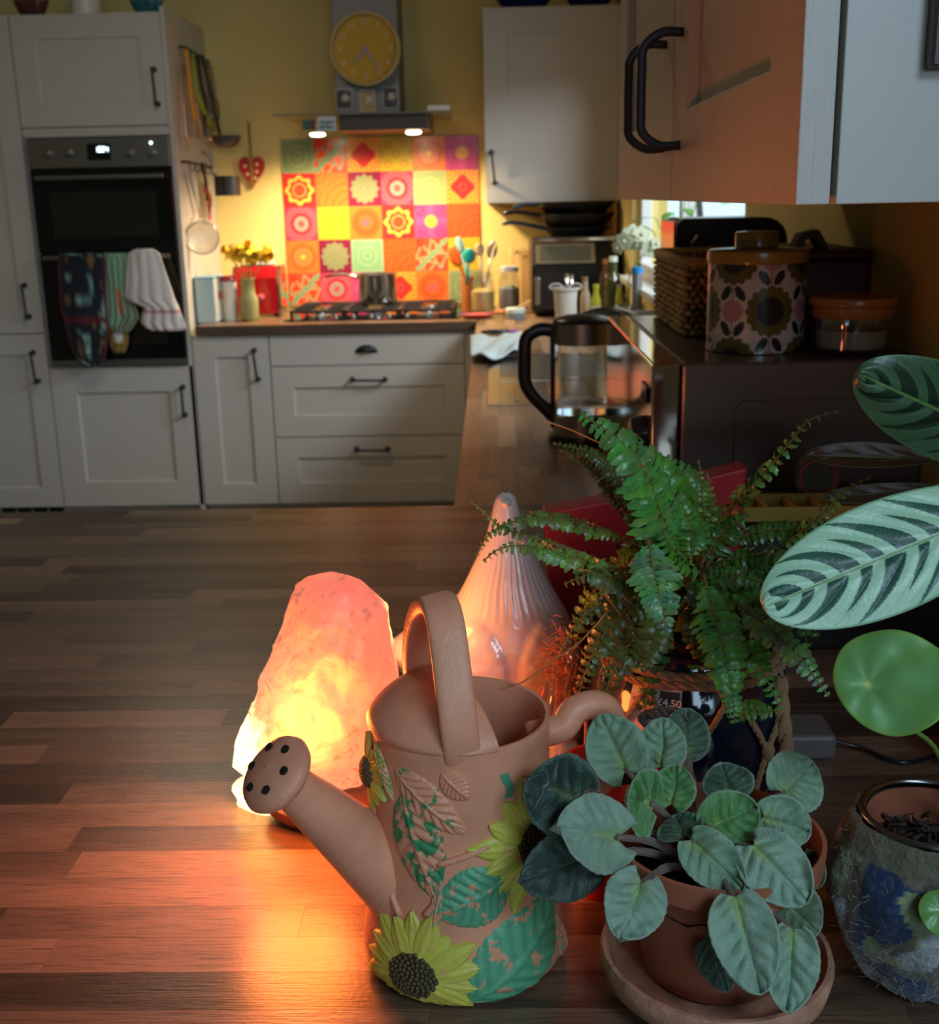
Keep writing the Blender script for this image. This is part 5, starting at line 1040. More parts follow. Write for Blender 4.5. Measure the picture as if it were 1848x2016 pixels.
# red stitched box with wooden handle, and glass dish with orange lid
rx0 = 0.447
rb = thing('sewing_box', 'dark red box with a wooden carrying handle at the back of the microwave', 'box', (0.49, 1.80, mz))
MB().box(0.43, 0.54, 1.72, 1.98, mz + 0.0012, at(1650, 512, 1.72).z).build('body', mat('dark_red_leather', (0.10, 0.012, 0.01), 0.5, bump=0.2), rb, bevel=0.006)
zr2 = at(1650, 512, 1.72).z
MB().box(0.426, 0.5415, 1.715, 1.985, zr2 + 0.0005, zr2 + 0.014).build('lid', MATS['dark_red_leather'], rb, bevel=0.004)
MB().prism([(0.44, zr2 + 0.0146), (0.45, zr2 + 0.036), (0.475, zr2 + 0.042), (0.492, zr2 + 0.0146), (0.478, zr2 + 0.0146), (0.468, zr2 + 0.03), (0.458, zr2 + 0.028), (0.452, zr2 + 0.0146)], 1.76, 1.80).build('handle', mat('brown_wood', (0.12, 0.07, 0.035), 0.5), rb, bevel=0.002)
gx, gy, gr = 0.466, 1.545, 0.051; a = at(1680, 590, gy)
gj = thing('glass_dish', 'round glass dish with orange wooden lid at the right on the microwave', 'dish', (gx, gy, mz)); zl = at(1680, 622, gy).z
MB().lathe((gx, gy, mz + 0.0012), [(gr * 0.88, 0), (gr * 0.95, 0.006), (gr * 0.95, zl - mz - 0.002), (gr * 0.9, zl - mz - 0.002), (gr * 0.88, 0.006)], 36).build('glass_body', THIN, gj, smooth=True, autos=50)
MB().lathe((gx, gy, mz + 0.009), [(gr * 0.86, 0), (gr * 0.86, 0.022)], 28).build('contents', mat('pale_contents', (0.30, 0.26, 0.2), 0.7), gj, smooth=True, autos=40)
MB().lathe((gx, gy, zl - 0.0005), [(gr * 0.97, 0), (gr * 1.0, 0.003), (gr * 1.0, 0.014), (gr * 1.08, 0.016), (gr * 1.1, 0.021), (gr * 1.06, 0.026)], 36).build('lid', mat('orange_wood_lid', (0.42, 0.14, 0.03), 0.35, coat=0.2), gj, smooth=True, autos=40)
# ================================================================ FOREGROUND
# ---------------------------------------------------------------- salt lamp
ly = 0.905
sl = thing('salt_lamp', 'glowing pink orange rock salt lamp on a dark wooden base', 'lamp', (-0.15, ly, 0.9))
def salt_material():
    m, t, b = nt('glowing_rock_salt'); N = t.nodes
    tc = N.new('ShaderNodeTexCoord')
    sub = N.new('ShaderNodeVectorMath'); sub.operation = 'DISTANCE'; link(t, tc.outputs['Object'], sub.inputs[0]); sub.inputs[1].default_value = (-0.076, -0.024, 0.045)
    n = N.new('ShaderNodeTexNoise'); n.inputs['Scale'].default_value = 26; n.inputs['Detail'].default_value = 6; n.inputs['Distortion'].default_value = 0.8; link(t, tc.outputs['Object'], n.inputs['Vector'])
    n2 = N.new('ShaderNodeTexNoise'); n2.inputs['Scale'].default_value = 60; n2.inputs['Detail'].default_value = 8; n2.inputs['Distortion'].default_value = 2.5; link(t, tc.outputs['Object'], n2.inputs['Vector'])
    ma = N.new('ShaderNodeMath'); ma.operation = 'MULTIPLY_ADD'; link(t, n.outputs['Fac'], ma.inputs[0]); ma.inputs[1].default_value = 0.06; link(t, sub.outputs['Value'], ma.inputs[2])
    ms = N.new('ShaderNodeMapRange'); ms.inputs[1].default_value = 0.065; ms.inputs[2].default_value = 0.22; link(t, ma.outputs[0], ms.inputs[0])
    cr = N.new('ShaderNodeValToRGB'); e = cr.color_ramp.elements
    e[0].position = 0.0; e[0].color = (1.0, 0.72, 0.22, 1); e[1].position = 1.0; e[1].color = (0.86, 0.14, 0.10, 1)
    for p_, c_ in ((0.14, (1.0, 0.50, 0.22, 1)), (0.30, (0.95, 0.38, 0.18, 1)), (0.56, (0.92, 0.29, 0.12, 1)), (0.78, (0.9, 0.20, 0.085, 1))):
        q = cr.color_ramp.elements.new(p_); q.color = c_
    link(t, ms.outputs[0], cr.inputs[0])
    st = N.new('ShaderNodeMapRange'); st.inputs[1].default_value = 0.0; st.inputs[2].default_value = 0.15; st.inputs[3].default_value = 3.6; st.inputs[4].default_value = 0.76; link(t, ms.outputs[0], st.inputs[0])
    dk = N.new('ShaderNodeMapRange'); dk.inputs[1].default_value = 0.56; dk.inputs[2].default_value = 0.70; dk.inputs[3].default_value = 1.0; dk.inputs[4].default_value = 0.58; link(t, n2.outputs['Fac'], dk.inputs[0])
    mul = N.new('ShaderNodeMath'); mul.operation = 'MULTIPLY'; link(t, st.outputs[0], mul.inputs[0]); link(t, dk.outputs[0], mul.inputs[1])
    tm = N.new('ShaderNodeMix'); tm.data_type = 'RGBA'; tr = N.new('ShaderNodeMapRange'); tr.inputs[1].default_value = 0.50; tr.inputs[2].default_value = 0.68; tr.inputs[4].default_value = 0.75; link(t, n2.outputs['Fac'], tr.inputs[0]); link(t, tr.outputs[0], tm.inputs[0]); link(t, cr.outputs[0], tm.inputs[6]); tm.inputs[7].default_value = (0.85, 0.20, 0.12, 1)
    link(t, tm.outputs[2], b.inputs['Emission Color']); link(t, mul.outputs[0], b.inputs['Emission Strength'])
    b.inputs['Base Color'].default_value = (0.45, 0.16, 0.10, 1); b.inputs['Roughness'].default_value = 0.45
    bp = N.new('ShaderNodeBump'); bp.inputs['Strength'].default_value = 0.8; bp.inputs['Distance'].default_value = 0.004; link(t, n.outputs['Fac'], bp.inputs['Height']); link(t, bp.outputs[0], b.inputs['Normal'])
    return m
OUT = [(1133, 622, 664), (1140, 603, 690), (1152, 590, 718), (1175, 570, 742), (1200, 558, 765), (1250, 546, 774), (1300, 528, 783), (1350, 509, 788), (1400, 492, 790), (1430, 474, 788), (1460, 465, 784), (1500, 458, 780), (1545, 459, 772), (1590, 475, 755), (1606, 488, 745)]
rings = []
for (py, pl, pr) in OUT:
    a, b = at(pl, py, ly), at(pr, py, ly); rings.append((a.z, a.x, b.x))
rings.append((0.9225, rings[-1][1] + 0.014, rings[-1][2] - 0.012)); rings.sort()
def salt(u, v):
    z = lerp(rings[0][0], rings[-1][0], v)
    for i in range(len(rings) - 1):
        if rings[i][0] <= z + 1e-9 <= rings[i + 1][0] + 1e-6: break
    f = (z - rings[i][0]) / (rings[i + 1][0] - rings[i][0]); xl, xr = lerp(rings[i][1], rings[i + 1][1], f), lerp(rings[i][2], rings[i + 1][2], f)
    a = 2 * PI * u; hw = (xr - xl) / 2; hd_ = min(hw * 0.86, 0.054) * min(1, 0.72 + (z - 0.9225) * 9); p = V(((xl + xr) / 2 + hw * math.cos(a), ly + hd_ * math.sin(a), z))
    d = V((math.cos(a), math.sin(a), 0.15)); q = p * 55
    nz = noise.fractal(q * 0.45, 1.0, 2.0, 4) * 0.006 - abs(noise.noise(p * 26)) * 0.009 + 0.002; nz += 0.0025 * (round(noise.noise(p * 18 + V((5, 1, 2))) * 3) / 3)
    return p + d * nz * (0.4 if abs(math.sin(a)) < 0.25 else 1.0)
mb = MB(); mb.grid(salt, 120, 110, closed_u=True); n_ = len(mb.v)
q = 111; top = [i * q + 110 for i in range(120)]; mb.f.append(tuple(top)); mb.f.append(tuple(i * q for i in range(119, -1, -1)))
mb.build('salt_rock', salt_material(), sl, smooth=True, origin=(-0.15, ly, 0.9))
MB().lathe((-0.143, ly - 0.004, 0.9005), [(0.046, 0), (0.058, 0.004), (0.063, 0.012), (0.062, 0.017), (0.054, 0.021), (0.02, 0.021)], 48).build('wooden_base', mat('dark_turned_wood', (0.09, 0.025, 0.012), 0.35, vary=0.2, coat=0.3), sl, smooth=True, autos=50)
l = bpy.data.lights.new('salt_lamp_glow', 'POINT'); l.energy = 2.1; l.color = (1.0, 0.21, 0.035); l.shadow_soft_size = 0.045
o = bpy.data.objects.new('salt_lamp_glow', l); COL.objects.link(o); o.location = (-0.165, 0.825, 1.0)
l = bpy.data.lights.new('salt_lamp_glow_rear', 'POINT'); l.energy = 0.6; l.color = (1.0, 0.33, 0.10); l.shadow_soft_size = 0.03
o = bpy.data.objects.new('salt_lamp_glow_rear', l); COL.objects.link(o); o.location = (-0.09, 0.955, 1.05)

# ---------------------------------------------------------------- terracotta watering can
CC = V((-0.027, 0.703)); CPROF = [(0.9, 0.0635), (0.905, 0.0675), (0.913, 0.069), (0.922, 0.0685), (0.935, 0.066), (0.952, 0.0628), (0.97, 0.061), (1.0, 0.0598), (1.04, 0.059), (1.066, 0.0588), (1.072, 0.0592)]
def crad(z):
    for (a, ra), (b, rb) in zip(CPROF, CPROF[1:]):
        if a <= z <= b: return lerp(ra, rb, (z - a) / (b - a))
    return CPROF[0][1] if z < 0.9 else CPROF[-1][1]
RM = 0.0605
def csurf(s, z, off=0.0):
    th = s / RM; z = max(0.9015, z); r = crad(min(z, 1.072)) + off
    return V((CC.x + r * math.cos(th), CC.y + r * math.sin(th), z))
def chit(px, py):
    """(arc length, height) of the can's wall on the sight line through a pixel of the photograph"""
    d = R3 @ V((px - CX, -(py - CY), F_PX)); best = None
    for k in range(900):
        t = 0.0 + k * 0.00000060 + 0.00022; p = EYE + d * t
        if p.z < 1.075 and math.hypot(p.x - CC.x, p.y - CC.y) < crad(p.z) : best = p; break
    if best is None:
        p = at(px, py, CC.y - 0.02); best = p
    return V((math.atan2(best.y - CC.y, best.x - CC.x) * RM, best.z))
wcn = thing('watering_can', 'terracotta watering can with worn painted sunflowers and green leaves in relief', 'watering can', (CC.x, CC.y, 0.9))
CLAYB = mat('watering_can_clay', (0.78, 0.33, 0.19), 0.42, bump=0.22, bscale=350, vary=0.10, vscale=40)
prof = [(r, z) for z, r in CPROF] + [(0.0588, 1.0745), (0.0565, 1.074), (0.0548, 1.068), (0.055, 1.0), (0.055, 0.915), (0.002, 0.912)]
MB().lathe((CC.x, CC.y, 0), prof, 72, cap1=False).build('body', CLAYB, wcn, smooth=True, autos=60)
# half cover: from the chord to the left rim
fr, bk_ = atz(1000, 1497, 1.072), V((-0.060, 0.752, 1.072)); RIM = 0.0588
ch0 = V((fr.x, fr.y)); ch1 = V((bk_.x, bk_.y))
def onrim(p):
    d = (p - CC); return CC + d.normalized() * RIM
ch0, ch1 = onrim(ch0), onrim(ch1)
dirc = (ch1 - ch0).normalized(); nl = V((-dirc.y, dirc.x))
if nl.x > 0: nl = -nl
def dome(p): r = min(1, (p - CC).length / RIM); return 1.0725 + 0.030 * (1 - r * r) ** 0.75
def cover(u, v):
    p = lerp(ch0, ch1, v); d = p - CC; bq = d.dot(nl); cq = d.length_squared - RIM * RIM; L = -bq + math.sqrt(max(0, bq * bq - cq))
    q = p + nl * L * u; return V((q.x, q.y, dome(q)))
MB().grid(cover, 22, 34).build('half_cover', CLAYB, wcn, smooth=True, solid=0.004)
hp = [at(913, 1530, 0.672), at(910, 1490, 0.650), at(899, 1400, 0.650), at(886, 1290, 0.664), at(874, 1215, 0.678), at(860, 1186, 0.695), at(842, 1195, 0.712), at(830, 1235, 0.724), at(826, 1290, 0.732), at(830, 1340, 0.738)]
MB().tube(crom(hp, 6), [1.12, 1.1, 1.08, 1.06, 1.04, 1.02] + [1.0] * 42 + [1.0] * 7, 18, flat=(0.0118, 0.0056, (0.15, -1, 0))).build('arched_handle', CLAYB, wcn, smooth=True)
# spout
s0, s1 = V((-0.062, 0.690, 0.9535)), at(556, 1532, 0.655)
sp_ = crom([s0, lerp(s0, s1, 0.35), lerp(s0, s1, 0.7), s1], 5); nsp = len(sp_)
MB().tube(sp_, [lerp(0.0305, 0.0128, (i / (nsp - 1)) ** 0.85) for i in range(nsp)], 28).build('spout', CLAYB, wcn, smooth=True, autos=60)
ax = (s1 - s0).normalized(); ax = (ax + V((-0.10, -0.26, 0.12))).normalized()
rot = ax.to_track_quat('Z', 'Y').to_matrix()
mb = MB().lathe((0, 0, 0), [(0.011, -0.012), (0.018, -0.005), (0.0245, 0.000), (0.026, 0.0035), (0.0245, 0.007), (0.019, 0.0105), (0.011, 0.0128), (0.0005, 0.0138)], 36, cap1=False)
mb.v = [rot @ q + s1 + ax * 0.002 for q in mb.v]; ro = mb.build('rose', CLAYB, wcn, smooth=True)
HOLE = mat('dark_hole', (0.02, 0.008, 0.005), 0.9)
for k in range(6):
    an = k * PI / 3 + 0.3; r = 0.0155; mb = MB().lathe((r * math.cos(an), r * math.sin(an), 0.0112), [(0.0028, 0.0), (0.0028, 0.0014), (0.0018, 0.0016)], 12)
    mb.v = [rot @ q + s1 + ax * 0.002 for q in mb.v]; mb.build('hole', HOLE, ro)
# side handle at the right
hp = [V((0.018, 0.712, 1.052)), at(1105, 1432, 0.715), at(1130, 1400, 0.72), at(1168, 1387, 0.725), at(1198, 1402, 0.73), at(1208, 1450, 0.732), at(1190, 1520, 0.73), at(1130, 1600, 0.722), V((0.026, 0.712, 0.985))]
MB().tube(crom(hp, 6), 0.0098, 14).build('side_handle', CLAYB, wcn, smooth=True)
# relief: leaves and sunflowers
PAINT = mat('worn_relief_paint', (1, 1, 1), 0.38, attr=True, bump=0.2, bscale=500)
CL = (0.78, 0.33, 0.19); GRN = (0.04, 0.22, 0.09); GR2 = (0.10, 0.33, 0.18); YLW = (0.66, 0.60, 0.09)
def relief_leaf(name, base, tip, wpx, paint, wear, seed, col=GRN, nveins=8, hgt=0.0035):
    b, t = chit(*base), chit(*tip); d = t - b; L = d.length; d = d / L; s = V((-d.y, d.x)); W = wpx / 2302 * 0.66 / 2
    def wd(u): return W * (math.sin(PI * min(1, max(0, u)) ** 0.85) ** 0.8) * (1 + 0.07 * abs(math.sin(u * nveins * PI * 1.5))) + 0.0004
    def F(u, v):
        x = 2 * v - 1; q = b + d * (u * L) + s * (x * wd(u)); e = 1 - x * x
        vein = abs(math.sin((u - abs(x) * 0.22) * nveins * PI)); h = hgt * (e ** 0.4) * (0.55 + 0.45 * vein) if abs(x) > 0.08 else hgt * 1.15
        return csurf(q.x, q.y, h * math.sin(PI * max(0.02, min(0.98, u))) ** 0.35 - 0.0002)
    def C(u, v):
        x = 2 * v - 1; n = noise.noise(V((u * 7 + seed, v * 5 + seed, seed))) + 0.6 * noise.noise(V((u * 22, v * 18, seed))) ; side = 0.25 * (abs(x) > 0.75)
        if paint and n + side * 0.2 > wear: return mixc(col, tuple(c * 1.5 for c in col), 0.5 * abs(math.sin((u - abs(x) * 0.22) * nveins * PI)))
        return CL
    o = MB().grid(F, 64, 40, cfn=C).build(name, PAINT, wcn, smooth=True); return o
relief_leaf('relief_leaf', (795, 1560), (858, 1768), 120, True, 0.02, 3, GRN)['label'] = 'half worn green leaf below the spout side'
relief_leaf('relief_leaf', (780, 1512), (918, 1640), 82, True, 0.42, 8, GRN)['label'] = 'bare clay leaf with green flecks'
relief_leaf('relief_leaf', (870, 1520), (925, 1572), 60, False, 9, 2)['label'] = 'bare clay flower bud'
relief_leaf('relief_leaf', (1000, 1720), (855, 1800), 135, True, -0.35, 5, GR2)['label'] = 'green leaf above the lower sunflower'
relief_leaf('relief_leaf', (925, 1970), (1085, 1745), 185, True, -0.4, 14, GR2)['label'] = 'large green leaf at lower right'
relief_leaf('relief_leaf', (1095, 1900), (1085, 1790), 40, True, 0.3, 17, GR2)
relief_leaf('relief_leaf', (852, 1840), (868, 1730), 26, True, 0.15, 21, GR2)
relief_leaf('relief_leaf', (742, 1460), (778, 1575), 26, True, 0.0, 23, (0.22, 0.26, 0.05))
relief_leaf('relief_leaf', (738, 1590), (748, 1700), 24, True, 0.2, 24, GRN)
for a, b in (((862, 1700), (960, 1664)), ((760, 1720), (790, 1800)), ((838, 1800), (870, 1760))):
    pa, pb = chit(*a), chit(*b); MB().tube([csurf(lerp(pa.x, pb.x, t / 8), lerp(pa.y, pb.y, t / 8), 0.0008) for t in range(9)], 0.0022, 8).build('relief_stem', CLAYB, wcn, smooth=True)
p = chit(998, 1545); MB().grid(lambda u, v: csurf(p.x + (v - 0.5) * 0.006 + 0.002 * math.sin(u * 5), p.y + (u - 0.5) * 0.017, 0.0006), 10, 4, cfn=lambda u, v: GR2).build('paint_splash', PAINT, wcn)
def sunflower(cx, cy, rpx, n, seed, lab):
    c = chit(cx, cy); R = rpx / 2302 * 0.66; rc = R * 0.34
    for k in range(n):
        an = 2 * PI * k / n + seed; d = V((math.cos(an), math.sin(an))); s = V((-d.y, d.x)); L = R * (0.92 + 0.12 * math.sin(k * 2.3 + seed)); W = R * 0.19
        if c.y + d.y * L < 0.897: L = max(rc * 1.1, (c.y - 0.8995) / max(0.05, -d.y))
        def F(u, v):
            x = 2 * v - 1; q = c + d * (rc * 0.8 + u * (L - rc * 0.8)) + s * (x * W * math.sin(PI * min(0.985, 0.2 + 0.8 * u)) ** 0.75)
            return csurf(q.x, q.y, 0.0035 * (1 - x * x) ** 0.5 * (1 - 0.25 * abs(math.sin(x * 5))) + 0.0006 - 0.002 * u * u + (0.0007 if k % 2 else 0))
        def C(u, v):
            nn_ = noise.noise(V((u * 6 + k, v * 4, seed))) + 0.7 * noise.noise(V((u * 19, v * 15, k))); return mixc(CL, YLW, 0.3) if nn_ > 0.48 else mixc(YLW, (0.35, 0.36, 0.05), 0.35 * abs(2 * v - 1) + 0.2 * max(0, nn_))
        MB().grid(F, 20, 12, cfn=C).build('petal', PAINT, wcn, smooth=True)
    def D(u, v):
        r = rc * v; an = u * 2 * PI; q = c + V((math.cos(an), math.sin(an))) * r; return csurf(q.x, q.y, 0.0062 * math.sqrt(max(0, 1 - (v * 0.93) ** 2)) + 0.001)
    sd = MB().grid(D, 32, 10, closed_u=True).build('seed_disc', mat('seed_brown', (0.045, 0.03, 0.015), 0.6), wcn, smooth=True)
    sb = MB(); g_ = 2.39996
    for k in range(90):
        r = rc * 0.97 * math.sqrt((k + 0.5) / 90); q = c + V((math.cos(k * g_), math.sin(k * g_))) * r
        sb.sphere(csurf(q.x, q.y, 0.0062 * math.sqrt(max(0, 1 - (r / rc * 0.93) ** 2)) + 0.0012), 0.0017, 6, 4)
    o = sb.build('seed_texture', mat('seed_tip_brown', (0.09, 0.065, 0.03), 0.55), sd, smooth=True); o['kind'] = 'stuff'
sunflower(816, 1915, 152, 17, 0.2, 'lower'); sunflower(1048, 1652, 165, 15, 0.5, 'upper'); sunflower(716, 1520, 95, 12, 0.1, 'left')

# ---------------------------------------------------------------- white ceramic bird behind
by_ = 1.02
bd = thing('bird_figurine', 'tall white glazed ceramic bird with fluted neck behind the watering can', 'figurine', (0.01, by_, 0.9))
BW = mat('white_glaze', (0.60, 0.56, 0.53), 0.22, coat=0.4)
BP = [(0.9, 0.046), (0.91, 0.052), (0.94, 0.062), (0.97, 0.066), (0.99, 0.064), (1.01, 0.0595), (1.03, 0.052), (1.045, 0.044), (1.06, 0.0365), (1.08, 0.027), (1.10, 0.0185), (1.115, 0.0145), (1.128, 0.0115), (1.138, 0.0085), (1.1415, 0.002)]
def birdfn(u, v):
    z = lerp(0.9005, 1.1415, v)
    for (a, ra), (b, rb) in zip(BP, BP[1:]):
        if a <= z <= b + 1e-6: r = lerp(ra, rb, (z - a) / (b - a)); break
    a = 2 * PI * u; f = max(0, min(1, (z - 1.03) / 0.02)) * max(0, min(1, (1.118 - z) / 0.01)); r *= 1 + 0.013 * f * math.cos(38 * a + 0.6 * math.sin(z * 120))
    body = max(0, min(1, (1.05 - z) / 0.05))
    # scalloped feathers on the two wings
    wx = min(abs((a - 1.5 * PI) + 0.62), abs((a - 1.5 * PI) - 0.75)); w_ = max(0, 1 - (wx / 0.62) ** 2 - ((z - 0.985) / 0.05) ** 2)
    sc_ = abs(math.sin(a * 9 + (int((z - 0.9) / 0.011) % 2) * PI / 2)) * ((z - 0.9) / 0.011 % 1)
    r += 0.006 * math.sqrt(w_) + (0.0016 * sc_ if w_ > 0 else 0)
    tail = max(0, math.cos(a - PI)) ** 3 * max(0, 1 - abs(z - 0.992) / 0.05) * 0.05
    return V((0.008 + (r * (1 + 0.08 * body) + tail) * math.cos(a), by_ + r * math.sin(a), z))
MB().grid(birdfn, 160, 90, closed_u=True).build('bird_body', BW, bd, smooth=True)
MB().tube([V((0.008, by_, 1.128)), V((0.008, by_ - 0.009, 1.134)), V((0.008, by_ - 0.016, 1.134))], [0.007, 0.005, 0.0015], 12).build('beak', BW, bd, smooth=True)

# ---------------------------------------------------------------- leaves helper
def view_n(p): return (EYE - p).normalized()
def leaf_surface(b, t, W, roll=0.0, cup=0.0, bend=0.0, quilt=0.0, nv=6, heart=0.12, shape=0.75, wave=0.0, seed=0, blunt=0.65, nu=30, nw=20, cfn=None, sc_edge=0.0):
    d = t - b; L = d.length; d = d / L; n = view_n((b + t) / 2); s = d.cross(n).normalized(); n = s.cross(d).normalized()
    R_ = Matrix.Rotation(roll, 3, d); s = R_ @ s; n = R_ @ n
    def F(u, v):
        x = 2 * v - 1; w = W * max(0.0, math.sin(PI * min(1, 0.015 + 0.985 * u) ** shape)) ** blunt * (1 + sc_edge * math.sin(u * 60) * abs(x) ** 4)
        back = heart * L * (abs(x) ** 1.5) * (1 - u) ** 3 * math.exp(-u * 2)
        q = abs(math.sin((u - 0.28 * abs(x)) * nv * PI)) ** 0.6
        z = cup * x * x * W - bend * L * u * u + quilt * (q - 0.5) * (1 - abs(x) ** 3) * min(1, abs(x) * 6) - quilt * 0.8 * math.exp(-(x * 9) ** 2)
        z += wave * W * noise.noise(V((u * 3 + seed, x * 1.5, seed)))
        return b + d * (u * L - back) + s * (x * w) + n * z
    return MB().grid(F, nu, nw, cfn=cfn)

# ---------------------------------------------------------------- African violet
vx, vy_, vr_ = 0.136, 0.662, 0.0655
av = thing('african_violet', 'African violet with fuzzy grey green leaves in a terracotta pot', 'potted plant', (vx, vy_, 0.925))
POTM = mat('plastic_terracotta', (0.40, 0.13, 0.07), 0.38, vary=0.06, coat=0.15)
MB().lathe((vx, vy_, 0), [(0.043, 0.9145), (0.045, 0.916), (vr_ - 0.006, 0.992), (vr_, 0.993), (vr_ + 0.001, 1.008), (vr_ - 0.002, 1.0085), (vr_ - 0.004, 0.995), (vr_ - 0.006, 0.985), (0.052, 0.975)], 56, cap1=False).build('pot', POTM, av, smooth=True, autos=50)
SOIL = mat('potting_soil', (0.012, 0.008, 0.006), 0.95, bump=1.0, bscale=150, vary=0.5)
MB().grid(lambda u, v: V((vx + v * (vr_ - 0.007) * math.cos(2 * PI * u), vy_ + v * (vr_ - 0.007) * math.sin(2 * PI * u), 0.978 + 0.005 * noise.noise(V((math.cos(2 * PI * u) * v * 5, math.sin(2 * PI * u) * v * 5, 1))))), 40, 14, closed_u=True).build('soil', SOIL, av, smooth=True)
VL = mat('fuzzy_leaf', (1, 1, 1), 0.38, attr=True, sheen=0.6, bump=0.4, bscale=900)
def vcol(base, dark=0.0, nv=6, seed=0):
    hi = (0.30, 0.42, 0.10)
    def C(u, v):
        x = 2 * v - 1; c = base; q = abs(math.sin((u - 0.28 * abs(x)) * nv * PI)); c = mixc(c, tuple(k * 0.62 for k in c), (1 - q) ** 3 * 0.32)
        c = mixc(c, hi, math.exp(-(x * 8 / (1 - 0.6 * u)) ** 2) * max(0, 1 - u * 1.6) * (1 - dark)); c = mixc(c, hi, 0.65 * math.exp(-((u - 0.05) ** 2 * 50 + x * x * 7)) * (1 - dark))
        if abs(x) > 0.93 or u > 0.97: c = mixc(c, (0.30, 0.38, 0.28), 0.45 * (1 - dark))
        n = noise.noise(V((u * 6, v * 6, seed))); return mixc(c, tuple(k * 0.6 for k in c), max(0, n) * 0.6)
    return C
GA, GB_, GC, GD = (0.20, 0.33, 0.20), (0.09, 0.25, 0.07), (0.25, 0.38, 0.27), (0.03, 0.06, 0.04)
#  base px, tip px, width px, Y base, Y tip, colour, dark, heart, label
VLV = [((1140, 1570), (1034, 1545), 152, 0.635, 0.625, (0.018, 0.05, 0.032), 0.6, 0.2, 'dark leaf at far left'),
       ((1232, 1518), (1182, 1408), 112, 0.685, 0.70, GA, 0, 0.2, None), ((1302, 1510), (1304, 1413), 92, 0.69, 0.705, GA, 0, 0.1, None),
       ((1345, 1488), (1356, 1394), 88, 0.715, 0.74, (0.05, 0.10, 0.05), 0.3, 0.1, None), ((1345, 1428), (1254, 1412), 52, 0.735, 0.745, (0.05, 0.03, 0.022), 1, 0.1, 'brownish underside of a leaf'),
       ((1322, 1583), (1332, 1506), 84, 0.655, 0.668, GB_, 0, 0.25, 'small bright green inner leaf'), ((1286, 1580), (1232, 1578), 132, 0.65, 0.642, GB_, 0.1, 0.1, None),
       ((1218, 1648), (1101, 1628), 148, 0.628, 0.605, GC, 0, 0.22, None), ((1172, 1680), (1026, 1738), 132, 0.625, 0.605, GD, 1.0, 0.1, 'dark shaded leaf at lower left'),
       ((1262, 1738), (1222, 1846), 122, 0.605, 0.575, GC, 0, 0.2, None), ((1345, 1648), (1330, 1604), 92, 0.635, 0.645, (0.03, 0.08, 0.035), 0.3, 0.1, None),
       ((1440, 1572), (1420, 1502), 96, 0.67, 0.685, (0.045, 0.10, 0.05), 0.3, 0.1, None), ((1398, 1628), (1492, 1588), 108, 0.638, 0.64, GB_, 0.2, 0.22, 'rounded bright green leaf right of the centre'),
       ((1540, 1562), (1602, 1500), 118, 0.675, 0.69, GA, 0.1, 0.2, None), ((1500, 1608), (1596, 1640), 104, 0.65, 0.648, GA, 0, 0.2, None),
       ((1360, 1652), (1462, 1752), 100, 0.625, 0.60, GA, 0, 0.1, None), ((1482, 1664), (1590, 1776), 124, 0.618, 0.592, GC, 0, 0.15, None), ((1578, 1680), (1610, 1748), 62, 0.66, 0.655, (0.05, 0.10, 0.06), 0.4, 0.1, None),
       ((1532, 1765), (1612, 1838), 106, 0.612, 0.60, (0.12, 0.19, 0.10), 0.2, 0.1, None), ((1446, 1765), (1496, 1958), 128, 0.588, 0.552, GC, 0, 0.06, 'largest leaf drooping over the front of the pot'),
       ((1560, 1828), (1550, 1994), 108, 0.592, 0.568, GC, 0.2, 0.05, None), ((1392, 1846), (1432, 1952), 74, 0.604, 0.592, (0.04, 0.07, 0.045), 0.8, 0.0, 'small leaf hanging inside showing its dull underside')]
crown = V((vx - 0.012, vy_ - 0.003, 0.985))
for k, (bp_, tp_, w_, yb, yt, c_, dk, ht_, lb) in enumerate(VLV):
    b, t = at(*bp_, yb), at(*tp_, yt); W = w_ / 2302 * 0.66 / 2 * (0.5 * (yb + yt) / 0.64) * 1.16
    mb = leaf_surface(b, t, W, roll=random.uniform(-0.25, 0.25), cup=0.18, bend=0.10, quilt=0.0026, nv=5.5, heart=ht_, shape=0.74, blunt=0.52, wave=0.25, seed=k * 3.1, cfn=vcol(c_, dk, 5.5, k), nu=40, nw=30, sc_edge=0.012)
    o = mb.build('leaf', VL, av, smooth=True, solid=0.0011)
    if lb: o['label'] = lb
    d = (t - b).normalized(); mid = lerp(crown, b, 0.55) + V((0, 0, 0.006))
    MB().tube(crom([crown + V((random.uniform(-.006, .006), random.uniform(-.006, .006), 0)), mid, b + d * 0.002 - view_n(b) * 0.0015], 6), [0.0026] * 8 + [0.0021] * 5, 8).build('leaf_stalk', mat('pale_stalk', (0.17, 0.12, 0.09), 0.5, sheen=0.5), av, smooth=True)
for k in range(9): MB().tube(crom([crown + V((random.uniform(-.01, .03), -0.01, -0.004)), crown + V((random.uniform(-.02, .03), -0.025, -0.002)), crown + V((random.uniform(-.02, .025), -0.03, -0.004))], 4), 0.0004, 5).build('dry_root', mat('root_beige', (0.3, 0.24, 0.18), 0.8), av)
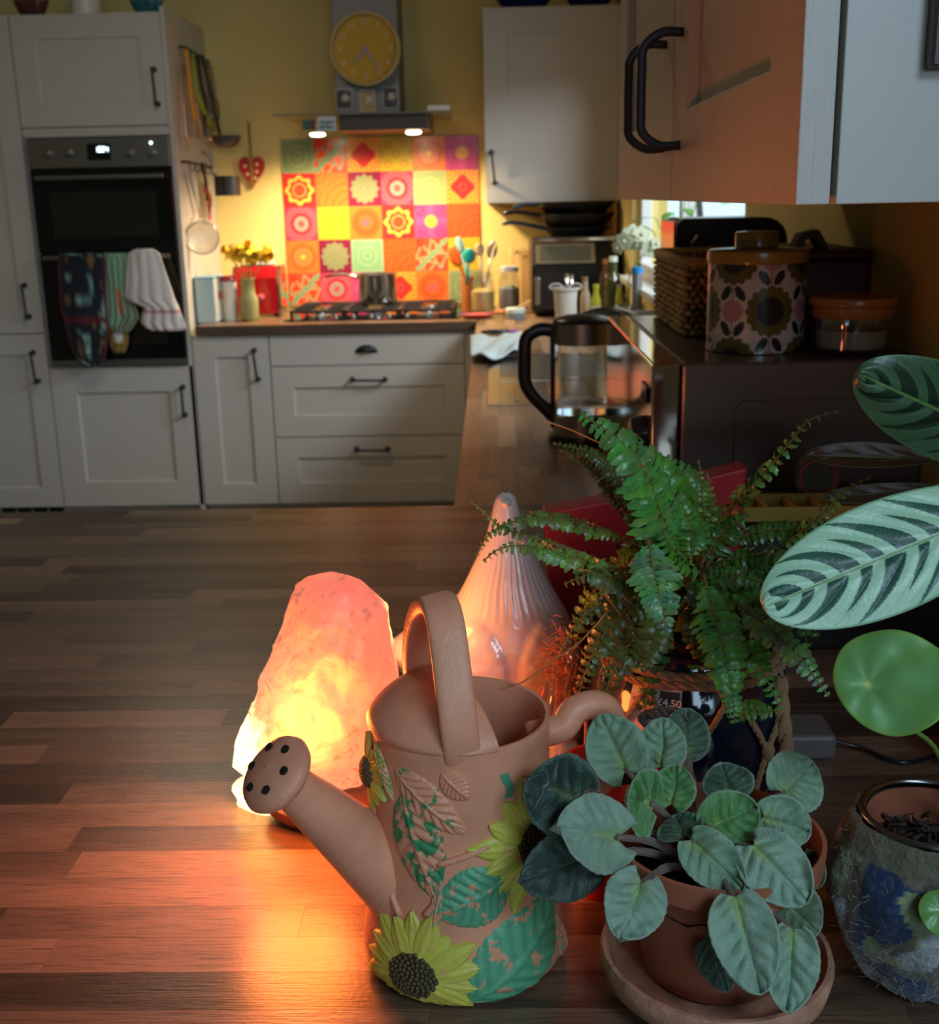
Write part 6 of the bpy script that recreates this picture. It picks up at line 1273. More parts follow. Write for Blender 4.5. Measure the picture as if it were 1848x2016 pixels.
# saucer bowl
so_x, so_y = 0.136, 0.655
tag(MB().lathe((so_x, so_y, 0.9005), [(0.052, 0), (0.062, 0.004), (0.0715, 0.014), (0.074, 0.026), (0.0725, 0.031), (0.0695, 0.031), (0.067, 0.026), (0.0635, 0.014), (0.056, 0.0125), (0.002, 0.012)], 64, cap1=False, fn=lambda a, h, r: r * (1 + 0.006 * math.sin(3 * a))).build('pot_saucer', mat('old_terracotta', (0.50, 0.25, 0.155), 0.6, bump=0.5, bscale=220, vary=0.35, vscale=45), None, smooth=True, autos=60),
    'deep weathered terracotta saucer under the African violet pot', 'saucer')
# small red pot behind the violet
o = thing('red_pot', 'small bright red pot standing between the watering can and the African violet', 'pot', (0.083, 0.772, 0.9))
MB().lathe((0.079, 0.775, 0.9005), [(0.026, 0), (0.034, 0.085), (0.036, 0.086), (0.036, 0.098), (0.033, 0.098), (0.032, 0.086), (0.026, 0.01)], 36).build('pot_body', mat('bright_red_plastic', (0.62, 0.03, 0.012), 0.3), o, smooth=True, autos=40)
MB().lathe((0.079, 0.775, 0.9005), [(0.031, 0.078), (0.001, 0.082)], 24, cap0=False).build('soil', SOIL, o, smooth=True)

# ---------------------------------------------------------------- glass jar with rope, label and fern
jx, jy = 0.158, 0.915; JR = 0.083; jm = 0.070; jz = 1.064
jr = thing('fern_jar', 'dark blue glass jar bound with rope, planted with a Boston fern', 'jar', (jx, jy, 0.9))
JG = mat('dark_blue_glass', (0.006, 0.012, 0.022), 0.06, coat=0.6)
JP = [(0.055, 0.0), (0.066, 0.004), (JR, 0.04), (JR, 0.095), (0.078, 0.118), (0.069, 0.136), (0.0675, 0.143), (jm + 0.002, 0.146), (jm + 0.002, 0.150), (jm - 0.001, 0.152), (jm + 0.001, 0.156), (jm, 0.1635), (jm - 0.003, 0.164), (jm - 0.005, 0.155), (jm - 0.006, 0.10), (0.05, 0.09)]
MB().lathe((jx, jy, 0.9003), JP, 64, cap1=False).build('glass_body', JG, jr, smooth=True, autos=50)
MB().lathe((jx, jy, 0.9003), [(0.001, 0.13), (jm - 0.0065, 0.125)], 40, cap0=False, cap1=False).build('soil', SOIL, jr, smooth=True)
ROPE = mat('jute_rope', (0.30, 0.17, 0.075), 0.85, bump=0.8, bscale=300, stretch=(1, 1, 3), sheen=0.3)
def rope(pts, r, name='rope', parent=None, twist=260, m=ROPE):
    P = crom(pts, 10); mb = MB()
    for ph in range(3):
        Q = []; L = 0
        for i, p in enumerate(P):
            if i: L += (p - P[i - 1]).length
            t = (P[min(i + 1, len(P) - 1)] - P[max(i - 1, 0)]).normalized(); a = t.orthogonal().normalized(); b = t.cross(a)
            # a stable frame
            ref = V((0, 0, 1)) if abs(t.z) < 0.8 else V((1, 0, 0)); a = t.cross(ref).normalized(); b = t.cross(a); an = L * twist / (r / 0.003) + ph * 2.094
            Q.append(p + (a * math.cos(an) + b * math.sin(an)) * r * 0.45)
        mb.tube(Q, r * 0.62, 6)
    return mb.build(name, m, parent, smooth=True)
def ringpts(cx, cy, z, r, n=40, a0=0, a1=2 * PI, dz=0): return [V((cx + r * math.cos(lerp(a0, a1, k / n)), cy + r * math.sin(lerp(a0, a1, k / n)), z + dz * math.sin(k * 0.9))) for k in range(n + 1)]
rope(ringpts(jx, jy, 1.036, 0.073, 46, dz=0.001), 0.0042, 'neck_rope', jr); rope(ringpts(jx, jy, 1.029, 0.0765, 46, 0.5, 0.5 + 2 * PI, dz=0.001), 0.0036, 'neck_rope', jr)
def jp(an, z, off=0.004):
    r = 0.07
    for (ra, za), (rb2, zb2) in zip(JP[1:7], JP[2:8]):
        if za <= z - 0.9 <= zb2 + 1e-6: r = lerp(ra, rb2, (z - 0.9 - za) / max(1e-6, zb2 - za)); break
    return V((jx + (r + off) * math.cos(an), jy + (r + off) * math.sin(an), z))
for a0, a1 in ((4.15, 4.55), (4.98, 4.55), (4.98, 5.35), (5.75, 5.35), (4.15, 3.8)):
    rope([jp(lerp(a0, a1, t / 6), lerp(1.027, 0.972, t / 6)) for t in range(7)], 0.0026, 'macrame_cord', jr)
for a0, a1 in ((4.55, 4.3), (5.35, 5.1), (5.35, 5.6), (4.55, 4.8)):
    rope([jp(lerp(a0, a1, t / 6), lerp(0.972, 0.912, t / 6)) for t in range(7)], 0.0026, 'macrame_cord', jr)
for an in (4.55, 5.35): MB().sphere(jp(an, 0.972, 0.005), 0.0055, 10, 8, sz=1.4).build('knot', ROPE, jr, smooth=True)
rope([at(1535, 1335, 0.86), at(1540, 1400, 0.855), at(1546, 1470, 0.85), at(1543, 1560, 0.845)], 0.0062, 'hanging_rope', jr)
# paper label on the jar
la0, la1 = 3.95, 4.49
lab_ = MB().grid(lambda u, v: jp(lerp(la0, la1, u), lerp(0.985, 1.030, v), 0.0008), 16, 6).build('paper_label', mat('label_paper', (0.55, 0.50, 0.46), 0.6), jr, smooth=True)
TXT = mat('label_ink', (0.02, 0.03, 0.035), 0.6)
def text_on(parent, s, an, z, size, m, off=0.0016, nm='lettering', bold=False):
    o = text_mesh(nm, s, size, 0.00008, m, size * 0.025 if bold else 0.0); o.parent = parent; base = V(); q = parent
    while q is not None: base += q.location; q = q.parent
    o.location = jp(an, z, off) - base; tilt = 0.0
    o.rotation_euler = (PI / 2 + tilt, 0, an + PI / 2); return o
ps = MB().grid(lambda u, v: jp(lerp(4.27, 4.47, u), lerp(1.008, 1.024, v), 0.0012), 8, 3).build('price_patch', mat('dark_teal_print', (0.02, 0.045, 0.05), 0.5), lab_, smooth=True)
text_on(lab_, '£4.50', 4.37, 1.016, 0.0085, mat('white_print', (0.7, 0.7, 0.68), 0.5), 0.0017, 'price_lettering', True)
text_on(lab_, 'rn 12cm', 4.12, 1.015, 0.0062, TXT, 0.0014); text_on(lab_, 've', 4.13, 1.023, 0.0075, TXT, 0.0014, bold=True)
text_on(lab_, 'out light', 4.12, 1.008, 0.0048, TXT, 0.0014)

# ---------------------------------------------------------------- the fern
FG = mat('fern_green', (1, 1, 1), 0.32, attr=True, vary=0.25, vscale=90); RACH = mat('frond_stem', (0.16, 0.13, 0.03), 0.5)
fern = thing('boston_fern', 'bushy green Boston fern spreading out of the rope bound jar', 'fern', (jx, jy, 1.03))
def frond(pts, plen, npair, col, curl=0.3, round_=False, seed=0, droop=0.25, stemr=0.0009):
    P = crom(pts, 10); rnd = random.Random(seed); cum = [0]
    for i in range(1, len(P)): cum.append(cum[-1] + (P[i] - P[i - 1]).length)
    L = cum[-1]
    def pos(s):
        s = max(0, min(L, s))
        for i in range(1, len(P)):
            if cum[i] >= s: f = (s - cum[i - 1]) / max(1e-9, cum[i] - cum[i - 1]); return lerp(P[i - 1], P[i], f), (P[i] - P[i - 1]).normalized()
        return P[-1], (P[-1] - P[-2]).normalized()
    root = MB().tube(P, [lerp(stemr * 1.3, stemr * 0.5, i / (len(P) - 1)) for i in range(len(P))], 6).build('frond', RACH, fern, smooth=True)
    mb = MB()
    for k in range(npair):
        f = (k + 0.5) / npair; c, t = pos(L * (0.10 + 0.90 * f)); n = view_n(c); n = (n * 0.6 + V((0, 0, 0.7))).normalized(); s = t.cross(n).normalized(); n = s.cross(t).normalized()
        env = min(1, 0.25 + f * 3) * (1 - 0.80 * max(0, (f - 0.35) / 0.65) ** 1.4); LL = plen * env * rnd.uniform(0.85, 1.12)
        wdt = LL * (0.52 if not round_ else 0.8) if LL > 0.008 else LL * 0.6; wdt = min(wdt, L / npair * 1.2 if not round_ else 1)
        for sg in (-1, 1):
            d = (s * sg + t * rnd.uniform(0.12, 0.42)).normalized(); q = d.cross(n).normalized(); tw = rnd.uniform(-curl, curl); q = (q * math.cos(tw) + n * math.sin(tw)); nn_ = q.cross(d).normalized() * sg
            if nn_.dot(n) < 0: nn_ = -nn_
            sag = droop * rnd.uniform(0.5, 1.5); c2 = c + t * rnd.uniform(-0.0006, 0.0006); cc_ = mixc(col, tuple(x * rnd.uniform(0.6, 1.5) for x in col), 0.8); nu_ = 6
            vs, cs = [], []
            for i in range(nu_ + 1):
                u = i / nu_; w_ = wdt * (math.sin(PI * (0.13 + 0.83 * u)) ** 0.6) * (1 + (0.18 if i % 2 else -0.12) * (0 < i < nu_)); ctr = c2 + d * (LL * u) + nn_ * (LL * (0.10 * math.sin(u * PI) - sag * u * u)) - (t * LL * 0.10 * u * u)
                ww = wdt * 0.18 * math.sin(i * 2.2 + k)
                for x in (-1, 0, 1): vs.append(ctr + q * (x * w_ * 0.5) + nn_ * (0.12 * w_ * abs(x) + ww * x)); cs.append(mixc(cc_, (0.22, 0.30, 0.05), 0.25 if x == 0 else 0))
            mb.add(vs, [(i * 3 + j, i * 3 + j + 1, i * 3 + j + 4, i * 3 + j + 3) for i in range(nu_) for j in range(2)], cs)
    lf = mb.build('leaflets', FG, root, smooth=True); lf['kind'] = 'stuff'; return root
G1, G2, G3, G4, G5, G6 = (0.05, 0.20, 0.03), (0.07, 0.24, 0.05), (0.15, 0.24, 0.045), (0.08, 0.08, 0.02), (0.11, 0.27, 0.11), (0.03, 0.10, 0.02)
pxm = lambda n, Y: n / 2302 * Y * 1.03
FR = [  # pixels with depths, pinna length px, pairs, colour, curl, round, droop, label
    ([(1335, 1130, .87), (1300, 1010, .85), (1262, 915, .84), (1205, 855, .84), (1142, 815, .85)], 84, 24, G2, .35, False, .25, 'bright frond arching up and left toward the kettle'),
    ([(1370, 1120, .90), (1345, 1010, .90), (1300, 920, .91), (1262, 880, .92)], 66, 18, G1, .4, False, .3, None),
    ([(1395, 1130, .93), (1385, 1030, .93), (1350, 940, .93), (1310, 900, .93)], 60, 16, G1, .4, False, .3, None),
    ([(1275, 1060, .83), (1285, 1120, .80), (1300, 1180, .78), (1312, 1248, .765)], 66, 17, G5, .25, False, .15, 'frond hanging straight down at the front'),
    ([(1385, 1130, .84), (1408, 1220, .80), (1430, 1310, .775), (1447, 1425, .765)], 62, 26, G2, .3, False, .2, 'long frond hanging toward the violet'),
    ([(1430, 1400, .775), (1480, 1395, .77), (1530, 1400, .77)], 38, 8, (0.08, 0.2, 0.03), .3, False, .2, None),
    ([(1440, 1180, .85), (1510, 1235, .81), (1570, 1290, .79), (1632, 1372, .775)], 46, 19, G5, .2, False, .15, 'frond with rounded blue green leaflets at right'),
    ([(1400, 1090, .90), (1440, 1000, .88), (1505, 930, .87), (1560, 865, .86), (1592, 828, .86), (1655, 808, .86)], 27, 20, G3, .9, True, .4, 'long thin curling frond reaching up across the microwave'),
    ([(1480, 1120, .90), (1560, 1060, .88), (1630, 1000, .87), (1665, 965, .87), (1715, 938, .87)], 26, 18, G3, .7, False, .3, 'thin frond rising at the far right'),
    ([(1290, 1110, .88), (1200, 1120, .86), (1120, 1095, .84), (1040, 1075, .83), (985, 1080, .82), (950, 1105, .82)], 32, 30, G3, .9, True, .5, 'curly frond reaching far left over the bird'),
    ([(1280, 1080, .88), (1180, 1045, .87), (1090, 1020, .85), (1020, 1025, .84), (965, 1050, .84), (935, 1095, .84)], 27, 32, (0.10, 0.16, 0.03), .8, True, .4, None),
    ([(1150, 1090, .87), (1060, 1060, .86), (990, 1040, .86), (955, 1010, .86), (925, 985, .86)], 20, 16, G3, .6, False, .3, 'thin brownish tip at the far left'),
    ([(1290, 1060, .91), (1230, 960, .91), (1170, 895, .92), (1088, 872, .93)], 30, 26, (0.05, 0.07, 0.02), .4, False, .2, None),
    ([(1250, 1050, .92), (1200, 960, .93), (1150, 905, .93), (1100, 885, .93)], 26, 20, (0.05, 0.06, 0.02), .4, False, .2, None),
    ([(1280, 1160, .86), (1215, 1215, .83), (1165, 1290, .82), (1130, 1395, .82)], 40, 19, G4, .7, False, .4, 'brownish frond hanging down at left lit by the lamp'),
    ([(1290, 1190, .85), (1235, 1270, .82), (1200, 1340, .81), (1185, 1400, .80)], 46, 15, G4, .6, False, .3, None),
    ([(1300, 1190, .84), (1285, 1260, .82), (1260, 1320, .81)], 52, 10, (0.10, 0.10, 0.025), .5, False, .3, None),
    ([(1385, 1050, .88), (1383, 990, .87), (1375, 905, .86)], 15, 13, (0.14, 0.2, 0.04), .9, True, .3, 'short upright frond with tiny round leaflets'),
    ([(1392, 1060, .88), (1400, 1000, .87), (1392, 930, .87)], 16, 10, (0.14, 0.2, 0.04), .9, True, .3, None),
    ([(1400, 1080, .91), (1500, 1045, .90), (1600, 1040, .89), (1690, 1015, .88)], 38, 24, G6, .5, False, .3, None),
    ([(1400, 1110, .90), (1490, 1090, .88), (1560, 1100, .86), (1620, 1125, .85)], 40, 20, G6, .5, False, .4, None),
    ([(1410, 1150, .88), (1480, 1180, .85), (1540, 1210, .83), (1590, 1250, .82)], 40, 16, G1, .5, False, .3, None),
    ([(1400, 1180, .87), (1460, 1250, .83), (1500, 1320, .81), (1540, 1400, .80)], 44, 17, G1, .5, False, .3, None),
    ([(1350, 1180, .86), (1370, 1240, .83), (1375, 1300, .82)], 46, 10, G4, .5, False, .3, None),
    ([(1320, 1120, .86), (1240, 1150, .84), (1170, 1130, .83), (1110, 1150, .83)], 34, 19, (0.09, 0.10, 0.03), .8, True, .5, None),
    ([(1310, 1130, .86), (1200, 1180, .84), (1140, 1220, .83), (1100, 1290, .83)], 30, 18, G4, .7, False, .5, None),
    ([(1360, 1110, .87), (1360, 1040, .87), (1330, 970, .87)], 56, 13, G1, .5, False, .4, None), ([(1340, 1120, .87), (1290, 1060, .86), (1230, 1010, .86)], 54, 15, G1, .5, False, .4, None),
    ([(1380, 1110, .87), (1420, 1050, .87), (1470, 1010, .87)], 44, 13, G6, .5, False, .4, None), ([(1340, 1150, .86), (1400, 1170, .84), (1450, 1220, .83)], 50, 13, G6, .5, False, .4, None),
    ([(1350, 1150, .86), (1310, 1110, .84), (1240, 1090, .83)], 48, 13, G6, .5, False, .4, None), ([(1350, 1150, .87), (1440, 1130, .86), (1510, 1150, .85)], 46, 14, G6, .5, False, .4, None),
    ([(1330, 1170, .86), (1260, 1190, .84), (1200, 1240, .84)], 44, 12, (0.05, 0.06, 0.015), .6, False, .5, None), ([(1420, 1200, .87), (1520, 1220, .86), (1600, 1205, .85), (1680, 1190, .85)], 30, 18, G6, .5, False, .3, None),
    ([(1290, 1230, .83), (1250, 1290, .82), (1220, 1310, .81)], 44, 8, (0.12, 0.12, 0.03), .5, False, .3, None), ([(1380, 1130, .86), (1330, 1090, .84), (1300, 1040, .83)], 50, 12, G1, .5, False, .4, None)]
rnd_ = random.Random(21)
for k in range(16):
    an = rnd_.uniform(PI, 2 * PI) if k % 3 else rnd_.uniform(0, PI); c0 = V((jx, jy, 1.05)); R0 = rnd_.uniform(0.075, 0.115); d = V((math.cos(an), math.sin(an) * 0.9, 0))
    P0 = [c0 + d * 0.015, c0 + d * R0 * 0.45 + V((0, 0, rnd_.uniform(0.03, 0.06))), c0 + d * R0 * 0.85 + V((0, 0, rnd_.uniform(0.01, 0.05))), c0 + d * R0 + V((0, 0, rnd_.uniform(-0.05, 0.01)))]
    frond(P0, rnd_.uniform(0.014, 0.020), 15, rnd_.choice([G6, G1, G4, G6]), 0.5, False, k + 300, 0.5)
crownf = V((jx, jy, 1.035))
for k, (pts, pl, npair, col, curl, rd, dr_, lb) in enumerate(FR):
    P = [at(x, y, Y) for x, y, Y in pts]; rt = frond(P, pxm(pl, pts[len(pts) // 2][2]) * (0.85 if not rd else 0.95), npair, col, curl, rd, k * 7 + 1, dr_)
    if lb: rt['label'] = lb
    if k % 1 == 0: MB().tube(crom([crownf + V((random.uniform(-.02, .02), random.uniform(-.02, .02), 0)), lerp(crownf, P[0], 0.6) + V((0, 0, 0.012)), P[0]], 5), 0.001, 6).build('stalk_base', RACH, rt, smooth=True)
DRY = mat('dry_stem', (0.42, 0.19, 0.05), 0.6)
for pts in ([(1180, 872, .90), (1120, 845, .90), (1066, 827, .90)], [(1330, 1180, .86), (1230, 1140, .84), (1140, 1120, .83)], [(1245, 1240, .83), (1205, 1190, .83), (1160, 1130, .83)], [(1195, 1205, .82), (1140, 1265, .80), (1095, 1295, .79), (1075, 1310, .78), (1025, 1345, .75), (998, 1347, .74)], [(1400, 1120, .9), (1330, 1000, .9), (1210, 860, .9)]):
    MB().tube(crom([at(*p) for p in pts], 6), 0.0006, 6).build('bare_stem', DRY, fern, smooth=True)
# small corked glass bottle with raffia
o = thing('twine_bottle', 'tiny glass bottle tied with frayed orange twine between bird and fern jar', 'bottle', (0.05, 0.93, 0.9))
bt = at(1100, 1330, 0.90); 
MB().lathe((bt.x, 0.90, 0.9005), [(0.018, 0), (0.019, 0.01), (0.0185, 0.07), (0.011, 0.098), (0.0095, 0.125), (0.012, 0.128), (0.012, 0.132), (0.008, 0.132), (0.007, 0.1), (0.016, 0.07), (0.016, 0.008)], 28).build('glass_body', THIN, o, smooth=True, autos=60)
MB().lathe((bt.x, 0.90, 0.908), [(0.0155, 0.0), (0.0155, 0.045)], 20).build('pale_contents', mat('pale_salt', (0.7, 0.5, 0.3), 0.6), o, smooth=True)
RAF = mat('orange_raffia', (0.50, 0.17, 0.05), 0.85, sheen=0.4); mb = MB()
for k in range(230):
    c0 = V((bt.x, 0.90, 1.022)) + V((random.gauss(0, 0.008), random.gauss(0, 0.006), random.gauss(0.004, 0.014))); d = V((random.gauss(0, 1), random.gauss(0, 0.7), random.gauss(0.2, 1.0))).normalized() * random.uniform(0.005, 0.013)
    mb.tube([c0, c0 + d * 0.5 + V((random.gauss(0, .001), 0, random.gauss(0, .001))), c0 + d], 0.00035, 3, caps=False)
q = mb.build('frayed_twine', RAF, o); q['kind'] = 'stuff'
for sx_ in (-1, 1): rope([V((bt.x + sx_ * 0.012, 0.885, 1.01)), V((bt.x + sx_ * 0.021, 0.885, 0.98)), V((bt.x + sx_ * 0.019, 0.884, 0.93))], 0.0016, 'twine', o, m=RAF)

# ---------------------------------------------------------------- calathea, pilea
ct_ = thing('calathea_plant', 'calathea with pale leaves banded dark green rising at the right edge', 'potted plant', (0.44, 0.9, 0.9))
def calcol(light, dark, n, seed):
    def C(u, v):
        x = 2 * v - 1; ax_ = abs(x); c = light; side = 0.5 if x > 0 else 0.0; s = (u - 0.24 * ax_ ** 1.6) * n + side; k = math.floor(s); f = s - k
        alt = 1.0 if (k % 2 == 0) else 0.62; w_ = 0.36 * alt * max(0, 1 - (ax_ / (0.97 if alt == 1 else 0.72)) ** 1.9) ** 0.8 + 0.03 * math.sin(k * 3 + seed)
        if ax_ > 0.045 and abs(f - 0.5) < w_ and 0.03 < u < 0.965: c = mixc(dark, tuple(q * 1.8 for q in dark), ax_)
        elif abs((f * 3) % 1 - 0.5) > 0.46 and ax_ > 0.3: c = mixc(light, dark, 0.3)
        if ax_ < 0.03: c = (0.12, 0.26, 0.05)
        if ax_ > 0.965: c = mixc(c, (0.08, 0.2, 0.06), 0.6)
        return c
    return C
CM = mat('banded_leaf', (1, 1, 1), 0.34, attr=True, bump=0.15, bscale=300)
def cal_leaf(base, tip, W, Yb, Yt, light, dark, n, roll, cup, bend, lab, seed=1, blunt=0.46, m=CM, wave=0.08):
    b, t = at(*base, Yb), at(*tip, Yt)
    o = leaf_surface(b, t, W, roll=roll, cup=cup, bend=bend, quilt=0.0010, nv=n, heart=0.05, shape=1.15, blunt=blunt, wave=wave, seed=seed, nu=260, nw=120, cfn=calcol(light, dark, n, seed)).build('leaf', m, ct_, smooth=True, solid=0.0006)
    o['label'] = lab; root = V((0.44, 0.92, 0.99)); MB().tube(crom([root, lerp(root, b, 0.5) + V((0.03, 0, 0.05)), b - (t - b).normalized() * 0.02, b], 6), 0.0022, 8).build('leaf_stalk', STEM, ct_, smooth=True)
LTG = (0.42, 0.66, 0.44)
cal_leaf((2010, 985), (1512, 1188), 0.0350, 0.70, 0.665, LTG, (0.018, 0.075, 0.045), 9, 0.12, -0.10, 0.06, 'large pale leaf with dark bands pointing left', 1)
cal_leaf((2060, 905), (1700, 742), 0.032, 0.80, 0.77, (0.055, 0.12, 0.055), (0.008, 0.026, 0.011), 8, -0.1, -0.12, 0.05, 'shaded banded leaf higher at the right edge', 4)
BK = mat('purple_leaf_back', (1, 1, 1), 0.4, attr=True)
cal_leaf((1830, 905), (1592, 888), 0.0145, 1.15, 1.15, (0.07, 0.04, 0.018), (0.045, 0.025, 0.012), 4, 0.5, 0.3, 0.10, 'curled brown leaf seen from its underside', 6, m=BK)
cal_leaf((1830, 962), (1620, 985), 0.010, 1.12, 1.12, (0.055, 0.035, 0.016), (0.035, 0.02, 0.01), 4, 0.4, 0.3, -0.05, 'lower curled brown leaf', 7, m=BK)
MB().lathe((0.445, 0.92, 0.9005), [(0.045, 0), (0.06, 0.085), (0.064, 0.086), (0.064, 0.1), (0.06, 0.1), (0.057, 0.085), (0.045, 0.01)], 36).build('pot', mat('red_glazed_pot', (0.35, 0.02, 0.015), 0.25), ct_, smooth=True, autos=40)
MB().lathe((0.445, 0.92, 0.985), [(0.056, 0), (0.001, 0.003)], 24, cap0=False).build('soil', SOIL, ct_, smooth=True)
# felt pot with pilea
fx, fy = 0.272, 0.668
fp = thing('felt_plant_pot', 'wool felted pot in grey green and blue patches holding the pilea', 'plant pot', (fx, fy, 0.9))
FPS = 0.83
FP = [(0.9005, 0.030), (0.906, 0.036), (0.925, 0.046), (0.95, 0.0565), (0.975, 0.0625), (0.995, 0.062), (1.012, 0.0575), (1.026, 0.0525), (1.036, 0.0485), (1.040, 0.0455)]
FP = [(0.9 + (z - 0.9) * FPS, r) for z, r in FP]
def fprad(z):
    for (a, ra), (b, rb3) in zip(FP, FP[1:]):
        if z <= b: return lerp(ra, rb3, max(0, (z - a) / (b - a)))
    return FP[-1][1]
def feltF(u, v):
    z = lerp(FP[0][0], FP[-1][0], v); a = 2 * PI * u; d = V((math.cos(a), math.sin(a), 0)); p = d * 3 + V((0, 0, z * 30)); r = fprad(z) + 0.0035 * noise.noise(p) + 0.0012 * noise.noise(p * 4) + 0.0008 * noise.noise(p * 13)
    return V((fx + r * d.x, fy + r * d.y, z))
def feltC(u, v):
    a = 2 * PI * u; p = V((math.cos(a) * 2.2, math.sin(a) * 2.2, v * 3.6)); n = noise.noise(p); n2 = noise.noise(p + V((9, 4, 2))); c = (0.13, 0.115, 0.075)
    if n > 0.12: c = (0.012, 0.035, 0.10)
    if n2 > 0.18: c = (0.24, 0.30, 0.16)
    if n < -0.22: c = (0.36, 0.38, 0.38)
    if v > 0.86: c = (0.12, 0.115, 0.07)
    return mixc(c, (0.35, 0.36, 0.33), 0.25 * max(0, noise.noise(p * 9)))
FELT = mat('felted_wool', (1, 1, 1), 0.95, attr=True, sheen=0.5, bump=0.9, bscale=260)
MB().grid(feltF, 150, 90, closed_u=True, cfn=feltC).build('felt_cover', FELT, fp, smooth=True)
MB().tube(ringpts(fx, fy, 1.0168, 0.0425, 56), 0.0026, 10, caps=False).build('metal_rim', mat('dark_steel_rim', (0.25, 0.27, 0.28), 0.2, 1.0), fp, smooth=True)
MB().lathe((fx, fy, 0), [(0.0395, 1.0145), (0.041, 1.0125), (0.039, 0.975), (0.036, 0.965)], 48, cap0=False, cap1=False).build('inner_pot', POTM, fp, smooth=True)
MB().grid(lambda u, v: V((fx + v * 0.0388 * math.cos(2 * PI * u), fy + v * 0.0388 * math.sin(2 * PI * u), 0.990 + 0.010 * noise.noise(V((math.cos(2 * PI * u) * v * 6, math.sin(2 * PI * u) * v * 6, 3))) + 0.004 * noise.noise(V((math.cos(2 * PI * u) * v * 22, math.sin(2 * PI * u) * v * 22, 8))))), 60, 30, closed_u=True).build('soil', SOIL, fp, smooth=True)
mb = MB(); rnd = random.Random(3)
for k in range(160):
    r, a = 0.037 * math.sqrt(rnd.random()), rnd.uniform(0, 2 * PI); c0 = V((fx + r * math.cos(a), fy + r * math.sin(a), 0.9935 + rnd.uniform(-0.002, 0.004))); d = V((rnd.gauss(0, 1), rnd.gauss(0, 1), rnd.gauss(0, 0.5))).normalized() * rnd.uniform(0.0015, 0.0045); mb.tube([c0 - d, c0 + d], rnd.uniform(0.0004, 0.0016), 5)
o = mb.build('soil_fibre', mat('soil_fibre', (0.05, 0.032, 0.02), 0.9), fp); o['kind'] = 'stuff'
mb = MB()
for k in range(500):
    a, z = rnd.uniform(PI, 2 * PI), rnd.uniform(0.905, 1.012); r = fprad(z); n_ = V((math.cos(a), math.sin(a), 0)); c0 = V((fx, fy, z)) + n_ * (r - 0.0005); d = (n_ * rnd.uniform(0.2, 0.8) + V((rnd.gauss(0, .6), rnd.gauss(0, .6), rnd.gauss(0, .8)))).normalized() * rnd.uniform(0.003, 0.008); mb.tube([c0, c0 + d * 0.6, c0 + d + V((0, 0, rnd.gauss(0, .001)))], 0.00013, 3, caps=False)
o = mb.build('loose_wool', mat('loose_wool', (0.32, 0.31, 0.27), 0.9, sheen=0.5), fp); o['kind'] = 'stuff'
pil = thing('pilea_plant', 'pilea with round glossy green leaves on thin stalks in the felted pot', 'plant', (fx, fy, 1.015))
PM = mat('glossy_round_leaf', (1, 1, 1), 0.36, attr=True, coat=0.12, bump=0.1, bscale=120)
def round_leaf(px, py, rpx, Y, dot, tilt, lab, sx=1.0):
    c = at(px, py, Y); n = (view_n(c) + V(tilt)).normalized(); s = n.cross(V((0, 0, 1))).normalized(); t = s.cross(n); R = rpx / 2302 * Y * 1.04; dd = V(dot)
    def F(u, v):
        a = 2 * PI * u; x, y = v * math.cos(a), v * math.sin(a); rr = R * (1 + 0.035 * math.sin(2 * a + 1) + 0.02 * math.sin(3 * a)); dist = math.hypot(x - dd.x, y - dd.y); an7 = math.atan2(y - dd.y, x - dd.x)
        return c + s * (x * rr * sx) + t * (y * rr) + n * (R * (0.05 * x * x + 0.05 * math.sin(x * 4 + y * 2) * v - 0.10 * math.exp(-dist * dist * 9) - 0.03 * v ** 6 + 0.02 * math.cos(an7 * 7) * min(1, dist * 2) + 0.035 * noise.noise(V((x * 2.5, y * 2.5, px)))))
    def C(u, v):
        a = 2 * PI * u; x, y = v * math.cos(a), v * math.sin(a); dist = math.hypot(x - dd.x, y - dd.y); an = math.atan2(y - dd.y, x - dd.x); cc = (0.15, 0.34, 0.11)
        cc = mixc(cc, (0.13, 0.32, 0.05), 0.5 * (0.5 + 0.5 * math.sin(6 * an)) * min(1, dist)); cc = mixc(cc, (0.20, 0.36, 0.04), max(0, v - 0.86) * 5); return mixc(cc, (0.55, 0.62, 0.16), math.exp(-dist * dist * 220))
    o = MB().grid(F, 72, 30, closed_u=True, cfn=C).build('leaf', PM, pil, smooth=True, solid=0.0009); o['label'] = lab
    att = c + s * (dd.x * R * sx) + t * (dd.y * R) - n * (0.16 * R + 0.0006); return att, n
att, n = round_leaf(1758, 1341, 112, 0.63, (0.42, -0.12, 0), (-0.05, 0.1, 0.25), 'big round leaf facing the camera', 1.03)
rt_ = V((fx + 0.012, fy, 0.994))
MB().tube(crom([att, att - n * 0.012 + V((0.004, 0, -0.012)), at(1838, 1470, 0.66), at(1875, 1600, 0.69), rt_], 6), 0.0016, 8).build('leaf_stalk', mat('pilea_stalk', (0.13, 0.22, 0.04), 0.4), pil, smooth=True)
att, n = round_leaf(1858, 1798, 50, 0.60, (0.2, 0.1, 0), (0, 0, 0.2), 'smaller round leaf low at the right edge')
MB().tube(crom([att, att - n * 0.008, V((fx + 0.02, fy - 0.03, 1.005)), rt_], 6), 0.0014, 8).build('leaf_stalk', MATS['pilea_stalk'], pil, smooth=True)
att, n = round_leaf(1853, 1712, 22, 0.63, (0.0, 0.0, 0), (0, 0, 0.4), 'tiny round leaf at the soil')
MB().tube(crom([att, att - n * 0.006, V((fx + 0.01, fy - 0.02, 1.0)), rt_], 6), 0.0012, 8).build('leaf_stalk', MATS['pilea_stalk'], pil, smooth=True)
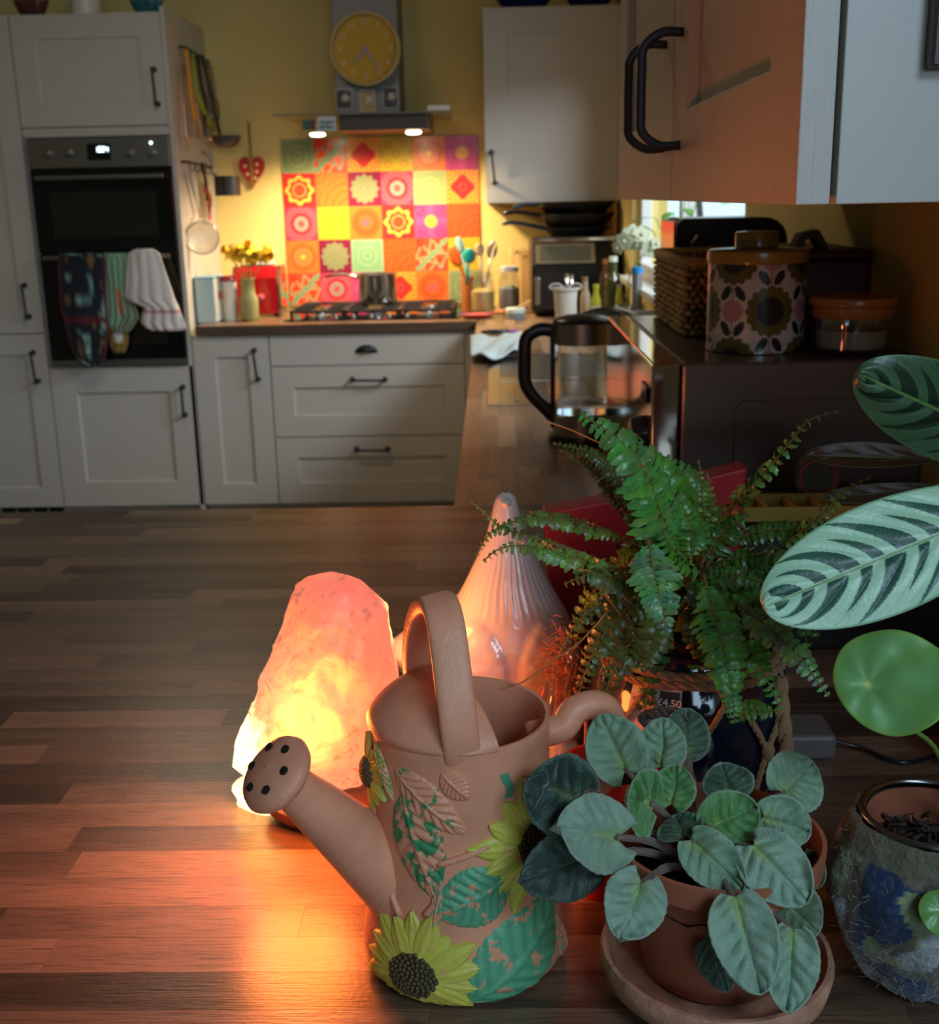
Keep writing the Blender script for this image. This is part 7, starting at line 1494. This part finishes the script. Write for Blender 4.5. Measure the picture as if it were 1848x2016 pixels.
for px, py in ((1822, 1710), (1812, 1722)): MB().tube(crom([at(px, py, 0.66), at(px + 6, py - 10, 0.655), at(px + 14, py - 16, 0.65)], 4), [0.002, 0.0025, 0.002, 0.001, 0.001, 0.001, 0.001, 0.001, 0.0005], 6).build('bud', mat('young_bud', (0.16, 0.24, 0.04), 0.4), pil, smooth=True)

# ---------------------------------------------------------------- behind the plants
o = thing('red_gift_bag', 'dark red paper bag lying behind the fern against the microwave', 'bag', (0.17, 1.3, 0.9))
ps_ = [at(x, y, 1.16) for x, y in ((1068, 1008), (1240, 975), (1470, 918), (1462, 1010), (1440, 1160), (1095, 1230))]
ps_[-1].z = ps_[-2].z = 0.902
RP = mat('red_paper', (0.30, 0.008, 0.012), 0.5, bump=0.2, bscale=30)
MB().prism([(p.x, p.z) for p in ps_], 1.155, 1.19).build('bag_body', RP, o, bevel=0.003)
MB().tube(crom([at(1200, 985, 1.154), at(1215, 950, 1.15), at(1260, 940, 1.15), at(1275, 968, 1.154)], 5), 0.002, 6).build('cord_handle', mat('pink_cord', (0.5, 0.04, 0.15), 0.6), o, smooth=True)
a = at(1432, 972, 1.30)
o = thing('yellow_tray', 'yellow wooden tray with dividers behind the fern beside the wall', 'tray', (0.4, 1.27, 0.9))
yx0, yx1, yz = a.x, XR - 0.006, a.z; YT = mat('yellow_painted_wood', (0.30, 0.19, 0.015), 0.5); yb_ = yz - 0.016; ty1 = 1.30; ty0 = atz(1640, 998, yz).y
sbx = thing('added_dark_box', 'added black box standing in for the darkness under the yellow tray behind the fern', 'box', (0.4, 1.3, 0.9))  # added black box, stands in for the darkness below the tray
MB().box(yx0 - 0.004, yx1, ty0 - 0.006, ty1 + 0.10, 0.901, yb_ - 0.012).build('box_body', mat('shade_black', (0.012, 0.009, 0.008), 0.6), sbx, bevel=0.003)
MB().box(yx0 - 0.008, yx1 + 0.002, ty0 - 0.010, ty1 + 0.105, yb_ - 0.0115, yb_ - 0.0015).build('lid', MATS['shade_black'], sbx, bevel=0.002)
MB().box(yx0, yx1, ty0, ty0 + 0.006, yb_, yz).build('front_panel', YT, o, bevel=0.001); MB().box(yx0, yx1, ty1 - 0.006, ty1, yb_, yz).build('rear_panel', YT, o, bevel=0.001)
MB().box(yx0, yx0 + 0.008, ty0 + 0.0065, ty1 - 0.0065, yb_, yz).build('end_panel', YT, o, bevel=0.001); MB().box(yx0 + 0.009, yx1, ty0 + 0.0065, ty1 - 0.0065, yb_, yb_ + 0.004).build('base', YT, o)
for k in range(3): MB().box(yx0 + 0.03 + k * 0.03, yx0 + 0.036 + k * 0.03, ty0 + 0.0065, ty1 - 0.0065, yb_ + 0.0045, yz - 0.003).build('divider', mat('orange_slat', (0.5, 0.22, 0.02), 0.5), o)
for k, (px, col, lab) in enumerate(((1600, (0.06, 0.04, 0.02), 'dark ribbon roll with red edges standing behind the yellow tray'),)):
    p = at(px, 985, 1.34); q = thing('ribbon_roll', lab, 'roll', p)
    MB().lathe((p.x, 1.34, yb_ + 0.0265), [(0.026, -0.015), (0.026, 0.015)], 24, 'Y').build('roll', mat('dark_fabric', col, 0.6), q, smooth=True, autos=40)
    for dy in (-0.0152,): MB().tube([V((p.x + 0.021 * math.cos(t), 1.34 + dy, yb_ + 0.0265 + 0.021 * math.sin(t))) for t in [2 * PI * i / 24 for i in range(25)]], 0.0015, 6, caps=False).build('red_edge', mat('red_edge', (0.45, 0.03, 0.02), 0.5), q, smooth=True)
a, b = at(1562, 1440, 0.95), at(1662, 1440, 0.95)
o = thing('adapter_box', 'flat grey adapter box lying in the shade behind the violet', 'adapter', (0.27, 0.95, 0.9)); zz = atz(1600, 1450, 0.925)
MB().box(zz.x - 0.03, zz.x + 0.022, zz.y, zz.y + 0.05, 0.901, 0.925).build('case', mat('grey_case', (0.16, 0.14, 0.13), 0.4), o, bevel=0.004)
MB().tube(crom([V((zz.x + 0.022, zz.y + 0.02, 0.912)), V((zz.x + 0.05, zz.y + 0.015, 0.905)), V((zz.x + 0.08, zz.y - 0.01, 0.9035)), V((zz.x + 0.14, zz.y + 0.02, 0.9035))], 6), 0.0022, 8).build('cable', BLACKP, o, smooth=True)
